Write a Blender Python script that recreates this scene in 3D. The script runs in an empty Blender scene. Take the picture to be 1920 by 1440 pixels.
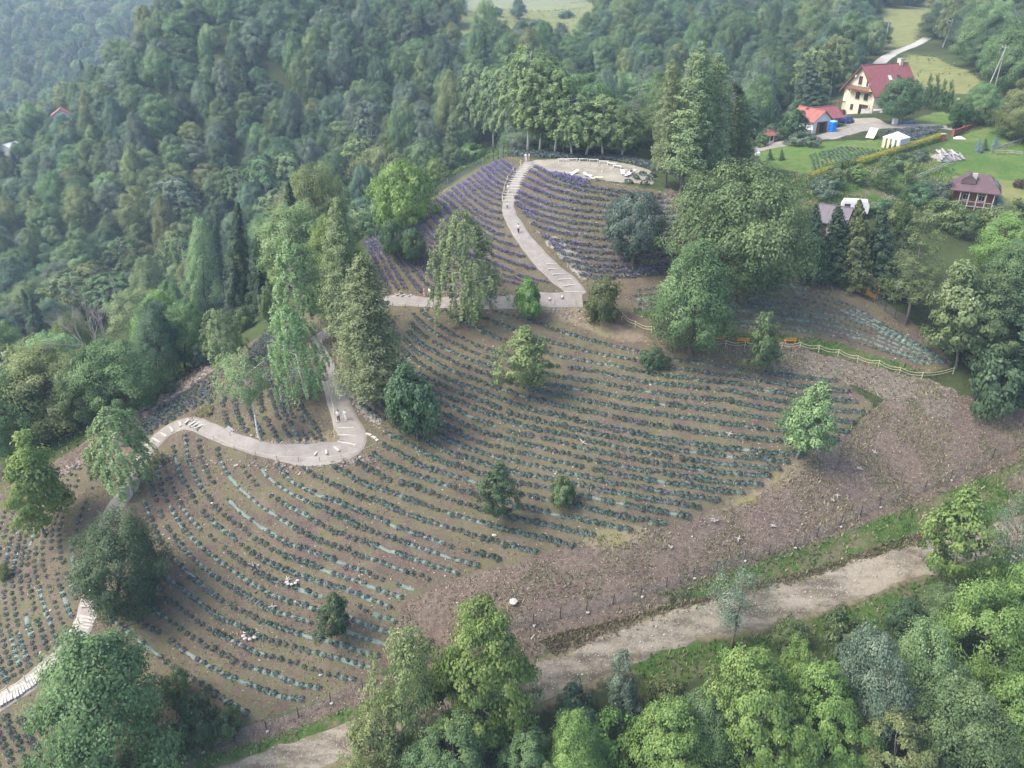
import bpy, bmesh, math, random
import numpy as np
from mathutils import Vector, Matrix, Euler

random.seed(11)
rng = np.random.default_rng(11)
SC = bpy.context.scene
COL = SC.collection

# ------------------------------------------------------------------ camera, sky, sun, exposure
CAM_Z = 90.0
FPX = 1500.0                 # focal length in pixels of the 1920 px wide photograph
PITCH = math.radians(28.0)   # looking down
cam_data = bpy.data.cameras.new("camera")
cam_data.sensor_width = 36.0
cam_data.lens = 36.0 * FPX / 1920.0
cam_data.clip_start = 0.5
cam_data.clip_end = 12000.0
cam = bpy.data.objects.new("camera", cam_data)
COL.objects.link(cam)
cam.location = (0, 0, CAM_Z)
cam.rotation_euler = (math.radians(90) - PITCH, 0, 0)
SC.camera = cam

SUN_DIR = Vector((-0.58, -0.16, 0.80)).normalized()   # from the ground towards the sun
world = bpy.data.worlds.new("World")
SC.world = world
world.use_nodes = True
wn = world.node_tree.nodes
wn.clear()
w_out = wn.new("ShaderNodeOutputWorld")
w_bg = wn.new("ShaderNodeBackground")
w_sky = wn.new("ShaderNodeTexSky")
w_sky.sky_type = 'NISHITA'
w_sky.sun_disc = False
w_sky.sun_elevation = math.asin(SUN_DIR.z)
w_sky.sun_rotation = math.atan2(SUN_DIR.x, SUN_DIR.y)
w_sky.air_density = 1.0
w_sky.dust_density = 3.0
w_sky.ozone_density = 1.0
w_bg.inputs[1].default_value = 0.15
world.node_tree.links.new(w_sky.outputs[0], w_bg.inputs[0])
world.node_tree.links.new(w_bg.outputs[0], w_out.inputs[0])

sun_data = bpy.data.lights.new("sun", 'SUN')
sun_data.energy = 1.5
sun_data.angle = math.radians(25.0)
sun_data.color = (1.0, 0.955, 0.88)
sun = bpy.data.objects.new("sun", sun_data)
COL.objects.link(sun)
sun.rotation_euler = SUN_DIR.to_track_quat('Z', 'Y').to_euler()

SC.view_settings.view_transform = 'Standard'
SC.view_settings.look = 'None'
SC.view_settings.gamma = 1.0
SC.view_settings.use_curve_mapping = False
SC.view_settings.exposure = 1.45
SC.render.engine = 'CYCLES'
SC.cycles.max_bounces = 5
SC.cycles.diffuse_bounces = 3
SC.cycles.glossy_bounces = 1
SC.cycles.transmission_bounces = 3
SC.cycles.transparent_max_bounces = 6
SC.cycles.volume_bounces = 0
SC.cycles.use_denoising = True
SC.cycles.caustics_reflective = False
SC.cycles.caustics_refractive = False
HAZE_DENSITY = 0.0003

# ------------------------------------------------------------------ photograph pixel -> ray -> ground
SP, CP = math.sin(PITCH), math.cos(PITCH)

def rays(px):
    px = np.atleast_2d(np.asarray(px, float))
    u = (px[:, 0] - 960.0) / FPX
    v = (720.0 - px[:, 1]) / FPX
    return np.stack([u, CP + SP * v, -SP + CP * v], 1)

def pix(P):
    """world points -> photograph pixels and depth"""
    P = np.atleast_2d(np.asarray(P, float))
    z = P[:, 2] - CAM_Z
    fwd = P[:, 1] * CP - z * SP
    up = P[:, 1] * SP + z * CP
    fwd = np.where(fwd < 1, 1, fwd)
    return np.stack([960 + FPX * P[:, 0] / fwd, 720 - FPX * up / fwd, fwd], 1)

# ground seen in the photograph: pixel x, y and how far it lies below the camera
GP = [
 (985,300,35),(1060,298,35),(1190,303,35),(1100,330,35.05),(1000,322,35.3),(1230,325,35.4),(1285,345,36.3),
 (952,395,38.6),(1000,470,42),(1085,548,46.2),(740,560,48),(900,560,47.2),(940,292,35.4),(820,385,38.5),(700,470,43),
 (1250,500,43.6),(1128,424,39.8),(1250,400,39),(1393,637,50),(1790,690,54),(1560,525,46.5),(1620,560,49),(1240,590,48.5),(1395,570,48.2),
 (640,778,53),(1050,700,52),(1430,690,52.6),(1500,850,56.5),(1900,830,60.5),(1600,800,57),(1740,760,56),(960,950,58),(960,1170,63.4),(1200,1090,62.7),
 (1200,1190,66.4),(1600,1085,66.3),(960,1310,69.3),(620,1400,71.5),(1900,1000,65.2),(1500,1300,73),(1850,1400,76),(1200,1440,75),(1700,1200,70),
 (350,800,55.5),(300,850,57.4),(200,960,61.5),(170,1120,65.5),(100,1250,68),(0,1320,70),(50,1000,64.5),(0,900,64),(130,850,60.3),(400,690,54.2),
 (530,620,50.6),(600,660,50.4),(620,700,51.5),(400,1100,63.5),(700,1100,62),(450,1340,69.5),(350,1440,72),(600,900,56.6),(700,835,54.6),(800,700,51.3),(1300,900,57.4),
 (1600,217,33.6),(1540,248,34.2),(1700,232,33.7),(1680,272,35.2),(1850,300,36.6),(1825,380,40.5),(1600,360,38.4),(1565,425,42),(1650,530,47.3),(1900,600,51),(1900,450,44),(1450,268,35.3),
 (800,10,23),(1000,18,28),(1000,50,31),(1120,5,26),(900,10,25),(650,10,21),(560,10,21),(1300,10,23),
 (1650,118,31),(1700,92,29.8),(1700,20,24),(1900,60,25),(1850,150,30),(1500,100,33),(1400,200,42),(1300,60,30),
]
# ground behind crests or under the woods: world x, y and depth below the camera
GW = [
 (-50,135,60),(-60,160,70),(-85,130,74),(-120,150,92),(-100,190,92),(-60,200,80),(-25,165,50),(-20,200,58),(0,178,37.5),(0,200,46),(15,175,36.5),(30,185,38),(45,180,39),(20,230,56),
 (-95,100,74),(-130,110,90),(-180,170,104),(-160,90,98),(-220,120,108),(-100,60,84),(-140,40,92),(60,225,46),(40,260,50),(-60,250,78),(-110,245,92),
 (-123,275,79),(-190,270,94),(-68,320,53),(-20,300,48),(-80,340,36),(-145,355,31),(-210,370,72),(-200,330,88),(-260,360,86),(-300,340,100),(-30,370,30),(40,380,30),(10,470,32),(20,560,27.5),(-60,520,25),(90,520,22),(60,620,27),
 (-280,250,108),(-350,300,112),(-420,760,78),(-330,820,62),(-360,560,112),(-520,600,104),(-600,1000,52),(-350,1120,50),(-250,520,100),(-130,520,60),(-200,700,80),(-700,1700,78),(-300,1700,72),(-200,1150,52),
 (100,420,24),(180,420,22),(160,560,14),(300,400,20),(200,260,28),(150,200,33),(140,160,38),(130,120,50),(140,90,62),(110,70,68),
 (0,0,86),(60,10,84),(-60,10,86),(0,35,79),(50,40,77),(-60,40,77),(120,30,80),(-130,-60,95),(130,-60,88),(0,-120,94),
 (0,-600,110),(-700,0,115),(800,200,40),(-1500,500,110),(1500,1200,20),(0,2600,70),(-1800,2600,60),(1800,2600,30),(0,4500,30),(-3500,4000,30),(3500,4000,20),(3500,-500,80),(-3500,-500,90),(0,-3500,100),
]
gp = np.array(GP, float)
_d = rays(gp[:, :2])
_t = gp[:, 2] / -_d[:, 2]
_A = np.concatenate([np.stack([_d[:, 0] * _t, _d[:, 1] * _t, -gp[:, 2]], 1), np.array([(a, b, -c) for a, b, c in GW], float)])
_C = 9.0
def _phi(r2):
    return np.sqrt(r2 + _C * _C)
_r2 = ((_A[:, None, :2] - _A[None, :, :2]) ** 2).sum(2)
_M = _phi(_r2) - 0.0
_n = len(_A)
_K = np.zeros((_n + 1, _n + 1))
_K[:_n, :_n] = _M - np.eye(_n) * 1.2
_K[:_n, _n] = 1
_K[_n, :_n] = 1
_sol = np.linalg.solve(_K, np.concatenate([_A[:, 2], [0]]))

def _hash(i, j, s):
    n = (i * 374761393 + j * 668265263 + s * 144269) & 0x7fffffff
    n = ((n ^ (n >> 13)) * 1274126177) & 0x7fffffff
    return ((n ^ (n >> 16)) & 0xffff) / 65535.0

def vnoise(x, y, scale, s=0):
    x = np.asarray(x, float) / scale; y = np.asarray(y, float) / scale
    i = np.floor(x).astype(np.int64); j = np.floor(y).astype(np.int64)
    fx = x - i; fy = y - j
    fx = fx * fx * (3 - 2 * fx); fy = fy * fy * (3 - 2 * fy)
    a = _hash(i, j, s); b = _hash(i + 1, j, s); c = _hash(i, j + 1, s); d = _hash(i + 1, j + 1, s)
    return (a * (1 - fx) + b * fx) * (1 - fy) + (c * (1 - fx) + d * fx) * fy

def _base(x, y):
    out = np.full(x.shape, _sol[_n])
    for k in range(_n):
        out += _sol[k] * _phi((x - _A[k, 0]) ** 2 + (y - _A[k, 1]) ** 2)
    return out

def _axis(lo, hi, step, far_lo, far_hi, g):
    core = np.arange(lo, hi + 1e-6, step)
    a = [core[0]]; s = step
    while a[-1] > far_lo:
        s *= g; a.append(a[-1] - s)
    b = [core[-1]]; s = step
    while b[-1] < far_hi:
        s *= g; b.append(b[-1] + s)
    return np.concatenate([np.array(a[1:])[::-1], core, np.array(b[1:])])
XS = _axis(-78, 88, 0.6, -3600, 3600, 1.06)
YS = _axis(44, 172, 0.6, -1500, 4800, 1.06)
_gx, _gy = np.meshgrid(XS, YS)
GZ = _base(_gx, _gy) + CAM_Z
_near = np.clip(1.4 - np.hypot(_gx, _gy - 100) / 260, 0, 1)
GZ += (vnoise(_gx, _gy, 3.1, 1) - .5) * .22 * _near + (vnoise(_gx, _gy, 1.3, 2) - .5) * .10 * _near
_farw = 1 - _near
GZ += ((vnoise(_gx, _gy, 45, 3) - .5) * 6 + (vnoise(_gx, _gy, 140, 4) - .5) * 12) * np.clip((np.hypot(_gx, _gy) - 230) / 300, 0, 1)
NX, NY = len(XS), len(YS)

def H(x, y):
    """height of the ground sheet (the very triangles of its mesh)"""
    x = np.asarray(x, float); y = np.asarray(y, float)
    i = np.clip(np.searchsorted(XS, x) - 1, 0, NX - 2)
    j = np.clip(np.searchsorted(YS, y) - 1, 0, NY - 2)
    fx = np.clip((x - XS[i]) / (XS[i + 1] - XS[i]), 0, 1); fy = np.clip((y - YS[j]) / (YS[j + 1] - YS[j]), 0, 1)
    a = GZ[j, i]; b = GZ[j, i + 1]; c = GZ[j + 1, i]; d = GZ[j + 1, i + 1]
    return np.where(fx >= fy, a + (b - a) * fx + (d - b) * fy, a + (c - a) * fy + (d - c) * fx)

_T = 38 * 1.012 ** np.arange(330)
def ground(px):
    """photograph pixels -> points where those rays meet the ground"""
    d = rays(px)
    n = len(d)
    out = np.zeros((n, 3))
    for s in range(0, n, 400):
        dd = d[s:s + 400]
        g = CAM_Z + dd[:, None, 2] * _T - H(dd[:, None, 0] * _T, dd[:, None, 1] * _T)
        hit = g < 0
        k = np.where(hit.any(1), hit.argmax(1), len(_T) - 1)
        lo = _T[np.maximum(k - 1, 0)]; hi = _T[k]
        for _ in range(22):
            m = (lo + hi) / 2
            gg = CAM_Z + dd[:, 2] * m - H(dd[:, 0] * m, dd[:, 1] * m)
            hi = np.where(gg < 0, m, hi); lo = np.where(gg < 0, lo, m)
        P = dd * hi[:, None]
        P[:, 2] = H(P[:, 0], P[:, 1])
        out[s:s + 400] = P
    return out

def g1(x, y):
    return ground([(x, y)])[0]
# ------------------------------------------------------------------ small tools
def in_poly(x, y, poly):
    x = np.asarray(x, float); y = np.asarray(y, float)
    ins = np.zeros(x.shape, bool)
    n = len(poly)
    for i in range(n):
        x0, y0 = poly[i][0], poly[i][1]; x1, y1 = poly[(i + 1) % n][0], poly[(i + 1) % n][1]
        if y0 == y1:
            continue
        c = (y0 > y) != (y1 > y)
        ins ^= c & (x < (x1 - x0) * (y - y0) / (y1 - y0) + x0)
    return ins

def seg_dist(x, y, line):
    x = np.asarray(x, float); y = np.asarray(y, float)
    best = np.full(x.shape, 1e9)
    for i in range(len(line) - 1):
        ax, ay = line[i][0], line[i][1]; bx, by = line[i + 1][0] - ax, line[i + 1][1] - ay
        t = np.clip(((x - ax) * bx + (y - ay) * by) / (bx * bx + by * by + 1e-9), 0, 1)
        best = np.minimum(best, np.hypot(x - ax - bx * t, y - ay - by * t))
    return best

def chaikin(L, it=2):
    L = np.asarray(L, float)
    for _ in range(it):
        q = L[:-1] * .75 + L[1:] * .25; r = L[:-1] * .25 + L[1:] * .75
        m = np.empty((len(q) * 2, L.shape[1])); m[0::2] = q; m[1::2] = r
        L = np.concatenate([L[:1], m, L[-1:]])
    return L

def resample(L, n=None, step=None):
    L = np.asarray(L, float)[:, :2]
    s = np.concatenate([[0], np.cumsum(np.hypot(*np.diff(L, axis=0).T))])
    if n is None:
        n = max(2, int(s[-1] / step) + 1)
    u = np.linspace(0, s[-1], n)
    return np.stack([np.interp(u, s, L[:, 0]), np.interp(u, s, L[:, 1])], 1)

def wpoly(px):
    return ground(px)[:, :2]

def link(name, me, parent=None, **props):
    o = bpy.data.objects.new(name, me)
    COL.objects.link(o)
    if parent is not None:
        o.parent = parent
    for k, v in props.items():
        o[k] = v
    return o

def root(name, loc, label, cat, group=None, rz=0.0):
    o = bpy.data.objects.new(name, None)
    o.empty_display_size = .3
    COL.objects.link(o)
    o.location = loc; o.rotation_euler = (0, 0, rz)
    o['label'] = label; o['category'] = cat
    if group: o['group'] = group
    return o

def arr_mesh(name, V, F, mats, mi=None, tint=None, smooth=False):
    """V (n,3); F (m,k) faces of one size"""
    me = bpy.data.meshes.new(name)
    V = np.ascontiguousarray(V, np.float32); F = np.ascontiguousarray(F, np.int32)
    m, k = F.shape
    me.vertices.add(len(V)); me.vertices.foreach_set("co", V.ravel())
    me.loops.add(m * k); me.loops.foreach_set("vertex_index", F.ravel())
    me.polygons.add(m); me.polygons.foreach_set("loop_start", np.arange(0, m * k, k, dtype=np.int32))
    for t in (mats if isinstance(mats, (list, tuple)) else [mats]):
        me.materials.append(t)
    if mi is not None:
        me.polygons.foreach_set("material_index", np.ascontiguousarray(mi, np.int32))
    if tint is not None:
        a = me.attributes.new("tint", 'FLOAT', 'FACE')
        a.data.foreach_set("value", np.ascontiguousarray(tint, np.float32))
    if smooth:
        me.polygons.foreach_set("use_smooth", np.ones(m, bool))
    me.update(calc_edges=True)
    return me

def quad_mesh(name, Q, mats, mi=None, tint=None):
    """Q (m,4,3): loose quads"""
    m = len(Q)
    return arr_mesh(name, Q.reshape(-1, 3), np.arange(m * 4).reshape(m, 4), mats, mi, tint)

class MB:
    """collects boxes, prisms and tubes into one mesh"""
    def __init__(s):
        s.v = []; s.f = []; s.m = []
    def add(s, V, F, mi=0):
        b = len(s.v); s.v += [tuple(map(float, p)) for p in V]
        s.f += [tuple(b + i for i in f) for f in F]; s.m += [mi] * len(F); return s
    def hexa(s, P, mi=0):
        return s.add(P, [(3, 2, 1, 0), (4, 5, 6, 7), (0, 1, 5, 4), (1, 2, 6, 5), (2, 3, 7, 6), (3, 0, 4, 7)], mi)
    def box(s, x0, y0, z0, x1, y1, z1, mi=0):
        return s.hexa([(x0, y0, z0), (x1, y0, z0), (x1, y1, z0), (x0, y1, z0), (x0, y0, z1), (x1, y0, z1), (x1, y1, z1), (x0, y1, z1)], mi)
    def beam(s, a, b, w, h, mi=0, up=(0, 0, 1)):
        a = Vector(a); b = Vector(b); d = (b - a).normalized(); u = Vector(up)
        r = d.cross(u)
        if r.length < 1e-4: r = Vector((1, 0, 0))
        r.normalize(); u = r.cross(d).normalized()
        r *= w / 2; u *= h / 2
        return s.hexa([a - r - u, a + r - u, b + r - u, b - r - u, a - r + u, a + r + u, b + r + u, b - r + u], mi)
    def tube(s, pts, rad, n=6, mi=0, cap=True):
        pts = [Vector(p) for p in pts]; k = len(pts)
        rad = list(rad) if hasattr(rad, '__len__') else [rad] * k
        V = []; d0 = None
        for i, p in enumerate(pts):
            d = (pts[min(i + 1, k - 1)] - pts[max(i - 1, 0)]).normalized()
            r = d.cross(Vector((0, 0, 1)) if abs(d.z) < .95 else Vector((1, 0, 0))).normalized(); u = d.cross(r)
            if d0 is not None and r.dot(d0) < 0: r, u = -r, -u
            d0 = r
            for q in range(n):
                a = 2 * math.pi * q / n
                V.append(p + (r * math.cos(a) + u * math.sin(a)) * rad[i])
        F = [(i * n + q, i * n + (q + 1) % n, (i + 1) * n + (q + 1) % n, (i + 1) * n + q) for i in range(k - 1) for q in range(n)]
        if cap: F += [tuple(range(n - 1, -1, -1)), tuple((k - 1) * n + q for q in range(n))]
        return s.add(V, F, mi)
    def ball(s, c, rx, ry, rz, nu=8, nv=5, mi=0):
        V = [(c[0], c[1], c[2] - rz)]
        for j in range(1, nv):
            t = -math.pi / 2 + math.pi * j / nv
            for i in range(nu):
                a = 2 * math.pi * i / nu
                V.append((c[0] + rx * math.cos(t) * math.cos(a), c[1] + ry * math.cos(t) * math.sin(a), c[2] + rz * math.sin(t)))
        V.append((c[0], c[1], c[2] + rz)); F = []
        for i in range(nu):
            F.append((0, 1 + (i + 1) % nu, 1 + i)); F.append((len(V) - 1, 1 + (nv - 2) * nu + i, 1 + (nv - 2) * nu + (i + 1) % nu))
        for j in range(nv - 2):
            for i in range(nu):
                F.append((1 + j * nu + i, 1 + j * nu + (i + 1) % nu, 1 + (j + 1) * nu + (i + 1) % nu, 1 + (j + 1) * nu + i))
        return s.add(V, F, mi)
    def mesh(s, name, mats, smooth=False):
        me = bpy.data.meshes.new(name)
        me.from_pydata(s.v, [], s.f)
        for t in (mats if isinstance(mats, (list, tuple)) else [mats]): me.materials.append(t)
        if any(s.m): me.polygons.foreach_set("material_index", s.m)
        if smooth: me.polygons.foreach_set("use_smooth", [True] * len(s.f))
        me.update(); return me
    def build(s, name, mats, parent=None, smooth=False, **props):
        return link(name, s.mesh(name, mats, smooth), parent, **props)

# ------------------------------------------------------------------ materials
class NT:
    def __init__(s, name):
        s.m = bpy.data.materials.new(name); s.m.use_nodes = True
        s.t = s.m.node_tree; s.t.nodes.clear()
        s.out = s.t.nodes.new("ShaderNodeOutputMaterial")
    def n(s, kind, **kw):
        x = s.t.nodes.new(kind)
        for k, v in kw.items(): setattr(x, k, v)
        return x
    def l(s, a, b): s.t.links.new(a, b)
    def val(s, sock, v):
        if hasattr(v, 'is_linked'): s.l(v, sock)
        else: sock.default_value = v
    def noise(s, scale, detail=3.0, rough=.55, vec=None, w=0.0):
        x = s.n("ShaderNodeTexNoise"); x.inputs['Scale'].default_value = scale; x.inputs['Detail'].default_value = detail; x.inputs['Roughness'].default_value = rough
        if vec is not None: s.l(vec, x.inputs['Vector'])
        return x.outputs['Fac']
    def mix(s, f, a, b):
        x = s.n("ShaderNodeMix", data_type='RGBA'); s.val(x.inputs[0], f)
        for i, c in ((6, a), (7, b)):
            if hasattr(c, 'is_linked'): s.l(c, x.inputs[i])
            else: x.inputs[i].default_value = (*c, 1)
        return x.outputs[2]
    def math(s, op, a, b=0.0, c=None, clamp=False):
        x = s.n("ShaderNodeMath", operation=op); x.use_clamp = clamp
        s.val(x.inputs[0], a); s.val(x.inputs[1], b)
        if c is not None: s.val(x.inputs[2], c)
        return x.outputs[0]
    def step(s, v, lo, hi):
        x = s.n("ShaderNodeMapRange", interpolation_type='SMOOTHSTEP'); s.val(x.inputs[0], v)
        x.inputs[1].default_value = lo; x.inputs[2].default_value = hi
        return x.outputs[0]
    def attr(s, name):
        x = s.n("ShaderNodeAttribute"); x.attribute_name = name; return x.outputs['Fac']
    def pos(s): return s.n("ShaderNodeNewGeometry").outputs['Position']
    def obj(s): return s.n("ShaderNodeTexCoord").outputs['Object']
    def pbsdf(s, col, rough=.8, spec=.3, metal=0.0, bump=None, bstr=.3, bdist=.05):
        x = s.n("ShaderNodeBsdfPrincipled")
        if hasattr(col, 'is_linked'): s.l(col, x.inputs['Base Color'])
        else: x.inputs['Base Color'].default_value = (*col, 1)
        s.val(x.inputs['Roughness'], rough); x.inputs['Specular IOR Level'].default_value = spec; x.inputs['Metallic'].default_value = metal
        if bump is not None:
            b = s.n("ShaderNodeBump"); b.inputs['Strength'].default_value = bstr; b.inputs['Distance'].default_value = bdist
            s.l(bump, b.inputs['Height']); s.l(b.outputs[0], x.inputs['Normal'])
        s.l(x.outputs[0], s.out.inputs[0]); return x

def plain(name, col, rough=.75, spec=.3, var=.25, scale=6.0, metal=0.0):
    """one paint or stone colour with grain and wear"""
    t = NT(name); v = t.obj()
    f = t.noise(scale, 4, .6, v); g = t.noise(scale * 7, 2, .6, v)
    k = t.math('ADD', t.math('MULTIPLY', f, .7), t.math('MULTIPLY', g, .3))
    lo = tuple(c * (1 - var) for c in col); hi = tuple(min(1, c * (1 + var)) for c in col)
    t.pbsdf(t.mix(t.step(k, .3, .7), lo, hi), rough, spec, metal, bump=g, bstr=.15, bdist=.02)
    return t.m

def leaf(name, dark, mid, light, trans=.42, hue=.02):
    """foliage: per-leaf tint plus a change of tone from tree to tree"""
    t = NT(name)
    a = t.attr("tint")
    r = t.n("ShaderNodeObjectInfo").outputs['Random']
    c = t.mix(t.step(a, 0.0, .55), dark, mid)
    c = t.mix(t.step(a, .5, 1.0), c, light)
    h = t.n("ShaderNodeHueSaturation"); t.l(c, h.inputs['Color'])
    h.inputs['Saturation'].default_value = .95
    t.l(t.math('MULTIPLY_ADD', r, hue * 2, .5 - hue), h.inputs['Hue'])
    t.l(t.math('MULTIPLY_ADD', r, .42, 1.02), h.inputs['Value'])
    d = t.n("ShaderNodeBsdfPrincipled"); d.inputs['Roughness'].default_value = .55; d.inputs['Specular IOR Level'].default_value = .25
    t.l(h.outputs[0], d.inputs['Base Color'])
    x = t.n("ShaderNodeBsdfTranslucent"); t.l(h.outputs[0], x.inputs[0])
    m = t.n("ShaderNodeMixShader"); m.inputs[0].default_value = trans
    t.l(d.outputs[0], m.inputs[1]); t.l(x.outputs[0], m.inputs[2]); t.l(m.outputs[0], t.out.inputs[0])
    return t.m

L_DEEP = leaf("leaf_deep_green", (.050, .092, .042), (.085, .148, .066), (.165, .24, .115))
L_MID = leaf("leaf_mid_green", (.074, .124, .048), (.126, .202, .078), (.23, .315, .13))
L_BRIGHT = leaf("leaf_fresh_green", (.10, .17, .040), (.175, .27, .068), (.31, .40, .12))
L_YELLOW = leaf("leaf_yellow_green", (.11, .14, .048), (.18, .22, .080), (.31, .34, .145))
L_BLUE = leaf("leaf_blue_green", (.056, .104, .062), (.095, .162, .094), (.18, .265, .155))
L_SILVER = leaf("leaf_silver_green", (.074, .112, .070), (.130, .180, .115), (.28, .33, .23))
L_BIRCH = leaf("leaf_birch", (0.125, 0.195, 0.075), (0.20, 0.29, 0.115), (0.32, 0.40, 0.19))
L_LARCH = leaf("needle_larch", (.13, .18, .078), (.20, .262, .118), (.30, .355, .175))
L_SPRUCE = leaf("needle_spruce", (0.027, 0.054, 0.031), (0.048, 0.088, 0.044), (0.093, 0.150, 0.065))
L_OLIVE = leaf("needle_olive", (0.066, 0.096, 0.036), (0.112, 0.148, 0.053), (0.198, 0.223, 0.083))
L_FROST = leaf("needle_blue_spruce", (0.096, 0.152, 0.168), (0.160, 0.240, 0.264), (0.288, 0.400, 0.416))
L_THUJA = leaf("thuja_green", (0.036, 0.086, 0.030), (0.066, 0.140, 0.040), (0.124, 0.214, 0.058))
L_GOLD = leaf("hedge_gold", (.18, .18, .020), (.32, .30, .033), (.46, .42, .065))
L_PEAR = leaf("leaf_grey_round", (.045, .075, .052), (.085, .12, .085), (.19, .23, .17))
L_LAV = leaf("lavender_leaf", (.050, .078, .062), (.084, .124, .098), (.150, .195, .155))
L_LAVGREY = leaf("lavender_grey", (.065, .078, .080), (.108, .124, .125), (.175, .19, .19))
L_FLOWER = leaf("lavender_flower", (.14, .115, .25), (.21, .17, .355), (.32, .275, .47))
L_MINT = leaf("young_lavender", (.075, .115, .088), (.125, .18, .14), (.21, .27, .215))
L_DRY = leaf("dry_grass", (.15, .13, .065), (.26, .235, .12), (.42, .40, .24))
L_GRASS = leaf("grass_blade", (.045, .10, .018), (.075, .15, .028), (.13, .21, .05))
L_WEED = leaf("weed_blade", (0.099, 0.132, 0.049), (0.181, 0.198, 0.083), (0.363, 0.314, 0.165))
BARK = plain("bark_brown", (.16, .125, .095), .9, .1, .4, 5)
BARK_GREY = plain("bark_grey", (.24, .21, .18), .9, .1, .35, 5)
def birch_bark():
    t = NT("bark_birch"); v = t.obj()
    mp = t.n("ShaderNodeMapping"); mp.inputs['Scale'].default_value = (3, 3, 9); t.l(v, mp.inputs[0])
    f = t.noise(1.2, 4, .6, mp.outputs[0])
    t.pbsdf(t.mix(t.step(f, .56, .64), (.66, .63, .56), (.05, .045, .04)), .8, .2)
    return t.m
BARK_BIRCH = birch_bark()
TWIG = plain("bare_twig", (.30, .26, .23), .9, .1, .3, 4)
WOOD_PALE = plain("pale_sawn_wood", (.43, .405, .35), .8, .2, .22, 4)
WOOD_POST = plain("peeled_post_wood", (.52, .47, .30), .8, .2, .25, 5)
WOOD_ORANGE = plain("orange_varnished_wood", (.62, .30, .05), .5, .4, .25, 4)
WOOD_BROWN = plain("brown_stained_wood", (.15, .065, .035), .7, .3, .3, 4)
WOOD_GREY = plain("weathered_grey_wood", (.30, .285, .27), .9, .1, .35, 3)
WOOD_BONE = plain("bleached_wood", (.30, .28, .245), .9, .1, .3, 4)
ROPE = plain("rope_fibre", (.55, .49, .33), .9, .1, .2, 20)
METAL_DARK = plain("dark_metal", (.06, .06, .06), .5, .5, .3, 8, .6)
WIRE = plain("galvanised_wire", (.22, .22, .22), .5, .5, .2, 8, .5)
WHITE = plain("white_paint", (.62, .61, .585), .6, .3, .08, 3)
CREAM = plain("cream_render", (.62, .55, .39), .85, .2, .07, 1.5)
ROOF_RED = plain("red_roof_sheet", (.24, .078, .074), .5, .4, .16, 1.2)
ROOF_ORANGE = plain("orange_roof_tile", (.29, .105, .085), .65, .3, .2, 1.2)
ROOF_PURPLE = plain("plum_roof_sheet", (.105, .065, .07), .6, .35, .2, 1.0)
ROOF_GREY = plain("grey_mauve_roof", (.145, .125, .135), .6, .35, .12, 1.0)
GLASS_DARK = plain("window_glass", (.035, .04, .045), .15, .6, .2, 2)
INTERIOR_SHADE = plain("interior_shade", (.03, .025, .022), .9, .1, .2, 2)  # flat dark colour standing in for the shade inside openings
STONE = plain("pale_stone", (.40, .375, .335), .9, .2, .25, 4)
STONE_BROWN = plain("brown_stone", (.20, .16, .14), .9, .2, .35, 5)
STONE_WALL = plain("grey_stone_wall", (.40, .37, .32), .9, .2, .35, 3)
BRICK = plain("red_brick", (.24, .085, .06), .85, .2, .25, 6)
BLUE_PLASTIC = plain("blue_plastic", (.01, .20, .72), .4, .4, .1, 2)
CAR_BLUE = plain("dark_blue_car_paint", (.025, .04, .13), .25, .6, .1, 2)
RUBBER = plain("black_rubber", (.02, .02, .02), .8, .2, .2, 6)
MAT_GREEN = plain("green_weed_fabric", (.150, .195, .165), .8, .2, .30, .8)

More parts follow.
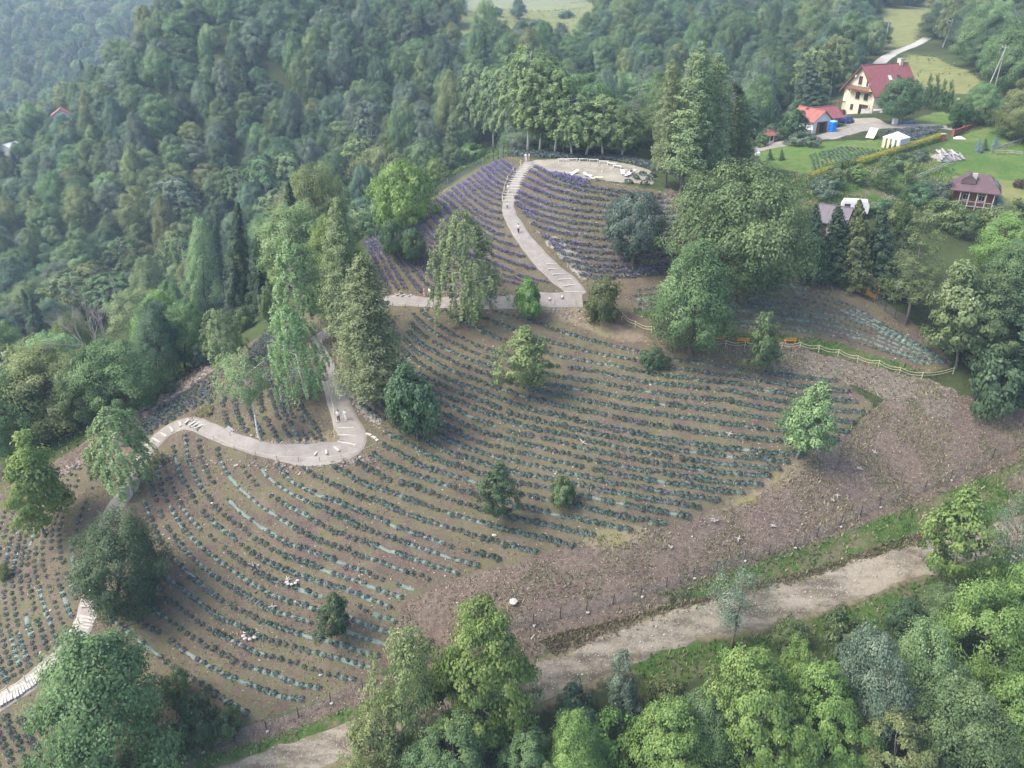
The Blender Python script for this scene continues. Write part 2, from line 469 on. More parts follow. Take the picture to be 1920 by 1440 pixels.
def ground_material():
    t = NT("hillside_ground"); P = t.pos()
    big = t.noise(.045, 4, .6, P); mid = t.noise(.28, 4, .6, P); sm = t.noise(1.6, 4, .65, P); fine = t.noise(7.0, 3, .7, P); dot = t.noise(3.6, 2, .6, P)
    edge = t.math('MULTIPLY_ADD', sm, .7, t.math('MULTIPLY_ADD', mid, .5, -.60))
    def zone(name, w=.12):
        return t.step(t.math('ADD', t.attr(name), edge), .5 - w, .5 + w)
    # forest floor and rough undergrowth
    c = t.mix(t.step(sm, .35, .65), (.028, .036, .016), (.055, .068, .026))
    c = t.mix(t.step(big, .45, .6), c, (.060, .082, .030))
    # lavender soil: pinkish loam, straw, thin grass
    soil = t.mix(t.step(mid, .3, .7), (.090, .067, .053), (.142, .108, .085))
    soil = t.mix(t.step(fine, .5, .72), soil, (.215, .175, .135))
    soil = t.mix(t.step(dot, .60, .72), soil, (.085, .058, .045))
    moss = t.math('MULTIPLY', t.step(t.math('ADD', mid, t.math('MULTIPLY', big, .6)), .62, .86), t.step(sm, .36, .62))
    soil = t.mix(t.math('MULTIPLY', moss, .62), soil, t.mix(t.step(fine, .4, .6), (.075, .095, .028), (.110, .125, .042)))
    warm = t.math('MULTIPLY', t.step(big, .50, .62), t.step(sm, .42, .66))
    soil = t.mix(t.math('MULTIPLY', warm, .4), soil, (.135, .11, .06))
    c = t.mix(zone("z_field"), c, soil)
    # rough cleared slope: dead bracken, bare brown earth, straw flecks
    br = t.mix(t.step(sm, .3, .7), (.098, .073, .055), (.170, .132, .100))
    br = t.mix(t.step(mid, .55, .75), br, (.125, .082, .074))
    br = t.mix(t.step(fine, .55, .75), br, (.27, .235, .195))
    br = t.mix(t.step(dot, .62, .74), br, (.06, .045, .04))
    c = t.mix(zone("z_brown"), c, br)
    dr = t.mix(t.step(sm, .35, .65), (.12, .10, .076), (.195, .168, .130))
    dr = t.mix(t.step(dot, .55, .7), dr, (.12, .125, .075))
    c = t.mix(zone("z_dry"), c, dr)
    tan = t.mix(t.step(mid, .3, .7), (.22, .20, .15), (.31, .285, .235))
    tan = t.mix(t.step(fine, .55, .75), tan, (.45, .42, .37))
    c = t.mix(zone("z_tan"), c, tan)
    st = t.mix(t.step(sm, .35, .65), (.19, .15, .10), (.25, .205, .14))
    c = t.mix(t.math('MULTIPLY', zone("z_straw", .25), .75), c, t.mix(t.step(mid, .5, .7), st, (.20, .19, .07)))
    gr = t.mix(t.step(sm, .3, .7), (.045, .085, .020), (.075, .125, .030))
    gr = t.mix(t.math('MULTIPLY', t.step(mid, .45, .7), .7), gr, (.12, .125, .048))
    gr = t.mix(t.math('MULTIPLY', t.step(t.math('ADD', t.math('MULTIPLY', sm, .6), t.math('MULTIPLY', mid, .6)), .58, .72), .85), gr, t.mix(t.step(fine, .45, .65), (.115, .09, .066), (.21, .175, .12)))
    c = t.mix(zone("z_grass"), c, gr)
    lw = t.mix(t.step(sm, .3, .7), (.065, .125, .028), (.10, .165, .04))
    lw = t.mix(t.math('MULTIPLY', t.step(t.math('ADD', mid, t.math('MULTIPLY', sm, .4)), .62, .85), .7), lw, (.15, .165, .06))
    lw = t.mix(t.math('MULTIPLY', t.step(big, .5, .65), .5), lw, (.05, .10, .025))
    c = t.mix(zone("z_lawn"), c, lw)
    me = t.mix(t.step(mid, .3, .7), (.14, .16, .058), (.20, .20, .082))
    me = t.mix(t.step(sm, .6, .75), me, (.09, .115, .045))
    c = t.mix(zone("z_meadow"), c, me)
    h = t.math('ADD', t.math('MULTIPLY', fine, .5), sm)
    t.pbsdf(c, .95, .1, bump=h, bstr=.6, bdist=.12)
    return t.m

def gravel_material(name, a, b, c2, s=1.0):
    t = NT(name); P = t.pos()
    f = t.noise(1.1 * s, 4, .6, P); g = t.noise(6 * s, 3, .7, P); h = t.noise(14, 2, .6, P); k = t.noise(.25, 3, .6, P)
    c = t.mix(t.step(t.math('ADD', t.math('MULTIPLY', f, .5), t.math('MULTIPLY', k, .5)), .35, .65), a, b)
    c = t.mix(t.math('MULTIPLY', t.step(g, .52, .72), .7), c, c2)
    c = t.mix(t.math('MULTIPLY', t.step(h, .60, .72), .5), c, tuple(x * .45 for x in a))
    t.pbsdf(c, .95, .15, bump=g, bstr=.5, bdist=.06)
    return t.m
GROUND_M = ground_material()
PATH_M = gravel_material("pale_gravel", (.215, .19, .165), (.285, .26, .23), (.38, .355, .32))
def track_material():
    t = NT("dirt_track"); P = t.pos()
    mp = t.n("ShaderNodeMapping"); mp.inputs['Rotation'].default_value = (0, 0, math.radians(-17.5)); mp.inputs['Scale'].default_value = (.22, 1, 1); t.l(P, mp.inputs[0])
    lane = t.noise(.75, 4, .6, mp.outputs[0]); f = t.noise(.9, 4, .65, P); g = t.noise(6, 3, .7, P); h = t.noise(15, 2, .6, P)
    k = t.math('ADD', t.math('MULTIPLY', lane, .7), t.math('MULTIPLY', f, .45))
    c = t.mix(t.step(k, .42, .70), (.110, .090, .068), (.30, .262, .20))
    c = t.mix(t.math('MULTIPLY', t.step(g, .50, .68), .65), c, (.41, .37, .29))
    c = t.mix(t.math('MULTIPLY', t.step(h, .56, .70), .6), c, (.085, .066, .052))
    c = t.mix(t.math('MULTIPLY', t.step(t.math('ADD', f, t.math('MULTIPLY', lane, -.5)), .30, .42), .6), c, (.12, .115, .05))
    t.pbsdf(c, .95, .1, bump=g, bstr=.5, bdist=.05)
    return t.m
ROAD_M = track_material()
ASPHALT_M = gravel_material("worn_lane", (.34, .32, .29), (.42, .40, .36), (.50, .47, .43), .6)

# ------------------------------------------------------------------ zones on the ground (drawn on the photograph, laid on the land)
Z_FIELD_PX = [
 [(940,296),(1000,300),(1060,335),(1300,370),(1320,430),(1260,520),(1210,530),(1400,520),(1530,515),(1700,590),(1790,685),(1730,700),(1500,640),(1560,700),(1640,760),(1590,800),(1510,865),(1430,935),(1285,1002),(1130,1026),(945,1078),(820,1128),(770,1180),(750,1240),(690,1275),(560,1330),(459,1360),(330,1400),(250,1500),(-200,1500),(-200,900),(60,890),(170,850),(260,770),(400,690),(470,640),(560,590),(650,590),(700,470),(760,410),(850,345)],
]
Z_BROWN_PX = [[(760,1130),(860,1085),(960,1060),(1120,1005),(1280,985),(1420,930),(1500,870),(1600,800),(1660,750),(1800,740),(1940,770),(1960,840),(1800,915),(1600,995),(1400,1075),(1200,1145),(1060,1185),(1000,1250),(960,1260),(800,1250),(745,1180)],
 [(680,1275),(560,1335),(450,1365),(340,1420),(330,1440),(420,1420),(560,1375),(700,1310),(760,1270)],
 [(85,900),(170,850),(270,770),(400,690),(385,685),(240,765),(150,835),(70,885)]]
Z_GRASS_PX = [[(1180,1130),(1380,1066),(1600,990),(1760,930),(1960,840),(1980,960),(1880,985),(1720,1040),(1500,1115),(1300,1190),(1150,1220),(1060,1240),(1060,1215),(1250,1165),(1330,1110)],
 [(1150,600),(1180,580),(1260,620),(1400,640),(1480,640),(1640,690),(1780,705),(1720,690),(1560,640),(1480,628),(1380,625),(1280,610),(1190,575)],
 [(320,1425),(480,1390),(640,1330),(700,1330),(640,1375),(480,1420),(330,1450)],
 [(230,800),(330,720),(330,690),(200,800)], [(640,330),(760,300),(900,265),(950,285),(860,330),(760,400),(680,440)],
 [(1440,330),(1520,320),(1720,262),(1800,330),(1700,390),(1560,400),(1480,385)],[(1140,1230),(1400,1195),(1600,1140),(1800,1060),(1900,1020),(1960,1100),(1700,1180),(1500,1230),(1250,1290)]]
Z_LAWN_PX = [[(1740,300),(1780,260),(1860,235),(1960,225),(1990,420),(1880,400),(1780,350),(1720,330)],[(1690,230),(1780,205),(1790,235),(1700,232)],[(1420,285),(1520,268),(1650,262),(1760,268),(1520,325),(1430,315)],[(1560,242),(1620,238),(1610,250),(1570,250)]]
Z_MEADOW_PX = [[(1615,45),(1680,15),(1740,0),(1800,-15),(1780,20),(1720,70),(1700,95),(1640,100),(1620,70)],[(1690,100),(1760,110),(1830,140),(1840,175),(1760,180),(1690,140)],[(860,10),(920,-20),(1060,-20),(1130,-10),(1090,45),(1040,70),(960,75),(890,50)],[(140,22),(170,5),(290,-10),(300,0),(260,18)],[(1780,330),(1920,340),(1980,430),(1880,420)]]
Z_TAN_PX = [[(985,305),(1010,298),(1150,302),(1220,320),(1230,345),(1120,340),(1060,325),(1000,318)],[(1410,275),(1500,262),(1540,262),(1490,275),(1420,285)],[(1600,222),(1640,220),(1660,232),(1700,236),(1640,240),(1560,262),(1510,262),(1560,245)],
 [(1035,440),(1080,470),(1105,520),(1090,525),(1060,490),(1020,455)],[(680,690),(700,760),(720,800),(690,790),(650,740),(640,690)]]
Z_STRAW_PX = [[(470,850),(560,850),(680,830),(640,800),(560,830),(480,820)],[(1090,1010),(1120,995),(1230,985),(1240,1000),(1180,1025),(1100,1030)],[(1270,985),(1400,925),(1480,870),(1560,820),(1580,850),(1480,900),(1400,950)],[(1240,520),(1300,520),(1360,530),(1250,545)],[(1000,575),(1100,580),(1150,605),(1240,640),(1160,640),(1080,610)]]
Z_DRY_PX = [[(1300,655),(1480,645),(1600,680),(1740,712),(1800,735),(1780,790),(1660,750),(1560,705),(1440,690)],[(1250,350),(1300,370),(1300,420),(1240,400)],[(330,800),(400,760),(400,780),(360,792)],[(640,860),(720,845),(700,870),(600,875)]]

def zone_mask(polys, grow=2):
    m = np.zeros(_gx.shape)
    for p in polys:
        w = wpoly(p)
        m = np.maximum(m, in_poly(_gx, _gy, w).astype(float))
    for _ in range(grow):
        q = np.pad(m, 1, mode='edge')
        m = (q[:-2, 1:-1] + q[2:, 1:-1] + q[1:-1, :-2] + q[1:-1, 2:] + 2 * q[1:-1, 1:-1]) / 6
    return m
ZM = {"z_field": zone_mask(Z_FIELD_PX), "z_brown": zone_mask(Z_BROWN_PX), "z_grass": zone_mask(Z_GRASS_PX), "z_lawn": zone_mask(Z_LAWN_PX, 1),
      "z_meadow": zone_mask(Z_MEADOW_PX, 1), "z_tan": zone_mask(Z_TAN_PX, 1), "z_straw": zone_mask(Z_STRAW_PX, 4), "z_dry": zone_mask(Z_DRY_PX)}
_rl = resample(chaikin(ground([(420,1475),(600,1405),(700,1375),(830,1345),(960,1305),(1080,1255),(1200,1200),(1340,1160),(1480,1128),(1600,1090),(1720,1050),(1840,1015),(1960,975),(2080,930)])[:, :2], 3), step=1.0)
ZM["z_straw"] = np.maximum(ZM["z_straw"], np.where((_gy < 110) & (np.abs(_gx) < 95), np.clip(1.55 - np.min([np.hypot(_gx - a, _gy - b) for a, b in _rl], axis=0) / 1.9, 0, 1), 0))
_mid = zone_mask([[(1130,1168),(1300,1125),(1420,1092),(1560,1056),(1700,1006),(1770,985),(1720,1022),(1560,1072),(1430,1112),(1280,1158),(1150,1205),(1040,1232),(1010,1200)],[(1880,900),(1960,870),(1990,940),(1900,960)]], 2)
ZM["z_grass"] = ZM["z_grass"] * (1 - .85 * _mid); ZM["z_brown"] = np.maximum(ZM["z_brown"], _mid)
# farmland beyond the wooded ridges
MEADOW_W = np.array([(-22,350),(30,345),(42,400),(50,480),(60,650),(-45,650),(-30,450)])
ZM["z_meadow"] = np.maximum(ZM["z_meadow"], in_poly(_gx, _gy, MEADOW_W).astype(float))
ZM["z_meadow"] = np.maximum(ZM["z_meadow"], ((vnoise(_gx, _gy, 260, 9) > .55) & (_gy > 1150)).astype(float))

def build_ground():
    j, i = np.meshgrid(np.arange(NY - 1), np.arange(NX - 1), indexing='ij')
    a = (j * NX + i).ravel(); b = a + 1; c = a + NX; d = c + 1
    F = np.concatenate([np.stack([a, b, d], 1), np.stack([a, d, c], 1)])
    me = arr_mesh("ground", np.stack([_gx.ravel(), _gy.ravel(), GZ.ravel()], 1), F, GROUND_M, smooth=True)
    for k, v in ZM.items():
        at = me.attributes.new(k, 'FLOAT', 'POINT')
        at.data.foreach_set("value", np.ascontiguousarray(v.ravel(), np.float32))
    link("ground", me, kind="structure")
build_ground()

# ------------------------------------------------------------------ paths and tracks
def ribbon(name, px, width, mat, off=.06, jag=.12, seed=1, world_line=None, step=.5):
    """a surfaced strip laid on the land along a centre line seen in the photograph"""
    L = resample(chaikin(ground(px)[:, :2] if world_line is None else world_line, 3), step=step)
    n = len(L)
    T = np.gradient(L, axis=0); T /= np.hypot(T[:, 0], T[:, 1])[:, None] + 1e-9
    N = np.stack([-T[:, 1], T[:, 0]], 1)
    w = np.interp(np.linspace(0, 1, n), np.linspace(0, 1, len(width)), width) / 2 if hasattr(width, '__len__') else np.full(n, width / 2)
    r = np.random.default_rng(seed)
    j1 = np.convolve(r.normal(0, 1, n + 4), [.2, .3, .3, .2], 'same')[2:-2] * jag; j2 = np.convolve(r.normal(0, 1, n + 4), [.2, .3, .3, .2], 'same')[2:-2] * jag
    cross = np.array([-1.06, -.93, -.62, -.2, .2, .62, .93, 1.06])
    V = []
    for k, s in enumerate(cross):
        p = L + N * (s * w + np.where(s < 0, -j1, j2) * abs(s))[:, None]
        z = H(p[:, 0], p[:, 1]) + (off if abs(s) < 1 else -.07)
        V.append(np.stack([p[:, 0], p[:, 1], z], 1))
    V = np.stack(V, 1); m = V.shape[1]
    idx = np.arange(n * m).reshape(n, m)
    F = np.stack([idx[:-1, :-1].ravel(), idx[1:, :-1].ravel(), idx[1:, 1:].ravel(), idx[:-1, 1:].ravel()], 1)
    link(name, arr_mesh(name, V.reshape(-1, 3), F, mat, smooth=True), kind="structure")
    return L, w
PATHS = []
PX_UPPER = [(992,303),(985,313),(975,326),(966,345),(958,364),(953,380),(953,396),(964,420),(983,450),(1008,480),(1032,505),(1056,524),(1074,540),(1084,556)]
PX_CROSS = [(590,640),(640,600),(700,572),(740,562),(800,566),(870,570),(950,567),(1020,562),(1092,562)]
PX_MID = [(590,640),(606,672),(618,705),(630,740),(640,770),(652,800),(668,826),(650,843),(620,850),(580,853),(520,848),(460,833),(410,815),(380,800),(356,792),(328,799),(300,818),(276,842),(262,868),(250,905),(230,930),(212,955),(196,1000),(184,1060),(174,1110),(160,1165),(146,1195),(118,1228),(80,1260),(40,1290),(0,1318),(-60,1345),(-140,1370)]
for nm, pp, ww, sd in (("upper_path", PX_UPPER, [1.9, 1.7, 1.8, 2.6, 2.9, 3.2], 3), ("cross_path", PX_CROSS, [2.0, 2.3, 2.5, 3.0], 4), ("lower_path", PX_MID, [1.8, 2.6, 3.2, 3.6, 2.1, 2.2, 2.5, 2.6, 2.7, 2.5, 2.3, 2.3], 5)):
    PATHS.append(ribbon(nm, pp, ww, PATH_M, seed=sd))
PX_ROAD = [(420,1475),(600,1405),(700,1375),(830,1345),(960,1305),(1080,1255),(1200,1200),(1340,1160),(1480,1128),(1600,1090),(1720,1050),(1840,1015),(1960,975),(2080,930)]
ROAD = ribbon("dirt_road", PX_ROAD, [3.4, 2.9, 2.7, 2.9, 3.2, 3.5, 3.3, 2.9, 2.7], ROAD_M, jag=.22, seed=6)
LANE = ribbon("driveway", [(1425,281),(1470,272),(1520,262),(1570,250),(1620,239),(1680,236),(1740,236),(1785,240)], [2.6, 3.2, 4.0, 4.4, 3.6, 3.2], PATH_M, seed=7)
ribbon("lane", [(1618,150),(1640,128),(1660,108),(1685,95),(1712,86),(1740,70)], [4.2, 4.6, 4.2, 3.6], ASPHALT_M, jag=.1, seed=8, step=1.0)

def path_clear(x, y, extra=.5):
    ok = np.ones(np.shape(x), bool)
    for L, w in PATHS:
        best = np.full(np.shape(x), 1e9)
        for k in range(0, len(L)):
            best = np.minimum(best, np.hypot(x - L[k, 0], y - L[k, 1]) - w[k])
        ok &= best > extra
    return ok
# ------------------------------------------------------------------ trees: leaf clumps on limbs
def _unit(v):
    return v / (np.linalg.norm(v, axis=-1, keepdims=True) + 1e-9)

def leaf_quads(C, N, size, aspect, r, jit=.25):
    """diamond leaves at C with normals N"""
    n = len(C)
    a = _unit(np.cross(N, _unit(r.normal(0, 1, (n, 3)))))
    b = np.cross(N, a)
    s = (size * (1 + jit * r.uniform(-1, 1, n)))[:, None]
    a = a * s * .5; b = b * s * .5 * aspect
    bend = N * s * .10
    return np.stack([C - a - bend, C - b + bend, C + a - bend, C + b + bend], 1)

PROF = {
 'round': lambda h: np.sqrt(np.clip(1 - (2 * h - 1) ** 2, 0, 1)) ** .9,
 'dome': lambda h: np.clip(np.sqrt(np.clip(1 - ((h - .35) / .65) ** 2, 0, 1)) * np.clip(h / .22, 0, 1) ** .5, 0, 1),
 'egg': lambda h: np.clip((1 - h) ** .62 * np.clip(h / .2, 0, 1) ** .6 * 1.25, 0, 1),
 'tall': lambda h: np.clip((1 - h) ** .5 * np.clip(h / .12, 0, 1) ** .5 * 1.12, 0, 1),
 'cone': lambda h: np.clip((1 - h) ** .85 * np.clip(h / .07, 0, 1) ** .4 * 1.1, 0, 1),
 'fan': lambda h: np.clip(np.sqrt(np.clip(1 - ((h - .62) / .40) ** 2, .0, 1)) , 0.05, 1),
}

def make_crown(seed, h=10., R=4., base=.18, prof='round', clumps=90, per=90, size=.26, aspect=.6, rc=.24, flat=.75, inner=.35, up=.35, lumps=.22, droop=0.0, shell=.45, nz=.24, tn=.15):
    r = np.random.default_rng(seed)
    p = PROF[prof]
    hh = []
    while len(hh) < clumps:
        q = r.uniform(0, 1)
        if r.uniform() < p(np.array(q)) ** .9 + .03: hh.append(q)
    hh = np.array(hh); ang = r.uniform(0, 2 * np.pi, clumps)
    lump = 1 + lumps * (np.sin(2 * ang + seed) * .5 + np.sin(3 * ang + 5 * hh + seed * 2) * .5 + r.uniform(-.6, .6, clumps))
    rad = R * p(hh) * lump * r.uniform(inner, 1, clumps) ** .55
    z0 = h * base
    C = np.stack([np.cos(ang) * rad, np.sin(ang) * rad, z0 + (h - z0) * (hh * .95)], 1)
    rcl = R * rc * r.uniform(.65, 1.35, clumps)
    k = np.repeat(np.arange(clumps), per)
    D = _unit(r.normal(0, 1, (clumps * per, 3)) + [0, 0, up])
    Pn = C[k] + D * (rcl[k] * r.uniform(shell, 1.06, len(k)))[:, None] * [1, 1, flat]
    Pn[:, 2] -= droop * np.hypot(D[:, 0], D[:, 1]) * rcl[k]
    Pn[:, 2] = np.maximum(Pn[:, 2], .05)
    ctr = np.array([0, 0, z0 + (h - z0) * .38]); Dc = _unit((Pn - ctr) * [1, 1, 1.1])
    N = _unit(Dc * .75 + D * .55 + [0, 0, .3] + r.normal(0, nz, (len(k), 3)))
    tint = np.clip(.5 + .28 * r.normal(0, 1, clumps)[k] * .55 + r.normal(0, tn, len(k)), 0, 1)
    return leaf_quads(Pn, N, size, aspect, r), tint, C, z0

def make_trunk(seed, h, rad, limbs, z0, lean=.0, n=7, bend=.03, top=.8, limb_r=.28, nl=18):
    r = np.random.default_rng(seed + 500)
    m = MB(); zs = np.linspace(-.3, h * top, 7)
    cx = np.cumsum(r.normal(0, h * bend * .35, 7)); cy = np.cumsum(r.normal(0, h * bend * .35, 7)); cx -= cx[0]; cy -= cy[0]
    pts = [(cx[i], cy[i], zs[i]) for i in range(7)]
    m.tube(pts, [rad * (1.25 if i == 0 else 1) * (1 - .85 * i / 6) for i in range(7)], n)
    if limbs is not None:
        pick = r.permutation(len(limbs))[:nl]
        for q in pick:
            c = limbs[q]
            za = max(z0 * .75, min(c[2] - .25 * np.hypot(c[0], c[1]) - .3, h * top * .95))
            i = np.interp(za, zs, np.arange(7)); a = (np.interp(za, zs, cx), np.interp(za, zs, cy), za)
            mid = (a[0] * .5 + c[0] * .5, a[1] * .5 + c[1] * .5, a[2] * .45 + c[2] * .55 - .1)
            lr = rad * limb_r * (1 - .6 * za / h)
            m.tube([a, mid, tuple(c)], [lr, lr * .7, lr * .25], 4, cap=False)
    return m

def make_birch(seed, h=12., R=2.8, base=.16, strands=200, per=52, size=.25, hang=2.2, power=.62):
    r = np.random.default_rng(seed)
    q = r.beta(1.25, 1.35, strands); ang = r.uniform(0, 6.283, strands)
    p = np.clip((1 - q) ** power * np.clip(q / .10, .35, 1) * 1.15, 0, 1)
    rad = R * p * r.uniform(.30, 1, strands) ** .6 * (1 + .2 * np.sin(3 * ang + seed))
    z0 = h * base
    rad = rad * 1.2; S = np.stack([np.cos(ang) * rad, np.sin(ang) * rad, z0 + (h - z0) * q + .8 * (1 - q)], 1)
    k = np.repeat(np.arange(strands), per)
    u = r.uniform(0, 1, len(k))
    L = hang * r.uniform(.5, 1.2, strands) * (1 - .55 * q)
    P = S[k].copy()
    out = np.stack([np.cos(ang), np.sin(ang), np.zeros(strands)], 1)
    P += out[k] * (.55 * np.sin(u * 1.6) * r.uniform(.2, 1, strands)[k])[:, None]
    P[:, 2] -= u ** 1.35 * L[k]
    P += r.normal(0, .15, P.shape) * (1.0 - .35 * u)[:, None]
    P[:, 2] = np.maximum(P[:, 2], .3)
    N = _unit(out[k] * .8 + [0, 0, .55] + r.normal(0, .33, P.shape))
    tint = np.clip(.52 + .2 * r.normal(0, 1, strands)[k] * .6 + r.normal(0, .16, len(k)), 0, 1)
    return leaf_quads(P, N, size, .7, r), tint, S, z0

def make_conifer(seed, h=14., R=3.0, base=.08, tiers=34, arms=7, per=52, size=.42, aspect=.30, droop=.35, wisp=.28, upcurl=.0, power=.85, gap=0.0):
    r = np.random.default_rng(seed)
    Q = []; T = []; tips = []
    z0 = h * base
    for i in range(tiers):
        q = (i + r.uniform(0, .8)) / tiers
        L0 = R * (1 - q) ** power * (np.clip(q / .06, .55, 1))
        na = max(3, int(arms * (1 - .4 * q)))
        a0 = r.uniform(0, 6.28)
        for a in range(na):
            if r.uniform() < gap: continue
            th = a0 + 6.283 * a / na + r.uniform(-.3, .3)
            L = L0 * r.uniform(.75, 1.2) + .2
            m = max(8, int(per * (L / R + .15)))
            u = r.uniform(.08, 1, m) ** .75
            d = np.array([np.cos(th), np.sin(th)])
            z = z0 + (h - z0) * q
            w = wisp * (.35 + .65 * np.sin(np.pi * np.clip(u, 0, 1) ** .8)) * (L + .5) * .8
            side = r.normal(0, 1, m) * w * .5
            P = np.stack([d[0] * u * L - d[1] * side, d[1] * u * L + d[0] * side, z - droop * u * L + upcurl * u * u * L + r.normal(0, .09 + .03 * L, m) - np.abs(side) * .25], 1)
            P[:, 2] = np.maximum(P[:, 2], .1)
            N = _unit(np.stack([d[0] * .25 * np.ones(m), d[1] * .25 * np.ones(m), np.ones(m)], 1) + np.array([d[0], d[1], 0]) * .45 + r.normal(0, .2, (m, 3)))
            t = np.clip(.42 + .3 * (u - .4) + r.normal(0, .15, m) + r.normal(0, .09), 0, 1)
            Q.append(leaf_quads(P, N, size, aspect, r)); T.append(t); tips.append((d[0] * L * .9, d[1] * L * .9, z - droop * L * .8))
    return np.concatenate(Q), np.concatenate(T), np.array(tips), z0

PROTO = {}
def proto(key, crown, trunk_r, bark, h, R, nl=18, top=.8, bend=.03, mat=L_MID, limb_r=.28):
    Q, T, C, z0 = crown
    cm = quad_mesh(key + "_crown", Q, mat, tint=T)
    tm = make_trunk(hash(key) % 97, h, trunk_r, C if nl else None, z0, nl=nl, top=top, bend=bend, limb_r=limb_r).mesh(key + "_trunk", bark, True)
    PROTO[key] = dict(crown=cm, trunk=tm, h=h, R=R, Q=Q, T=T)

def _h(s):
    n = 7
    for ch in s: n = (n * 31 + ord(ch)) % 9973
    return n
hash = _h
proto('linden', make_crown(21, 11, 4.6, .12, 'egg', 170, 170, .215, .65, .22, .8), .28, BARK, 11, 4.6, mat=L_MID)
proto('linden2', make_crown(22, 11, 4.4, .10, 'dome', 170, 170, .215, .65, .23, .7, lumps=.3), .28, BARK, 11, 4.4, mat=L_MID)
proto('oak', make_crown(23, 14, 7, .12, 'dome', 260, 130, .29, .65, .19, .75, lumps=.32), .5, BARK, 14, 7, mat=L_MID)
proto('maple', make_crown(24, 10, 4.2, .10, 'egg', 190, 130, .24, .7, .20, .45, lumps=.38, up=.6), .2, BARK_GREY, 10, 4.2, mat=L_BRIGHT)
proto('maple2', make_crown(25, 10, 4.6, .08, 'dome', 190, 130, .24, .7, .18, .42, lumps=.42, up=.6, droop=.2), .2, BARK_GREY, 10, 4.6, mat=L_BRIGHT)
proto('shrub_tree', make_crown(26, 7, 3.6, .05, 'dome', 150, 60, .26, .5, .20, .8, lumps=.45, inner=.2), .12, BARK_GREY, 7, 3.6, mat=L_YELLOW, nl=30)
proto('sparse', make_crown(27, 7, 2.2, .22, 'egg', 90, 62, .25, .6, .24, .7, lumps=.4, inner=.2), .11, BARK_GREY, 7, 2.2, mat=L_MID, nl=30)
proto('sparse2', make_crown(28, 7, 2.2, .15, 'tall', 95, 60, .25, .55, .26, .8, lumps=.45, inner=.2), .11, BARK, 7, 2.2, mat=L_MID, nl=30)
proto('leaning', make_crown(29, 7, 2.0, .2, 'tall', 100, 80, .25, .5, .30, .6, lumps=.45, droop=.35), .12, BARK_GREY, 7, 2.0, mat=L_MID, nl=16)
proto('ball', make_crown(30, 7, 4.2, .20, 'round', 190, 90, .26, .55, .19, .85, lumps=.10, inner=.5), .3, BARK, 7, 4.2, mat=L_DEEP, limb_r=.4)
proto('young', make_crown(31, 5, 2.2, .14, 'egg', 80, 95, .26, .65, .27, .8, lumps=.25), .08, BARK_GREY, 5, 2.2, mat=L_DEEP)
proto('willow', make_crown(32, 8, 3.2, .24, 'fan', 80, 55, .22, .35, .24, .8, lumps=.5, inner=.15, droop=.3), .17, BARK, 8, 3.2, mat=L_SILVER, nl=40, limb_r=.4)
proto('bush', make_crown(33, 3, 2.0, .0, 'dome', 60, 60, .22, .6, .30, .8, lumps=.3), .06, BARK, 3, 2.0, mat=L_OLIVE, nl=8, top=.5)
proto('bush2', make_crown(34, 3, 2.2, .0, 'dome', 70, 55, .24, .7, .27, .7, lumps=.4), .06, BARK, 3, 2.2, mat=L_MID, nl=8, top=.5)
proto('thicket', make_crown(35, 6, 5.0, .0, 'dome', 170, 60, .30, .65, .17, .6, lumps=.3), .12, BARK, 6, 5.0, mat=L_BRIGHT, nl=14, top=.6)
proto('birch', make_birch(41), .14, BARK_BIRCH, 12, 2.8, nl=34, top=.93, bend=.025)
proto('birch2', make_birch(42, 12, 2.6, .2, 190, 56, .24, 1.2, .42), .14, BARK_BIRCH, 12, 2.6, nl=40, top=.93, bend=.04)
proto('birch_weep', make_birch(43, 12, 3.2, .13, 230, 58, .24, 2.3, .42), .17, BARK_BIRCH, 12, 3.2, nl=40, top=.92)
proto('birch_open', make_crown(44, 11, 3.0, .36, 'fan', 90, 46, .22, .6, .25, .8, lumps=.4, inner=.15, droop=.35), .15, BARK_BIRCH, 11, 3.0, nl=46, top=.75, limb_r=.42, mat=L_BIRCH)
PROTO['birch']['crown'].materials[0] = L_BIRCH
proto('birch_slim', make_birch(45, 15, 2.6, .22, 230, 56, .26, 1.3, .34), .15, BARK_BIRCH, 15, 2.6, nl=34, top=.95, bend=.02)
for k in ('birch', 'birch2', 'birch_weep', 'birch_slim'): PROTO[k]['crown'].materials[0] = L_BIRCH
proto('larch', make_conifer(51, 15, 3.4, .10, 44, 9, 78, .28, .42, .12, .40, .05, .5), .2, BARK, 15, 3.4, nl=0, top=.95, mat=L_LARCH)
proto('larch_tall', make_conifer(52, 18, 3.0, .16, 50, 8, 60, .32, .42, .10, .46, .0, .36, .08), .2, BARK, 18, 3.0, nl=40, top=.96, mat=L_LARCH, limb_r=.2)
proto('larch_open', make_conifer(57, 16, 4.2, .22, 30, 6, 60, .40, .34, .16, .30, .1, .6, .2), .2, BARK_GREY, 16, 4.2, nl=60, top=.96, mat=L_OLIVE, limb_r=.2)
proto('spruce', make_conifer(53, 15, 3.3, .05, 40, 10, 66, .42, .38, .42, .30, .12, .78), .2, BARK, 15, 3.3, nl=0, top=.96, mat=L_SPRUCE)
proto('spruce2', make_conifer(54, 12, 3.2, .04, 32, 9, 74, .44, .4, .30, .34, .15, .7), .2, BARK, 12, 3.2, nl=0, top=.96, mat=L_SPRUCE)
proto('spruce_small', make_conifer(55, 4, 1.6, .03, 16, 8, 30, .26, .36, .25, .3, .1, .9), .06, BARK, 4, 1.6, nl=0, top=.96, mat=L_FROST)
proto('thuja', make_crown(56, 5, .8, .02, 'tall', 60, 80, .14, .5, .36, 1.3, lumps=.0, inner=.6), .06, BARK, 5, .8, nl=0, top=.7, mat=L_THUJA)

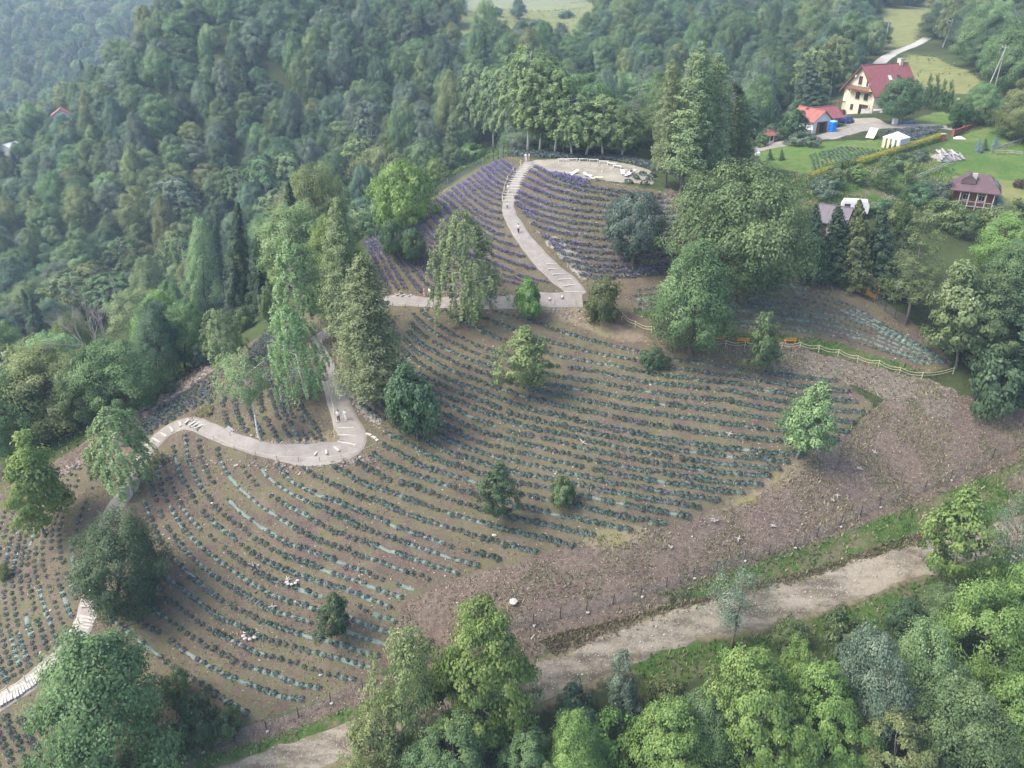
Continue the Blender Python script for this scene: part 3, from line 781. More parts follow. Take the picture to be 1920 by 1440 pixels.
def bare_tree():
    r = np.random.default_rng(77); m = MB()
    tr = [(0, 0, -.3), (.1, 0, 3), (.05, .1, 5.2)]
    m.tube(tr, [.2, .16, .13], 6)
    def grow(p, d, L, rad, lev):
        q = p + d * L
        m.tube([tuple(p), tuple(p + d * L * .5 + Vector((0, 0, .04 * L))), tuple(q)], [rad, rad * .8, rad * .55], 4 if lev < 2 else 3, cap=False)
        if lev >= 4: return
        for _ in range(3 if lev < 3 else 4):
            nd = (d + Vector(r.normal(0, .36, 3)) + Vector((0, 0, .12))).normalized()
            grow(q, nd, L * r.uniform(.55, .8), rad * .55, lev + 1)
    for a in range(5):
        d = Vector((math.cos(a * 1.3) * .45, math.sin(a * 1.3) * .45, 1)).normalized()
        grow(Vector((.05, .1, 4.0 + a * .28)), d, 2.6, .085, 0)
    return m.mesh("bare_tree_branches", TWIG, True)
BARE = bare_tree()

def place_tree(kind, name, base, top, width, label, mat=None, cat="tree", group=None, hmin=None, rz=None):
    """a tree standing where its foot is seen, as tall and as wide as it is seen"""
    P = PROTO[kind]; B = g1(*base)
    f = pix(B)[0, 2]
    k = (720.0 - top[1]) / FPX
    h = B[1] * (k * CP - SP) / (CP + k * SP) + CAM_Z - B[2]
    fw2 = B[1] * CP - (B[2] + h - CAM_Z) * SP
    lean = ((top[0] - 960) / FPX * fw2 - B[0]) / max(h, 1)
    lean = max(-.3, min(.3, lean))
    R = width / 2 / FPX * f
    o = root(name, B - np.array([0, 0, .05]), label, cat, group)
    o.scale = (R / P['R'] * .87, R / P['R'] * .87, h / P['h'])
    o.rotation_euler = (0, math.atan(lean), 0)
    z = random.uniform(0, 6.28) if rz is None else rz
    for part in ('trunk', 'crown'):
        c = link(part, P[part], o); c.rotation_euler = (0, 0, z)
        if part == 'crown' and mat is not None:
            c.material_slots[0].link = 'OBJECT'; c.material_slots[0].material = mat
    return o

HERO = [
 # kind, name, foot, top, width, leaf, label
 ('linden', 'broadleaf_tree', (205,1470), (170,1168), 275, L_MID, "full rounded fresh green tree at the foot of the plank walk, nearest of all"),
 ('oak', 'broadleaf_tree', (215,1150), (236,960), 184, L_DEEP, "wide dark tree spreading over the lower path"),
 ('birch', 'birch_tree', (248,928), (200,762), 122, L_BIRCH, "light green birch beside the gravel gap in the lower path"),
 ('leaning', 'broadleaf_tree', (84,1003), (40,800), 112, L_BRIGHT, "leaning dark-trunked tree over the tufted rows at the forest edge"),
 ('birch_open', 'birch_tree', (490,826), (440,655), 108, L_BIRCH, "birch with a long bare white trunk and forked limbs by the lower path"),
 ('birch2', 'birch_tree', (432,700), (402,578), 72, L_BIRCH, "small yellowish birch standing just behind the forked birch"),
 ('birch_weep', 'birch_tree', (578,748), (532,575), 104, L_BIRCH, "weeping birch with a curved white foot left of the worn path"),
 ('birch2', 'birch_tree', (572,640), (545,450), 100, L_BIRCH, "pale weeping birch rising against the dark spruces"),
 ('larch', 'larch_tree', (648,645), (632,365), 110, L_LARCH, "taller of the two soft green larches by the path bend"),
 ('larch', 'larch_tree', (703,752), (678,474), 158, L_LARCH, "broader larch with a reddish trunk on the bank of the worn path"),
 ('birch_weep', 'birch_tree', (880,607), (862,396), 128, L_BIRCH, "weeping birch alone in front of the purple lavender"),
 ('young', 'small_tree', (783,822), (762,680), 106, L_DEEP, "small dark tree with whitish shoot tips in the lavender rows"),
 ('sparse', 'small_tree', (990,745), (980,608), 108, L_YELLOW, "loose yellowish green tree in the middle of the lavender field"),
 ('young', 'young_tree', (990,600), (988,518), 54, L_BRIGHT, "small bright green tree at the edge of the cross path"),
 ('bush', 'round_bush', (1130,604), (1130,522), 76, L_OLIVE, "round olive green bush at the end of the cross path"),
 ('ball', 'round_tree', (1187,497), (1195,366), 128, L_PEAR, "ball-shaped grey-green tree alone in the upper lavender rows"),
 ('ball', 'round_tree', (743,491), (731,415), 56, L_DEEP, "left one of two small round trees in the purple rows"),
 ('ball', 'round_tree', (778,497), (771,430), 56, L_DEEP, "right one of two small round trees in the purple rows"),
 ('oak', 'broadleaf_tree', (1392,572), (1392,298), 268, L_MID, "huge broad dark green tree above the terrace garden"),
 ('linden', 'broadleaf_tree', (1294,668), (1308,440), 178, L_MID, "large egg-shaped green tree standing beside the rope fence"),
 ('sparse2', 'small_tree', (1424,702), (1437,578), 64, L_MID, "slim sparse tree with a white foot by the orange benches"),
 ('leaning', 'leaning_tree', (1493,860), (1548,710), 92, L_BIRCH, "leaning fresh green tree at the right edge of the lavender field"),
 ('sparse', 'young_tree', (930,987), (938,862), 76, L_DEEP, "slender dark green sapling in the lower lavender rows"),
 ('young', 'young_tree', (1055,950), (1056,892), 54, L_MID, "little conical green bush low in the lavender rows"),
 ('sparse', 'young_tree', (622,1208), (625,1110), 72, L_DEEP, "thin nearly transparent sapling among the lowest rows"),
 ('maple', 'broadleaf_tree', (905,1400), (905,1105), 190, L_BRIGHT, "tall bright green tree beside the dirt road"),
 ('shrub_tree', 'shrub_tree', (752,1430), (765,1180), 150, L_YELLOW, "straggly yellow-green tree left of the tall roadside tree"),
 ('willow', 'silvery_tree', (1372,1212), (1390,1058), 122, L_SILVER, "slender silvery tree on the near edge of the dirt road"),
 ('sparse', 'broadleaf_tree', (1778,1115), (1822,908), 128, L_BRIGHT, "tall thin bright tree with a slanting trunk by the dirt road"),
 ('larch_tall', 'larch_tree', (1248,352), (1262,112), 66, L_LARCH, "slim larch with a bare lower trunk at the rim of the viewing ground"),
 ('larch_tall', 'larch_tree', (1276,364), (1318,78), 102, L_LARCH, "tallest larch of the group beside the viewing ground"),
 ('larch_tall', 'larch_tree', (1318,352), (1350,100), 92, L_LARCH, "third larch of the group, right behind the tallest"),
 ('larch', 'larch_tree', (1372,320), (1385,190), 92, L_LARCH, "shorter larch right of the tall larch group"),
 ('larch_open', 'larch_tree', (1700,606), (1745,372), 140, L_OLIVE, "tall tawny larch with a grey trunk inside the garden fence"),
 ('spruce2', 'spruce_tree', (1566,520), (1572,385), 92, L_SPRUCE, "dark spruce in front of the grey-roofed shed"),
 ('spruce2', 'spruce_tree', (1606,540), (1612,372), 82, L_OLIVE, "olive green spruce over the orange cabin"),
 ('spruce2', 'spruce_tree', (1650,545), (1655,385), 86, L_SPRUCE, "dark spruce between the orange cabin and the tawny larch"),
 ('spruce', 'spruce_tree', (1528,525), (1530,380), 76, L_SPRUCE, "spruce tucked behind the huge broad tree"),
 ('thuja', 'thuja_tree', (1690,470), (1700,345), 34, L_THUJA, "single dark pointed thuja in the garden above the cabin"),
 ('sparse', 'broadleaf_tree', (1792,690), (1810,478), 120, L_BIRCH, "airy tree with thin twin trunks at the end of the rope fence"),
 ('maple', 'broadleaf_tree', (1830,690), (1868,500), 150, L_MID, "denser tree right of the twin-trunked one by the rope fence"),
 ('bush2', 'dark_bush', (1870,765), (1878,650), 120, L_DEEP, "dark spreading bush below the end of the rope fence"),
 ('linden2', 'broadleaf_tree', (1885,520), (1862,395), 118, L_BRIGHT, "bright yellow-green tree below the brown-roofed cottage"),
 ('linden2', 'broadleaf_tree', (1905,600), (1920,440), 120, L_MID, "mid green tree at the right below the bright one"),
 ('ball', 'round_tree', (1690,233), (1691,146), 84, L_DEEP, "dense round tree in front of the yellow house"),
 ('young', 'young_tree', (1490,262), (1490,192), 54, L_DEEP, "young tree on a thin stem in front of the white garage"),
 ('linden2', 'broadleaf_tree', (1848,232), (1842,148), 76, L_MID, "round tree behind the brick wall"),
 ('linden2', 'broadleaf_tree', (1925,265), (1920,140), 112, L_YELLOW, "big yellow-green tree right of the brick wall"),
 ('sparse2', 'fruit_tree', (1653,358), (1662,288), 42, L_MID, "slim fruit tree in the orchard below the clipped hedge"),
 ('sparse', 'fruit_tree', (1610,348), (1612,305), 36, L_BRIGHT, "small bright fruit tree in the orchard grass"),
 ('sparse2', 'fruit_tree', (1703,345), (1706,300), 26, L_YELLOW, "thin young fruit tree beside the old rail fence"),
]
def hero_trees():
    for kind, name, foot, top, w, mat, label in HERO:
        place_tree(kind, name, foot, top, w, label, mat, "bush" if "bush" in name else "tree")
hero_trees()

# thujas by the house
for k, (bx, by, ty) in enumerate([(1738,204,140),(1751,206,140),(1764,209,150),(1777,212,152)]):
    place_tree('thuja', 'thuja_tree', (bx, by), (bx + 9, ty - 4), 16, ["first", "second", "third", "fourth"][k] + " clipped thuja from the yellow house in the row of four", L_THUJA, group="row of four thujas on the lawn")
for k, (bx, by, ty) in enumerate([(1786,240,190),(1799,238,190),(1811,236,190)]):
    place_tree('thuja', 'thuja_tree', (bx, by), (bx + 9, ty), 24, ["nearest to the driveway", "middle", "nearest to the brick wall"][k] + " of three bright thujas in one clump", L_THUJA, group="three thujas by the brick wall")
for k, (bx, by, ty, w, mt, lb) in enumerate([(1835,285,258,20,L_FROST,"small blue spruce on the lawn, lowest of three"),(1847,281,258,17,L_SPRUCE,"small dark spruce between two blue spruces on the lawn"),(1866,276,253,18,L_FROST,"small blue spruce on the lawn nearest the rail fence")]):
    place_tree('spruce_small', 'garden_spruce', (bx, by), (bx + 2, ty), w, lb, mt, group="three small spruces on the lawn")
place_tree('spruce_small', 'blue_spruce', (1862,392), (1870,335), 46, "broad blue spruce against the brown-roofed cottage", L_FROST)
place_tree('spruce_small', 'garden_spruce', (1444,300), (1444,278), 18, "small dark spruce by the white bench below the well", L_SPRUCE)
place_tree('spruce_small', 'garden_spruce', (1466,300), (1466,279), 18, "small dark spruce next to another in the front lawn", L_SPRUCE)
_b = place_tree('spruce2', 'spruce_tree', (1520,205), (1515,106), 78, "soft grey-green spruce behind the garage roof", L_BLUE)
place_tree('spruce2', 'spruce_tree', (1455,232), (1452,182), 42, "small pale spruce left of the garage", L_BLUE)

# birch grove behind the viewing ground
GROVE = [(897,270,890,112,52),(925,276,922,120,50),(941,280,935,130,56),(955,282,950,118,50),(965,283,962,126,44),(990,285,996,84,78),(1012,284,1030,105,70),(1040,288,1050,130,70),(975,284,980,128,40),(1073,293,1080,175,66),(1098,292,1105,180,70),(1130,295,1140,178,80),(1165,293,1170,200,70)]
GROVE_L = ["leftmost tall birch with a bare white trunk in the grove behind the viewing ground","second birch from the left in the grove","third birch from the left in the grove, above the gate","birch with the whitest stem in the middle of the grove","thin stem close behind the gate in the birch grove","tallest crown of the birch grove","broad birch at the right shoulder of the tall grove","last tall birch before the lower weeping ones","narrow birch squeezed inside the grove","weeping birch behind the left white benches","weeping birch behind the middle white benches","widest weeping birch behind the white benches","last weeping birch on the right behind the benches"]
for (bx, by, tx, ty, w), lb in zip(GROVE, GROVE_L):
    place_tree('birch_slim' if bx < 1060 else 'birch2', 'birch_tree', (bx, by), (tx, ty), w * 1.3, lb, L_BIRCH, group="birch grove behind the viewing ground")
place_tree('linden', 'broadleaf_tree', (850,268), (845,125), 78, "yellow-green broad tree at the left end of the birch grove", L_YELLOW)
place_tree('linden2', 'broadleaf_tree', (1195,285), (1185,215), 60, "dark tree filling the gap right of the weeping birches", L_DEEP)

# dark spruces and a bare tree at the edge of the left wood
for k, (bx, by, tx, ty, w, lb) in enumerate([(450,612,445,375,84,"tallest dark spruce at the edge of the left wood"),(408,590,405,398,50,"narrow dark spruce left of the tallest one"),(486,590,482,430,60,"dark spruce half behind the tallest one"),(330,545,325,468,42,"small dark spruce deeper in the left wood")]):
    place_tree('spruce', 'spruce_tree', (bx, by), (tx, ty), w, lb, L_SPRUCE, group="dark spruces in the left wood")
place_tree('egg' if 'egg' in PROTO else 'linden', 'upright_tree', (385,600), (378,398), 84, "pale upright tree left of the dark spruces", L_BIRCH)
B = g1(248, 752); _r = root("bare_tree", B, "leafless grey tree with fanned twigs at the wood edge", "tree"); _o = link("branches", BARE, _r)
_r.scale = (1.3, 1.3, 1.5); _r.rotation_euler = (0, -.30, .5)
WOODEDGE = [('linden2',(95,815),(70,650),190,L_YELLOW,"wide domed tree with yellowish top at the near wood edge"),('linden',(160,800),(150,640),110,L_MID,"mid green tree between the domed tree and the bare tree"),('linden',(300,720),(290,560),96,L_BLUE,"blue-green tree right behind the bare tree"),('linden2',(345,690),(350,555),90,L_MID,"mid green tree closing the wood edge below the pale upright tree"),
 ('linden2',(270,650),(250,535),110,L_YELLOW,"tawny topped tree above the bare tree"),('bush2',(455,620),(460,575),46,L_MID,"leafy bush in front of the dark spruces"),('bush2',(508,600),(500,530),50,L_MID,"green bush squeezed between birch and spruces"),
 ('bush',(320,735),(318,708),30,L_BLUE,"lone small bush on the grass strip at the wood edge"),('sparse2',(375,690),(372,640),40,L_BLUE,"thin sapling on the grass strip at the wood edge")]
for kind, foot, top, w, mat, lb in WOODEDGE:
    place_tree(kind, 'wood_edge_tree' if 'bush' not in kind else 'wood_edge_bush', foot, top, w, lb, mat, "tree" if 'bush' not in kind else "bush")
# thickets on the bank left of the purple rows
THICK = [('thicket',(852,312),(850,272),60,L_MID,'dense green shrub on the bank just below the gate'),('bush2',(885,298),(885,270),50,L_BRIGHT,'light shrub nearest to the gate on the bank'),('thicket',(820,340),(815,295),64,L_BRIGHT,'light green shrub midway down the bank'),('bush2',(790,372),(788,335),56,L_MID,'green shrub against the bank fence'),('thicket',(720,350),(715,268),90,L_YELLOW,'pale shrub mass behind the glossy thicket'),('bush2',(660,440),(655,385),66,L_BRIGHT,'bright bush low on the bank beside the wood'),('thicket',(752,420),(755,300),150,L_BRIGHT,"big glossy green thicket left of the purple rows"),('thicket',(690,380),(690,295),100,L_YELLOW,"light green thicket farther left on the bank"),('bush2',(640,420),(640,340),80,L_MID,"rounded bush at the foot of the bank thickets"),('thicket',(800,330),(790,262),90,L_MID,"thicket high on the bank near the gate"),
 ('bush2',(700,440),(700,400),60,L_DEEP,"dark low bush beside the two round trees"),('linden2',(560,470),(560,345),100,L_YELLOW,"yellow-green tree on the near side of the ravine"),('linden',(620,400),(620,285),90,L_MID,"mid green tree left of the bank thickets"),('linden2',(505,480),(500,400),84,L_YELLOW,"pale tree above the dark spruces"),('linden',(740,300),(735,205),70,L_OLIVE,"olive tree on the ravine rim"),('birch2',(690,290),(690,185),70,L_SILVER,"greyish thin tree on the ravine rim")]
for kind, foot, top, w, mat, lb in THICK:
    place_tree(kind, 'bank_thicket' if kind in ('thicket', 'bush2') else 'rim_tree', foot, top, w, lb, mat, "bush" if kind in ('thicket', 'bush2') else "tree")
# the near wood below the dirt road
NEAR = [('maple2',(1430,1480),(1410,1205),190,L_BRIGHT,"bright layered tree in the near wood, below the silvery tree"),('maple',(1250,1500),(1260,1300),170,L_BRIGHT,"fresh green tree at the lower picture edge, centre"),('linden2',(1330,1460),(1320,1290),120,L_MID,"mid green tree between two bright trees"),('maple2',(1560,1480),(1550,1230),150,L_BRIGHT,"layered tree right of the brightest one"),
 ('linden2',(1640,1440),(1640,1160),150,L_SILVER,"silvery loose tree in the near wood"),('linden',(1740,1400),(1735,1150),160,L_BIRCH,"tall mid green tree in the near wood"),('linden2',(1850,1330),(1850,1080),170,L_BRIGHT,"broad tree beside the right end of the dirt road"),('maple',(1925,1280),(1915,1030),150,L_BRIGHT,"fresh green tree cut by the right picture edge"),('willow',(1900,1130),(1915,940),120,L_SILVER,"thin grey shrub tree by the right end of the dirt road"),
 ('linden2',(1800,1480),(1800,1260),190,L_MID,"dark tree in the lower right corner wood"),('maple2',(1670,1520),(1680,1330),180,L_YELLOW,"yellowish tree at the lower picture edge, right"),('maple',(1920,1480),(1920,1250),180,L_BRIGHT,"tree filling the lower right corner"),('linden',(1080,1500),(1075,1330),140,L_BRIGHT,"fresh tree at the lower edge right of the tall roadside tree"),('bush2',(1080,1370),(1080,1290),90,L_BLUE,"dark blue-green bush at the road edge"),
 ('sparse2',(1172,1360),(1165,1215),76,L_SILVER,"grey-green brushy sapling at the road edge"),('maple2',(990,1500),(985,1370),130,L_MID,"low tree below the tall roadside tree"),('linden2',(850,1500),(850,1340),160,L_MID,"dark tree under the tall roadside tree"),('shrub_tree',(700,1500),(700,1340),150,L_YELLOW,"straggly shrub tree at the lower edge, left of the tall roadside tree"),('linden2',(790,1520),(790,1400),130,L_MID,"tree at the lower edge under the straggly one"),
 ('maple',(1500,1390),(1500,1180),110,L_BRIGHT,"narrow bright tree behind the layered tree"),('bush2',(1580,1230),(1580,1150),90,L_MID,"bush on the bank of the dirt road"),('bush2',(1700,1190),(1705,1120),80,L_DEEP,"dark bush on the bank near the slanting tree"),('linden2',(1780,1230),(1770,1090),110,L_MID,"dark tree behind the slanting tree foot"),('bush2',(1480,1210),(1480,1160),70,L_YELLOW,"low yellowish bush at the road edge below the track bend"),
 ('bush2',(370,1400),(370,1310),90,L_DEEP,"dark bush right of the nearest rounded tree"),('bush2',(330,1320),(330,1255),60,L_MID,"small bush touching the nearest rounded tree"),('bush2',(420,1380),(430,1330),60,L_MID,"low bush at the lower end of the lavender rows"),('shrub_tree',(255,1500),(260,1440),80,L_SILVER,"pale shrub at the lower picture edge"),
 ('linden2',(1085,1480),(1085,1375),110,L_MID,"tree filling the gap below the dark blue-green bush"),('bush2',(1250,1330),(1250,1270),80,L_YELLOW,"yellowish bush on the near bank of the dirt road"),('bush2',(1150,1420),(1150,1340),100,L_BRIGHT,"bright bush beside the brushy sapling"),
 ('bush',(8,1085),(4,1058),26,L_YELLOW,"small yellow bush in the rows at the left picture edge"),('sparse2',(270,1150),(280,1085),46,L_BLUE,"bushy sapling beside the dark spreading tree"),('bush2',(1225,690),(1228,650),50,L_DEEP,"faint green bush at the top of the field"),('bush2',(1790,640),(1790,600),60,L_DEEP,"dark bush behind the twin trunks"),('bush2',(1700,560),(1690,520),70,L_SPRUCE,"dark undergrowth bush behind the cabin fence")]
for kind, foot, top, w, mat, lb in NEAR:
    b = kind in ('bush', 'bush2')
    place_tree(kind, 'low_bush' if b else 'near_wood_tree', foot, top, w, lb, mat, "bush" if b else "tree")
FARM = [((972,36),(972,-6),36,'dark lone tree standing in the far meadow'),((930,30),(930,14),26,'low shrub left of the lone tree in the far meadow'),((1010,52),(1012,36),40,'shrub clump on the far meadow below the lone tree'),((1060,34),(1060,20),34,'shrub clump right in the far meadow'),((900,52),(900,36),30,'shrub at the left lower edge of the far meadow')]
for f, t, w, lb in FARM: place_tree('linden' if w == 36 else 'bush2', 'meadow_tree' if w == 36 else 'meadow_shrub', f, t, w, lb, L_BLUE, 'tree' if w == 36 else 'bush')
GARDEN = [((1430,275),(1430,246),26),((1468,262),(1468,240),40),((1500,272),(1500,248),50),((1525,275),(1525,255),30),((1445,255),(1446,232),34)]
for k, (f, t, w) in enumerate(GARDEN):
    place_tree('bush2', 'garden_bush', f, t, w, ["clipped bush beside the white well house","bush left of the young tree by the garage","widest bush in front of the garage","bush at the turn of the driveway","bush behind the white well house"][k], L_SILVER if k else L_MID, "bush", "bushes in front of the garage")
ORCH = [((1585,335),(1580,300),60),((1560,350),(1556,318),50),((1545,365),(1540,330),60),((1690,318),(1690,288),50),((1725,300),(1722,280),40),((1720,380),(1720,345),70),((1755,370),(1750,335),60),((1690,420),(1690,380),60),((1765,420),(1760,375),80),((1800,440),(1800,395),60),((1650,395),(1650,372),50),((1880,445),(1880,385),80),((1835,420),(1832,392),50),((1905,440),(1910,375),60),((1900,255),(1890,225),70)]
ORCH_L = ["dense bush under the hedge in the orchard","bush left in the orchard","low bush nearest the huge broad tree","bush below the white tent","bush left of the plank pile","tangled bush left of the cottage","bush touching the cottage eaves","bush behind the single thuja","dark bush below the cottage porch","round bush in front of the cottage","low bush behind the white van","green bush right of the blue spruce","bush at the cottage corner","shrub at the right end below the lawn","bushy shrub behind the lawn rails"]
for (f, t, w), lb in zip(ORCH, ORCH_L):
    place_tree('bush2', 'orchard_bush', f, t, w, lb, random.choice([L_MID, L_DEEP, L_SILVER, L_YELLOW]), "bush", "bushes round the orchard")

# ------------------------------------------------------------------ the woods on the far slopes
LIB = []
for sd, pf, R, h, base in ((61,'dome',4.8,11,.15),(62,'egg',4.2,13,.15),(63,'round',4.6,12,.2),(64,'tall',3.4,14,.15),(65,'dome',5.4,12,.12)):
    q, t, c, z0 = make_crown(sd, h, R, base, pf, 17, 104, .58, .8, .44, .95, lumps=.20, inner=.45, up=.45, shell=.84, nz=.09, tn=.05)
    LIB.append(dict(Q=q, T=t, R=R, h=h, con=0, mesh=quad_mesh("wood_crown", q, L_MID, tint=t), trunk=make_trunk(sd, h, .2, c, z0, nl=8).mesh("wood_trunk", BARK_GREY)))
q, t, c, z0 = make_conifer(66, 14, 3.2, .05, 22, 8, 16, .9, .45, .4, .32, .1, .8)
LIB.append(dict(Q=q, T=t, R=3.2, h=14, con=1, mesh=quad_mesh("wood_crown", q, L_SPRUCE, tint=t), trunk=make_trunk(66, 13, .2, None, z0, nl=0).mesh("wood_trunk", BARK)))
MIXES = [L_MID, L_DEEP, L_BLUE, L_SILVER, L_YELLOW, L_BIRCH, L_BRIGHT]
LOOK = ["mid green broadleaf", "dark green broadleaf", "blue-green broadleaf", "greyish silver-green broadleaf", "yellow-green broadleaf", "pale green broadleaf", "fresh green broadleaf"]

KEEP_OUT = [MEADOW_W] + [wpoly(p) for p in (
 [(650,470),(690,420),(760,365),(850,310),(940,272),(1000,290),(1260,300),(1330,330),(1420,260),(1440,225),(1560,190),(1600,150),(1640,110),(1700,75),(1760,90),(1830,130),(1850,180),(1960,200),(2000,300),(1990,460),(1900,540),(1860,760),(2000,780),(2050,930),(1960,1030),(1500,1230),(1100,1330),(700,1420),(300,1600),(-300,1600),(-300,900),(60,880),(200,800),(330,730),(395,690),(440,650),(520,600),(600,600),(640,540)],
 [(860,10),(920,-20),(1060,-20),(1130,-10),(1090,42),(1040,66),(960,72),(890,50)],
 [(300,760),(330,690),(360,600),(420,560),(540,545),(560,600),(440,660)],
 [(130,690),(170,600),(260,590),(290,690),(270,770),(190,760)],
 [(1615,60),(1680,15),(1740,0),(1800,-15),(1780,20),(1730,70),(1700,95),(1640,110)])]
HERO_XY = np.array([o.location[:2] for o in COL.objects if o.type == 'EMPTY' and o.get('category') in ('tree', 'bush')])
def scatter_wood():
    pts = []
    for (x0, x1, y0, y1, sp) in ((-260, 260, 34, 430, 9.2), (-520, 420, 430, 900, 11.5), (-900, 600, 900, 1500, 16.0)):
        nx, ny = int((x1 - x0) / sp), int((y1 - y0) / sp)
        gx, gy = np.meshgrid(np.arange(nx), np.arange(ny))
        X = x0 + (gx + .5 * (gy % 2) + rng.uniform(-.36, .36, gx.shape)) * sp; Y = y0 + (gy + rng.uniform(-.36, .36, gx.shape)) * sp
        pts.append(np.stack([X.ravel(), Y.ravel(), np.full(X.size, sp)], 1))
    P = np.concatenate(pts)
    Z = H(P[:, 0], P[:, 1]); p = pix(np.stack([P[:, 0], P[:, 1], Z], 1))
    ok = (p[:, 0] > -220) & (p[:, 0] < 2260) & (p[:, 1] > -120) & (p[:, 1] < 1620)
    for k in KEEP_OUT: ok &= ~in_poly(P[:, 0], P[:, 1], k)
    ok &= (P[:, 1] > 70) | (p[:, 0] > 1945)
    far_field = (vnoise(P[:, 0], P[:, 1], 260, 9) > .55) & (P[:, 1] > 1150)
    ok &= ~far_field
    d = np.min(np.hypot(P[:, None, 0] - HERO_XY[None, :, 0], P[:, None, 1] - HERO_XY[None, :, 1]), 1)
    ok &= d > 4.0
    vil = wpoly([(10, 300), (122, 238)])
    for v in vil:
        ok &= np.hypot(P[:, 0] - v[0], P[:, 1] - v[1]) > 10
        u = v / np.hypot(*v); al = P[:, 0] * u[0] + P[:, 1] * u[1]; ac = np.abs(P[:, 0] * u[1] - P[:, 1] * u[0])
        ok &= ~((ac < 3.0) & (al > np.hypot(*v) - 20) & (al < np.hypot(*v)))
    P = P[ok]; Z = Z[ok]; p = p[ok]
    # is any of the crown in sight (not wholly behind a crest)?
    vis = np.zeros(len(P), bool)
    for up in (7, 13):
        for s in range(0, len(P), 500):
            q = np.stack([P[s:s+500, 0], P[s:s+500, 1], Z[s:s+500] + up - CAM_Z], 1)
            f = np.linspace(.15, .985, 70)
            L = q[:, None, :] * f[None, :, None]
            vis[s:s+500] |= (L[:, :, 2] + CAM_Z > H(L[:, :, 0], L[:, :, 1])).all(1)
    return P[vis], Z[vis], p[vis]
WP, WZ, WPX = scatter_wood()
order = np.argsort(WPX[:, 2] + np.where((WPX[:, 0] < -30) | (WPX[:, 0] > 1950) | (WPX[:, 1] < 10) | (WPX[:, 1] > 1440), 1000, 0))
near_ids = order[:300]
REG = lambda x, y: "on the slope above the yellow house" if x > 100 else ("in the dip behind the viewing ground" if x > 5 and y < 330 else ("in the ravine wood left of the lavender hill" if y < 260 else "on the wooded ridge across the ravine"))
def tone(x, y, r):
    c = vnoise(np.array([x]), np.array([y]), 40, 5)[0] + r.uniform(-.3, .3)
    return int(np.clip(c, 0, .999) * 6)
def woods():
    r = np.random.default_rng(5)
    mats = MIXES + [L_SPRUCE]
    near = set(near_ids.tolist()); src = {}
    pos = []; scl = []; rot = []; kin = []
    LEAFY = ['linden', 'linden2', 'oak']
    for i in range(len(WP)):
        x, y, sp = WP[i]; z = WZ[i]
        con = r.uniform() < .05
        lib = LIB[5] if con else LIB[r.integers(0, 5)]
        k = tone(x, y, r); near_rim = x < 0 and y < 205
        k = [4, 5, 5, 0, 4, 6, 6, 0][r.integers(0, 8)] if near_rim else ([0, 2, 1, 3, 0, 5, 4][r.integers(0, 7)] if r.uniform() < .5 else [0, 2, 1, 0, 3, 4][k])  # beyond the rim leaves turn bluer and darker: haze put into leaf colour
        s = r.uniform(.80, 1.30); sh = s * r.uniform(.85, 1.3); rz = r.uniform(0, 6.283)
        if sp > 9.3: s *= sp / 9.4; sh *= 1.1
        pk = ('spruce', 'spruce2')[r.integers(0, 2)] if con else (LEAFY + ['linden2', 'linden', 'birch2'])[r.integers(0, 6)]
        if i not in near and pk == 'birch2': pk = 'linden'
        pr = PROTO[pk]; fx = lib['R'] * s / pr['R'] * (1.0 if con else 1.08); fz = lib['h'] * sh / pr['h']
        ex, ey = r.normal(0, .03), r.normal(0, .03)
        if i in near:
            look = "dark conical spruce" if con else LOOK[k] + (" tree")
            o = root("wood_spruce" if con else "wood_tree", (x, y, z - .2), look + " " + REG(x, y), "tree", look + "s " + REG(x, y))
            o.scale = (fx, fx, fz); o.rotation_euler = (ex, ey, rz)
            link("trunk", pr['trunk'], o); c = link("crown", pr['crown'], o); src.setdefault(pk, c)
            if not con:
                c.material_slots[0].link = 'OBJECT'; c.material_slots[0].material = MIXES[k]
        else:
            pos.append((x, y, z - .2)); scl.append((fx, fx, fz)); rot.append((ex, ey, rz))
            kin.append(('spruce', 'spruce2', 'linden', 'linden2', 'oak').index(pk) * 10 + (7 if con else k))
    for pk in ('spruce', 'spruce2', 'linden', 'linden2', 'oak'):      # any kind not among the nearest: take the crown of a single tree
        if pk not in src: src[pk] = next(o for o in COL.objects if o.type == 'MESH' and o.data == PROTO[pk]['crown'])
    # the farther trees: one mass, each point of it grows a crown
    me = bpy.data.meshes.new("far_woods"); me.vertices.add(len(pos)); me.vertices.foreach_set("co", np.array(pos, np.float32).ravel())
    for nm, tp, dat in (("tree_scale", 'FLOAT_VECTOR', scl), ("tree_turn", 'FLOAT_VECTOR', rot)):
        at = me.attributes.new(nm, tp, 'POINT'); at.data.foreach_set("vector", np.array(dat, np.float32).ravel())
    at = me.attributes.new("tree_kind", 'INT', 'POINT'); at.data.foreach_set("value", np.array(kin, np.int32))
    o = link("far_woods", me, kind="stuff", label="mass of mixed trees covering the far wooded slopes")
    g = bpy.data.node_groups.new("far_woods", 'GeometryNodeTree')
    g.interface.new_socket("Geometry", in_out='INPUT', socket_type='NodeSocketGeometry'); g.interface.new_socket("Geometry", in_out='OUTPUT', socket_type='NodeSocketGeometry')
    N = g.nodes.new; gi = N("NodeGroupInput"); go = N("NodeGroupOutput"); jn = N("GeometryNodeJoinGeometry"); g.links.new(jn.outputs[0], go.inputs[0])
    def attr(nm, tp):
        n = N("GeometryNodeInputNamedAttribute"); n.data_type = tp; n.inputs['Name'].default_value = nm; return n.outputs['Attribute']
    sc = attr("tree_scale", 'FLOAT_VECTOR'); er = N("FunctionNodeEulerToRotation"); g.links.new(attr("tree_turn", 'FLOAT_VECTOR'), er.inputs[0]); kd = attr("tree_kind", 'INT')
    info = {}
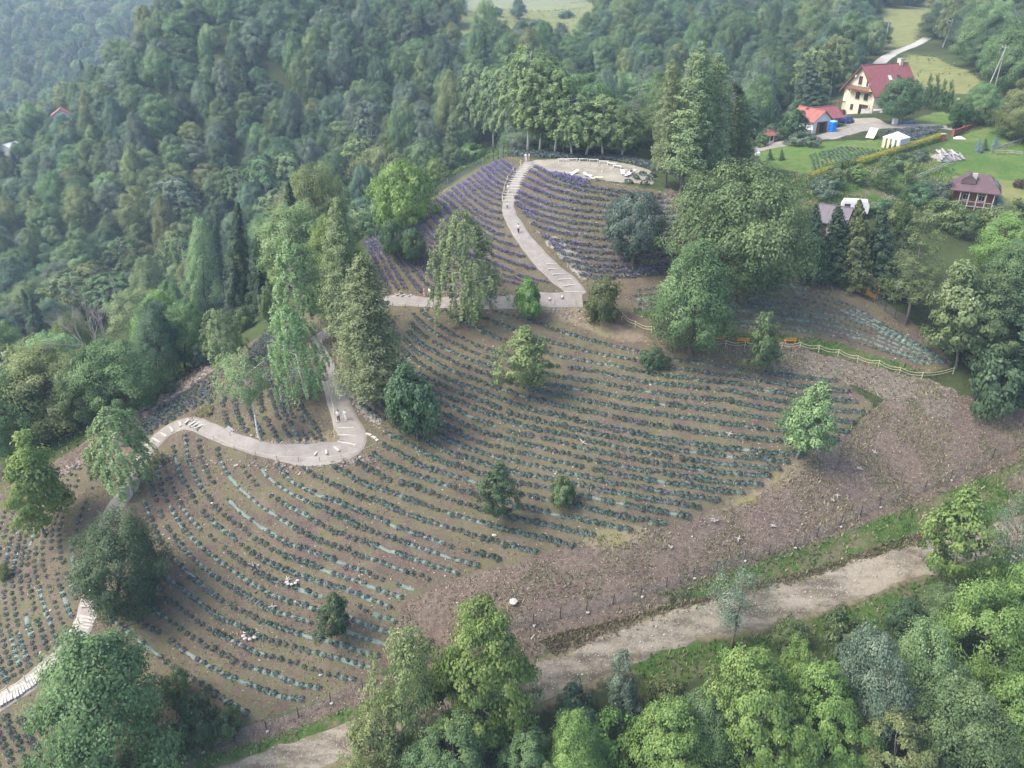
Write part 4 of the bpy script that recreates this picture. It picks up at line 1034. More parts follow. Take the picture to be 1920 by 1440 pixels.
    for code in sorted(set(kin)):
        pk = ('spruce', 'spruce2', 'linden', 'linden2', 'oak')[code // 10]
        if pk not in info:
            n = N("GeometryNodeObjectInfo"); n.transform_space = 'ORIGINAL'; n.inputs['Object'].default_value = src[pk]; n.inputs['As Instance'].default_value = False; info[pk] = n.outputs['Geometry']
        sm = N("GeometryNodeSetMaterial"); sm.inputs['Material'].default_value = mats[code % 10]; g.links.new(info[pk], sm.inputs['Geometry'])
        cp = N("FunctionNodeCompare"); cp.data_type = 'INT'; cp.operation = 'EQUAL'
        ins = [q for q in cp.inputs if q.type == 'INT' and q.enabled] or [cp.inputs[2], cp.inputs[3]]
        g.links.new(kd, ins[0]); ins[1].default_value = code
        ip = N("GeometryNodeInstanceOnPoints"); g.links.new(gi.outputs[0], ip.inputs['Points']); g.links.new(sm.outputs[0], ip.inputs['Instance']); g.links.new(cp.outputs[0], ip.inputs['Selection'])
        g.links.new(er.outputs[0], ip.inputs['Rotation']); g.links.new(sc, ip.inputs['Scale']); g.links.new(ip.outputs[0], jn.inputs[0])
    o.modifiers.new("woods", 'NODES').node_group = g
    return len(WP), len(pos)
print("woods", woods())
# ------------------------------------------------------------------ lavender rows along the contours
def guide(px):
    return resample(chaikin(ground(px)[:, :2], 2), n=160)

def family(guides, counts):
    G = [guide(g) for g in guides]; L = []
    for a, b, n in zip(G[:-1], G[1:], counts):
        for k in range(n): L.append(a + (b - a) * (k / n))
    L.append(G[-1]); return L

MAIN_CROP = wpoly([(745,580),(800,578),(1000,586),(1090,592),(1165,607),(1240,640),(1330,668),(1430,692),(1560,705),(1600,740),(1625,768),(1600,795),(1570,835),(1483,862),(1467,874),(1436,898),(1411,918),(1377,929),(1336,945),(1305,962),(1271,978),(1227,992),(1120,1001),(1105,1021),(1053,1030),(991,1040),(930,1051),(891,1064),(851,1077),(803,1092),(776,1109),(764,1127),(745,1142),(749,1190),(741,1211),(707,1253),(678,1273),(610,1292),(566,1315),(507,1327),(459,1339),(420,1350),(330,1300),(260,1230),(212,1165),(230,1120),(268,1000),(255,930),(280,880),(312,838),(345,814),(375,822),(420,845),(480,868),(560,876),(640,872),(712,846),(724,815),(690,770),(670,755),(720,700),(740,640)])
MAIN = family([
 [(900,576),(960,594),(1020,612),(1080,630),(1130,645),(1200,660),(1260,675),(1330,685),(1420,698),(1520,709),(1600,716)],
 [(780,572),(800,594),(825,612),(852,628),(892,647),(940,665),(1000,680),(1060,690),(1120,698),(1158,707),(1220,719),(1311,729),(1377,733),(1408,744),(1480,758),(1560,768),(1640,776)],
 [(755,655),(775,675),(800,690),(830,707),(857,719),(890,730),(937,749),(987,766),(1050,782),(1097,792),(1146,804),(1199,815),(1252,825),(1330,838),(1408,845),(1483,853),(1540,858)],
 [(640,760),(662,775),(690,792),(722,812),(752,825),(780,840),(807,855),(830,867),(870,878),(900,888),(960,903),(1020,915),(1080,928),(1150,943),(1220,957),(1290,968)],
 [(500,838),(514,864),(527,883),(543,902),(570,915),(603,932),(627,940),(662,953),(695,967),(717,978),(749,991),(800,1008),(860,1028),(930,1048),(980,1060)],
 [(370,810),(373,826),(375,848),(384,877),(397,902),(416,926),(446,956),(465,970),(484,984),(511,1002),(532,1016),(560,1026),(614,1045),(646,1059),(684,1072),(717,1086),(749,1096),(776,1107),(820,1120)],
 [(296,815),(300,831),(305,861),(308,880),(321,910),(332,932),(343,953),(359,975),(375,991),(394,1005),(432,1037),(454,1054),(489,1078),(524,1094),(554,1102),(589,1116),(614,1121),(665,1134),(693,1150),(748,1166),(800,1180)],
 [(262,985),(280,1030),(305,1071),(317,1087),(344,1106),(364,1122),(392,1146),(420,1164),(471,1182),(487,1197),(530,1209),(586,1223),(641,1237),(697,1253),(740,1262)],
 [(225,1130),(241,1152),(261,1162),(285,1182),(313,1197),(336,1217),(368,1233),(396,1255),(427,1265),(447,1277),(475,1285),(507,1300),(530,1308),(566,1312),(600,1318)],
 [(215,1165),(253,1197),(285,1217),(317,1245),(350,1268),(390,1290),(425,1315),(459,1336),(490,1350)]], [3, 5, 8, 6, 4, 3, 4, 3, 1])
TRI = family([
 [(500,622),(470,655),(436,700),(400,745),(392,765),(400,790),(412,815)],
 [(530,600),(505,650),(500,700),(508,745),(525,790),(545,820),(560,836)],
 [(560,600),(548,650),(548,700),(556,750),(580,785),(600,815),(612,840)]], [5, 4])
TRI_CROP = wpoly([(520,600),(590,640),(604,690),(618,730),(630,770),(632,815),(600,836),(520,836),(460,820),(410,800),(384,790),(392,745),(430,690),(470,640)])
LPLOT = family([[(420,690),(350,730),(290,775),(228,835)],[(405,745),(368,762),(322,786),(262,832)]], [6])
LPLOT_CROP = wpoly([(440,680),(395,700),(330,745),(270,790),(215,850),(240,850),(262,832),(300,800),(340,785),(372,768),(392,760)])
LEFT = family([
 [(190,880),(172,920),(150,969),(132,1031),(142,1084),(158,1118)],
 [(160,880),(135,925),(115,975),(109,1013),(120,1067),(147,1132)],
 [(130,880),(100,930),(80,980),(66,1020),(64,1067),(76,1111),(89,1156),(108,1205)],
 [(70,930),(45,985),(28,1040),(22,1105),(33,1178),(49,1236),(62,1272)],
 [(10,960),(-20,1040),(-30,1110),(-20,1180),(0,1240),(18,1300)],
 [(-60,980),(-100,1060),(-110,1130),(-90,1210),(-60,1280),(-40,1330)]], [1, 3, 3, 3, 4])
LEFT_CROP = wpoly([(90,900),(140,862),(200,850),(228,850),(222,900),(200,950),(184,1000),(172,1060),(160,1110),(146,1160),(130,1190),(100,1225),(60,1260),(0,1300),(-140,1350),(-180,1300),(-180,1000),(-60,920),(30,930)])
LOWL = family([[(190,1300),(215,1360),(250,1450)],[(60,1335),(85,1385),(125,1470)],[(-40,1360),(-10,1420),(20,1490)]], [4, 4])
LOWL_CROP = wpoly([(-160,1400),(-60,1365),(0,1340),(60,1300),(120,1255),(160,1240),(220,1330),(260,1480),(0,1540),(-160,1540)])
PURP = family([
 [(940,302),(953,311),(972,322)],
 [(905,318),(920,334),(934,345),(958,352)],
 [(850,355),(867,374),(888,392),(910,405),(935,412),(958,416)],
 [(786,400),(801,422),(826,451),(860,470),(900,482),(940,503),(985,522),(1040,532)],
 [(742,430),(768,460),(798,495),(830,522),(870,542)],
 [(698,452),(722,478),(745,517),(762,546)],
 [(680,452),(698,480),(718,517),(730,550)]], [4, 6, 6, 5, 4, 2])
PURP_CROP = wpoly([(935,297),(968,316),(962,338),(950,365),(944,395),(960,430),(985,465),(1008,492),(1040,520),(1060,540),(1030,549),(900,552),(760,545),(718,548),(678,474),(692,446),(770,402),(850,350),(905,312)])
UPR = family([
 [(1003,314),(1035,331),(1066,344),(1107,353),(1170,362),(1240,366)],
 [(995,322),(1020,337),(1045,347),(1087,357),(1128,364),(1180,370),(1250,372)],
 [(972,362),(1003,374),(1045,389),(1087,395),(1128,399),(1180,402),(1260,400)],
 [(966,380),(982,393),(1014,405),(1066,418),(1128,424),(1180,428),(1270,420)],
 [(1020,445),(1035,451),(1076,457),(1128,464),(1190,464),(1253,452),(1280,444)],
 [(1055,484),(1070,491),(1107,499),(1170,502),(1212,501),(1260,494)],
 [(1085,512),(1100,519),(1150,521),(1240,514)]], [1, 3, 2, 3, 3, 2])
UPR_CROP = wpoly([(1000,312),(1060,338),(1110,348),(1165,360),(1230,362),(1270,385),(1280,440),(1262,500),(1240,520),(1150,524),(1098,522),(1062,490),(1025,455),(985,410),(962,384),(966,360),(985,330)])
TERR = family([
 [(1190,545),(1300,536),(1386,532),(1452,533),(1509,542),(1560,557),(1640,598),(1710,640),(1790,690)],
 [(1190,580),(1300,573),(1395,572),(1474,577),(1561,590),(1627,612),(1692,642),(1780,686)],
 [(1250,608),(1330,612),(1400,612),(1474,616),(1539,625),(1605,642),(1670,664),(1730,682)]], [4, 4])
TERR_CROP = wpoly([(1180,548),(1200,530),(1400,522),(1510,532),(1600,570),(1700,630),(1775,680),(1735,686),(1660,668),(1560,634),(1474,622),(1380,616),(1270,606),(1195,578)])
GARD1 = family([[(1512,295),(1545,286),(1577,277)],[(1520,322),(1560,310),(1655,284)]], [8])
GARD1_CROP = wpoly([(1515,294),(1577,276),(1655,281),(1600,303),(1520,322)])
GARD2 = family([[(1645,250),(1700,243),(1770,239)],[(1690,262),(1720,263),(1775,245)]], [5])
GARD2_CROP = wpoly([(1648,246),(1700,241),(1768,238),(1750,250),(1715,266),(1690,258)])
RIM = family([[(958,292),(1000,294),(1060,297),(1120,298),(1160,300),(1195,308),(1225,318),(1262,327),(1275,335)],[(960,288),(1060,293),(1165,296),(1205,304),(1240,314),(1285,322)]], [2])
RIM2 = family([[(1041,326),(1060,333),(1080,338),(1099,343)],[(1044,331),(1060,337),(1080,342),(1097,346)]], [1])

def tuft(seed, n, kind):
    """one lavender plant as leaf quads in a unit dome"""
    r = np.random.default_rng(seed)
    D = _unit(np.stack([r.normal(0, 1, n), r.normal(0, 1, n), np.abs(r.normal(0, .8, n)) + .12], 1))
    C = D * r.uniform(.72, 1.0, n)[:, None]
    N = _unit(D + r.normal(0, .35, (n, 3)))
    Q = leaf_quads(C, N, .66, .62, r); T = np.clip(.45 + r.normal(0, .2, n), 0, 1); M = np.zeros(n, int)
    if kind == 'flower':
        k = int(n * .8)
        D = _unit(np.stack([r.normal(0, .8, k), r.normal(0, .8, k), np.abs(r.normal(0, .6, k)) + .55], 1))
        C = D * r.uniform(.95, 1.3, k)[:, None]; a = _unit(np.cross(D, r.normal(0, 1, (k, 3))))
        u = D * .26; w = a * .13
        F = np.stack([C - u, C + w, C + u, C - w], 1)
        Q = np.concatenate([Q, F]); T = np.concatenate([T, np.clip(.5 + r.normal(0, .22, k), 0, 1)]); M = np.concatenate([M, np.ones(k, int)])
    Q = Q.copy(); Q[:, :, 2] = np.maximum(Q[:, :, 2] * .85 + .05, .0)
    return Q, T, M
TUFTS = {'green': [tuft(i, 34, 'green') for i in range(5)], 'flower': [tuft(20 + i, 20, 'flower') for i in range(5)]}
TUFT_MESH = {k: [quad_mesh("lavender_" + k, q, [L_LAV, L_FLOWER], m, t) for q, t, m in v] for k, v in TUFTS.items()}

PLANTS = []      # x, y, z, radius, height, kind, leaf slot
MATS = []
def lay_rows(lines, crop, gap, rad, kind, slot, keep=.95, mat=0.0, mat_w=.42, grow=None, seed=1, clear=.35, bare=.35):
    r = np.random.default_rng(seed)
    for li, L in enumerate(lines):
        Q = resample(L, step=gap * r.uniform(.96, 1.04))
        s = np.arange(len(Q)) * gap
        ok = in_poly(Q[:, 0], Q[:, 1], crop) if crop is not None else np.ones(len(Q), bool)
        ok &= path_clear(Q[:, 0], Q[:, 1], clear)
        if ok.sum() < 2: continue
        vig = vnoise(Q[:, 0], Q[:, 1], 7, 11 + seed) * .75 + vnoise(Q[:, 0], np.full(len(Q), li * 9.7), 4, 5) * .5    # how well they thrive here
        if grow is not None: vig = vig + grow(Q[:, 0], Q[:, 1])
        u = np.linspace(0, 1, len(Q))
        for i in np.where(ok)[0]:
            if vig[i] < bare and r.uniform() < .6: continue
            if r.uniform() > keep: continue
            R = rad * r.uniform(.85, 1.12) * (0.64 + .54 * min(1, vig[i]))
            x = Q[i, 0] + r.normal(0, .06); y = Q[i, 1] + r.normal(0, .06)
            PLANTS.append((x, y, R, R * r.uniform(.95, 1.25), kind if not callable(kind) else kind(x, y, r), slot if not callable(slot) else slot(x, y, r)))
        if mat > 0:
            run = []
            for i in range(len(Q)):
                on = ok[i] and (vnoise(Q[i:i+1, 0], Q[i:i+1, 1] + li * 17, 5, 31)[0] < mat + .35 * max(0, u[i] - .55) / .45 * (mat > .3))
                if on: run.append(Q[i])
                if (not on or i == len(Q) - 1):
                    if len(run) >= 3: MATS.append((li + seed * 1000, np.array(run), mat_w))
                    run = []
def grow_main(x, y):
    p = pix(np.stack([x, y, H(x, y)], 1))
    return .38 * np.clip((p[:, 0] - 780) / 350, -.25, 1) * (p[:, 1] > 690) - .12 * (p[:, 0] < 500)
def slot_main(x, y, r):
    return 0 if r.uniform() < .8 else 2
lay_rows(MAIN, MAIN_CROP, .92, .46, 'green', slot_main, .97, .56, .33, grow_main, 1, bare=.20)
lay_rows(TRI, TRI_CROP, .75, .42, 'green', lambda x, y, r: 2 if r.uniform() < .6 else 0, .95, .18, seed=2)
lay_rows(LPLOT, LPLOT_CROP, .95, .46, 'green', lambda x, y, r: 2 if r.uniform() < .5 else 0, .97, 0, seed=3, bare=0)
lay_rows(LEFT, LEFT_CROP, .9, .36, 'green', lambda x, y, r: 0 if r.uniform() < .6 else 2, .95, .25, seed=4)
lay_rows(LOWL, LOWL_CROP, .9, .46, 'green', lambda x, y, r: 0 if r.uniform() < .6 else 2, .97, .2, seed=5, bare=0)
lay_rows(PURP, PURP_CROP, .56, .38, 'flower', 2, .96, 0, grow=lambda x, y: .3, seed=6, bare=.45)
lay_rows(UPR, UPR_CROP, .6, .45, lambda x, y, r: 'flower' if x < 9 + r.normal(0, 3) or r.uniform() < .12 else 'green', 2, .99, 0, grow=lambda x, y: .4, seed=7, bare=.1)
lay_rows(TERR, TERR_CROP, .8, .36, 'green', 3, .95, .5, .42, seed=8, bare=.1)
lay_rows(GARD1, GARD1_CROP, 1.2, .30, 'green', 0, .97, 0, grow=lambda x, y: .4, seed=9, bare=0)
lay_rows(GARD2, GARD2_CROP, .8, .5, 'green', 2, .97, 0, grow=lambda x, y: .4, seed=10, bare=0)
lay_rows(RIM, None, .6, .62, 'green', lambda x, y, r: 2 if r.uniform() < .6 else 0, .99, 0, grow=lambda x, y: .5, seed=11, clear=.1, bare=0)
lay_rows(RIM2, None, .6, .55, 'flower', 2, .99, 0, grow=lambda x, y: .5, seed=12, clear=.1, bare=0)
for px, py in [(1178,343),(1192,335),(1208,345),(1218,338),(1205,328),(1222,331)]:
    q = g1(px, py); PLANTS.append((q[0], q[1], .85, .95, 'green', 0))
SLOTS = [L_LAV, L_FLOWER, L_LAVGREY, L_MINT]
def plant_lavender():
    r = np.random.default_rng(3)
    P = np.array([p[:4] for p in PLANTS]); Z = H(P[:, 0], P[:, 1])
    pp = pix(np.stack([P[:, 0], P[:, 1], Z], 1))
    inview = (pp[:, 0] > 0) & (pp[:, 0] < 1920) & (pp[:, 1] > 0) & (pp[:, 1] < 1440)
    size = P[:, 2] / pp[:, 2] * np.where(inview, 1, .01)
    for kind, lab, grp in (('green', "low rounded grey-green lavender plant in the lower rows", "green lavender plants in the lower rows"), ('flower', "purple flowering lavender plant in the upper rows", "flowering lavender plants on the upper slope")):
        ids = np.array([i for i, p in enumerate(PLANTS) if p[4] == kind])
        ids = ids[np.argsort(-size[ids])]
        if kind == 'flower':   # the blooming ones lie far off: take the nearest 300
            ids = ids[np.argsort(pp[ids, 2])]
        SQ = []; ST = []; SM = []
        for n, i in enumerate(ids):
            x, y, R, h = P[i]; rz = r.uniform(0, 6.283); v = r.integers(0, 5); sl = PLANTS[i][5]
            if n < 300:
                o = link("lavender_plant" if kind == 'green' else "flowering_lavender", TUFT_MESH[kind][v], None, label=lab, category="lavender", group=grp)
                o.location = (x, y, Z[i] - .03); o.scale = (R, R, h); o.rotation_euler = (0, 0, rz)
                if sl:
                    o.material_slots[0].link = 'OBJECT'; o.material_slots[0].material = SLOTS[sl]
            else:
                Q, T, M = TUFTS[kind][v]
                if pp[i, 2] > 125 and kind == 'green':
                    Q, T, M = Q[::2], T[::2], M[::2]
                    Q = (Q - Q.mean(1, keepdims=True)) * 1.35 + Q.mean(1, keepdims=True)
                ca, sa = math.cos(rz), math.sin(rz)
                A = np.array([[ca * R, -sa * R, 0], [sa * R, ca * R, 0], [0, 0, h]])
                SQ.append((Q @ A.T + [x, y, Z[i] - .03]).astype(np.float32)); ST.append(np.clip(T + r.normal(0, .08), 0, 1)); SM.append(np.where(M == 1, 1, sl))
        if SQ:
            me = quad_mesh("lavender_rows", np.concatenate(SQ), SLOTS, np.concatenate(SM), np.concatenate(ST))
            link("lavender_rows" if kind == 'green' else "flowering_lavender_rows", me, kind="stuff", label="dense rows of " + ("grey-green" if kind == 'green' else "purple flowering") + " lavender plants beyond the nearest ones")
    return len(PLANTS)
print("lavender", plant_lavender())

def weed_mats():
    by = {}
    for q, (key, run, w) in enumerate(MATS): by[q] = [(run, w)]
    r = np.random.default_rng(9)
    for key, runs in by.items():
        V = []; F = []
        for run, w in runs:
            L = resample(run, step=.5); n = len(L)
            T = np.gradient(L, axis=0); T /= np.hypot(T[:, 0], T[:, 1])[:, None] + 1e-9
            N = np.stack([-T[:, 1], T[:, 0]], 1)
            w1 = w / 2 * (1 + .25 * r.normal(0, 1, n)); w2 = w / 2 * (1 + .25 * r.normal(0, 1, n)); b = len(V)
            for i in range(n):
                for s, ww, up in ((-1, w1[i], .02), (-1, w1[i] * .7, .075), (1, w2[i] * .7, .075), (1, w2[i], .02)):
                    p = L[i] + N[i] * s * ww; V.append((p[0], p[1], float(H(p[0], p[1])) + up))
            F += [(b + i * 4 + q, b + i * 4 + 4 + q, b + i * 4 + 5 + q, b + i * 4 + 1 + q) for i in range(n - 1) for q in range(3)]
        me = arr_mesh("weed_mat", np.array(V), np.array(F), MAT_GREEN, smooth=True)
        link("weed_mat", me, None, label="strip of green weed fabric laid along a lavender row", category="weed mat", group="green weed mats under the lavender rows")
    return len(by)
print("mats", weed_mats())

# ------------------------------------------------------------------ loose ground cover: straw, twigs, stones, grass
def scatter_poly(polys, n, seed):
    r = np.random.default_rng(seed); out = []
    A = [wpoly(p) for p in polys]
    ar = np.array([abs(np.sum(p[:, 0] * np.roll(p[:, 1], 1) - p[:, 1] * np.roll(p[:, 0], 1))) for p in A]); ar = ar / ar.sum()
    for p, f in zip(A, ar):
        m = int(n * f); lo = p.min(0); hi = p.max(0); got = []
        tries = 0
        while sum(map(len, got)) < m and tries < 60:
            q = lo + r.uniform(0, 1, (m * 2, 2)) * (hi - lo); got.append(q[in_poly(q[:, 0], q[:, 1], p)]); tries += 1
        out.append(np.concatenate(got)[:m])
    return np.concatenate(out)

def flat_chips(name, polys, n, size, aspect, mats, seed, label, lift=.03, clear=None, tilt=.35):
    r = np.random.default_rng(seed); P = scatter_poly(polys, n, seed)
    d = vnoise(P[:, 0], P[:, 1], 3.5, seed); P = P[r.uniform(size=len(P)) < .25 + d]
    if clear is not None: P = P[path_clear(P[:, 0], P[:, 1], clear)]
    m = len(P)
    C = np.stack([P[:, 0], P[:, 1], H(P[:, 0], P[:, 1]) + lift], 1)
    N = _unit(np.array([0, 0, 1.0]) + r.normal(0, tilt, (m, 3)))
    Q = leaf_quads(C, N, size, aspect, r, .6)
    link(name, quad_mesh(name, Q, mats, r.integers(0, len(mats), m), np.clip(.5 + r.normal(0, .25, m), 0, 1)), kind="stuff", label=label)
CHIP_PALE = plain("straw_chip", (.34, .295, .235), .9, .1, .3, 3)
CHIP_TAN = plain("tan_chip", (.22, .175, .135), .9, .1, .3, 3)
CHIP_DARK = plain("dark_twig", (.07, .055, .045), .9, .1, .3, 3)
CHIP_RUST = plain("rusty_leaf", (.15, .085, .065), .9, .1, .3, 3)
flat_chips("straw_litter", Z_FIELD_PX, 30000, .27, .35, [CHIP_PALE, CHIP_TAN, CHIP_TAN, CHIP_RUST, CHIP_DARK], 51, "bits of straw and bark strewn between the rows", clear=.1)
flat_chips("twig_litter", Z_BROWN_PX, 34000, .26, .22, [CHIP_PALE, CHIP_TAN, CHIP_PALE, CHIP_RUST, CHIP_DARK, CHIP_TAN], 52, "twigs and dead bracken strewn over the cleared slope", lift=.06, tilt=.7)
flat_chips("bank_straw", Z_DRY_PX, 5000, .36, .25, [CHIP_PALE, CHIP_TAN, CHIP_TAN, CHIP_DARK], 53, "bleached straw and stubble on the pale bank", lift=.08, tilt=.8)

def blades(name, polys, n, h, w, mats, seed, label, thr=.0, scale=4.0, clear=.3):
    r = np.random.default_rng(seed); P = scatter_poly(polys, n, seed)
    d = vnoise(P[:, 0], P[:, 1], scale, seed); k = d > thr; P = P[k]; d = d[k]
    kk = path_clear(P[:, 0], P[:, 1], clear); P = P[kk]; d = d[kk]
    rd = np.min(np.hypot(P[:, None, 0] - ROAD[0][None, ::3, 0], P[:, None, 1] - ROAD[0][None, ::3, 1]), 1); kk = rd > 1.75 + r.normal(0, .35, len(P)); P = P[kk]; d = d[kk]
    m = len(P); B = np.stack([P[:, 0], P[:, 1], H(P[:, 0], P[:, 1]) - .02], 1)
    a = r.uniform(0, 6.283, m); S = np.stack([np.cos(a), np.sin(a), np.zeros(m)], 1) * (w * r.uniform(.6, 1.4, m))[:, None]
    hh = h * r.uniform(.5, 1.3, m) * (.6 + .8 * d); tip = B + np.stack([r.normal(0, .35, m) * hh, r.normal(0, .35, m) * hh, hh], 1)
    Q = np.stack([B - S, B + S, tip + S * .35, tip - S * .35], 1)
    mi = (vnoise(P[:, 0], P[:, 1], 6, seed + 3) * 1.3 * len(mats)).astype(int) % len(mats)
    link(name, quad_mesh(name, Q, mats, mi, np.clip(.5 + r.normal(0, .25, m), 0, 1)), kind="stuff", label=label)
blades("verge_grass", Z_GRASS_PX, 42000, .30, .13, [L_GRASS, L_WEED, L_GRASS, L_WEED], 61, "bright and straw-coloured grass on the verges and banks", .22)
blades("field_grass", Z_FIELD_PX, 26000, .16, .13, [L_WEED, L_DRY, L_YELLOW], 62, "thin grass and moss growing between the lavender rows", .52, 5.0)
blades("rough_grass", Z_BROWN_PX[:1] + Z_DRY_PX[:1], 12000, .3, .09, [L_DRY, L_WEED, L_WEED], 63, "dry grass on the cleared slope", .45, 3.0)
blades("border_grass", [[(358,790),(376,770),(398,762),(394,780),(372,786),(345,798),(322,802),(330,792)]], 1600, .55, .08, [L_DRY, L_DRY, L_YELLOW], 64, "pale feathery grass edging the bend of the lower path", .0, 2.0, .05)
blades("forest_weeds", [[(60,900),(200,800),(330,725),(395,690),(380,670),(300,700),(180,780),(40,880)],[(640,460),(760,350),(850,295),(940,275),(930,290),(850,335),(760,400),(700,450)]], 9000, .5, .2, [L_GRASS, L_MID, L_WEED], 65, "weeds along the fence at the wood edge", .1)

ROCKM = []
def rock_mesh(seed):
    r = np.random.default_rng(seed); bm = bmesh.new(); bmesh.ops.create_icosphere(bm, subdivisions=1, radius=1)
    for v in bm.verts: v.co *= r.uniform(.7, 1.15); v.co.z *= .65
    me = bpy.data.meshes.new("stone"); bm.to_mesh(me); bm.free(); return me
_rk = [rock_mesh(i) for i in range(4)]
_rv = [np.array([v.co for v in m.vertices]) for m in _rk]; _rf = [np.array([p.vertices for p in m.polygons]) for m in _rk]
def stones(name, polys, n, size, mats, seed, label, clear=.05):
    r = np.random.default_rng(seed); P = scatter_poly(polys, n, seed); P = P[path_clear(P[:, 0], P[:, 1], clear)]
    V = []; F = []; b = 0; M = []
    for x, y in P:
        k = r.integers(0, 4); s = size * r.lognormal(0, .45); a = r.uniform(0, 6.28); ca, sa = math.cos(a), math.sin(a)
        v = _rv[k] * [s * r.uniform(.7, 1.4), s, s * .8]; v = np.stack([v[:, 0] * ca - v[:, 1] * sa + x, v[:, 0] * sa + v[:, 1] * ca + y, v[:, 2] + float(H(x, y)) + s * .1], 1)
        V.append(v); F.append(_rf[k] + b); b += len(v); M.append(np.full(len(_rf[k]), r.integers(0, len(mats))))
    link(name, arr_mesh(name, np.concatenate(V), np.concatenate(F), mats, np.concatenate(M)), kind="stuff", label=label)
STONE_PINK = plain("pinkish_stone", (.30, .24, .20), .9, .2, .3, 3)
stones("bank_rubble", [[(985,410),(1020,440),(1060,475),(1100,515),(1110,540),(1092,530),(1070,505),(1040,470),(1000,430)],[(650,740),(690,740),(712,790),(740,830),(705,800),(670,775)],[(410,812),(480,838),(560,850),(640,838),(600,826),(500,822),(440,800)],[(300,850),(480,868),(700,850),(700,868),(560,890),(420,872),(300,880)],[(1000,578),(1110,578),(1130,605),(1060,600)],[(740,545),(860,548),(1040,550),(1060,560),(900,558),(740,556)]], 1700, .12, [STONE_PINK, STONE_BROWN, STONE_PINK, STONE_BROWN], 71, "pinkish rubble on the banks beside the paths")
stones("boundary_stones", [[(90,895),(170,845),(260,772),(395,688),(405,695),(270,785),(180,858),(100,905)]], 900, .2, [STONE_BROWN, STONE_BROWN, STONE_PINK], 72, "brown stones heaped along the wood edge")
stones("road_gravel", [[(620,1395),(960,1290),(1200,1182),(1480,1112),(1720,1036),(1920,975),(1920,1000),(1720,1068),(1480,1148),(1200,1222),(960,1330),(640,1420)]], 2600, .06, [STONE_PINK, STONE, STONE], 73, "loose stones on the dirt road", -50)
stones("plateau_stones", [[(1010,304),(1060,300),(1140,303),(1200,316),(1150,325),(1090,320),(1040,316)]], 320, .09, [STONE, STONE, STONE_PINK], 75, "pale flat stones spread over the viewing ground", 0)
stones("field_stones", Z_FIELD_PX + Z_BROWN_PX[:1], 900, .10, [STONE, STONE_PINK], 74, "small pale stones lying on the field")

# bleached roots and white stones one can point at
def root_lump(seed):
    r = np.random.default_rng(seed); m = MB()
    for k in range(5):
        a = 1.257 * k + r.uniform(-.4, .4); L = r.uniform(.25, .6); e = Vector((math.cos(a) * L, math.sin(a) * L, r.uniform(.05, .4)))
        m.tube([(0, 0, .1), tuple(e * .55 + Vector((0, 0, .08))), tuple(e)], [.11, .07, .03], 5)
    m.ball((0, 0, .12), .19, .16, .15, 7, 4)
    return m.mesh("root_stump", WOOD_BONE)
RT = [root_lump(i) for i in range(4)]
for k, (px, py) in enumerate([(1367,815),(1570,930),(1562,940),(1448,988),(1385,1012),(1340,978),(1338,975),(1258,1028),(1094,832),(1287,905),(540,1088),(485,1062),(474,1060),(1610,880),(1640,850),(648,1170),(510,1140)]):
    q = g1(px, py); o = link("root_stump", RT[k % 4], None, label="bleached pale root or stump lying on the bare ground", category="root", group="bleached roots on the field and the cleared slope")
    s = random.uniform(.7, 1.25); o.location = q; o.scale = (s, s, s); o.rotation_euler = (0, 0, random.uniform(0, 6))
for px, py, s, lb in [(470,1190,.75,"ring of pale stones between the lowest lavender rows"),(548,1090,.6,"heap of pale stones in a gap of a lavender row"),(962,1132,.55,"single big pale boulder behind the tall roadside tree")]:
    q = g1(px, py); n = 9 if s > .56 else 1
    rt = root("stone_heap" if n > 1 else "boulder", q, lb, "stones" if n > 1 else "boulder")
    for i in range(n):
        o = link("stone", _rk[i % 4], rt); a = 6.28 * i / n
        o.location = (math.cos(a) * s, math.sin(a) * s, .1) if n > 1 else (0, 0, .2)
        f = .26 if n > 1 else s; o.scale = (f, f * random.uniform(.7, 1.2), f); o.rotation_euler = (0, 0, a * 2)
for m in _rk: m.materials.append(STONE)

# ------------------------------------------------------------------ steps and plank walk
def plank(parent, a, b, w=.30, h=.12, lift=.05, name="step", mat=WOOD_PALE, mesh_cache={}):
    a = np.array(a); b = np.array(b); c = (a + b) / 2; L = np.hypot(*(b - a)[:2])
    z = max(float(H(c[0], c[1])), float(H(a[0], a[1])) - .1, float(H(b[0], b[1])) - .1)
    if 'm' not in mesh_cache:
        m = MB(); m.box(-.5, -.5, -.5, .5, .5, .5); mesh_cache['m'] = m
    key = mat.name
    if key not in mesh_cache: mesh_cache[key] = mesh_cache['m'].mesh(name, mat)
    o = link(name, mesh_cache[key], parent)
    o.location = (c[0] - parent.location.x, c[1] - parent.location.y, z + lift - parent.location.z)
    o.rotation_euler = (random.uniform(-.02, .02), random.uniform(-.015, .015), math.atan2(b[1] - a[1], b[0] - a[0]) + random.uniform(-.02, .02)); o.scale = (L, w, h)
    return o
def stair(px_line, n, width, label, w=.30, name="staircase", cat="stairs"):
    L = resample(chaikin(ground(px_line)[:, :2], 2), n=n * 4); rt = root(name, g1(*px_line[len(px_line) // 2]), label, cat)
    T = np.gradient(L, axis=0)
    for i in range(0, len(L), 4):
        t = T[i] / np.hypot(*T[i]); nn = np.array([-t[1], t[0]]) * (width / 2 + random.uniform(-.06, .1))
        plank(rt, L[i] + nn, L[i] - nn, w)
    return rt
def planks_px(lst, label, name="staircase", cat="stairs", w=.28):
    rt = root(name, g1(lst[0][0], lst[0][1]), label, cat)
    for x0, y0, x1, y1 in lst:
        P = ground([(x0, y0), (x1, y1)]); plank(rt, P[0], P[1], w)
    return rt
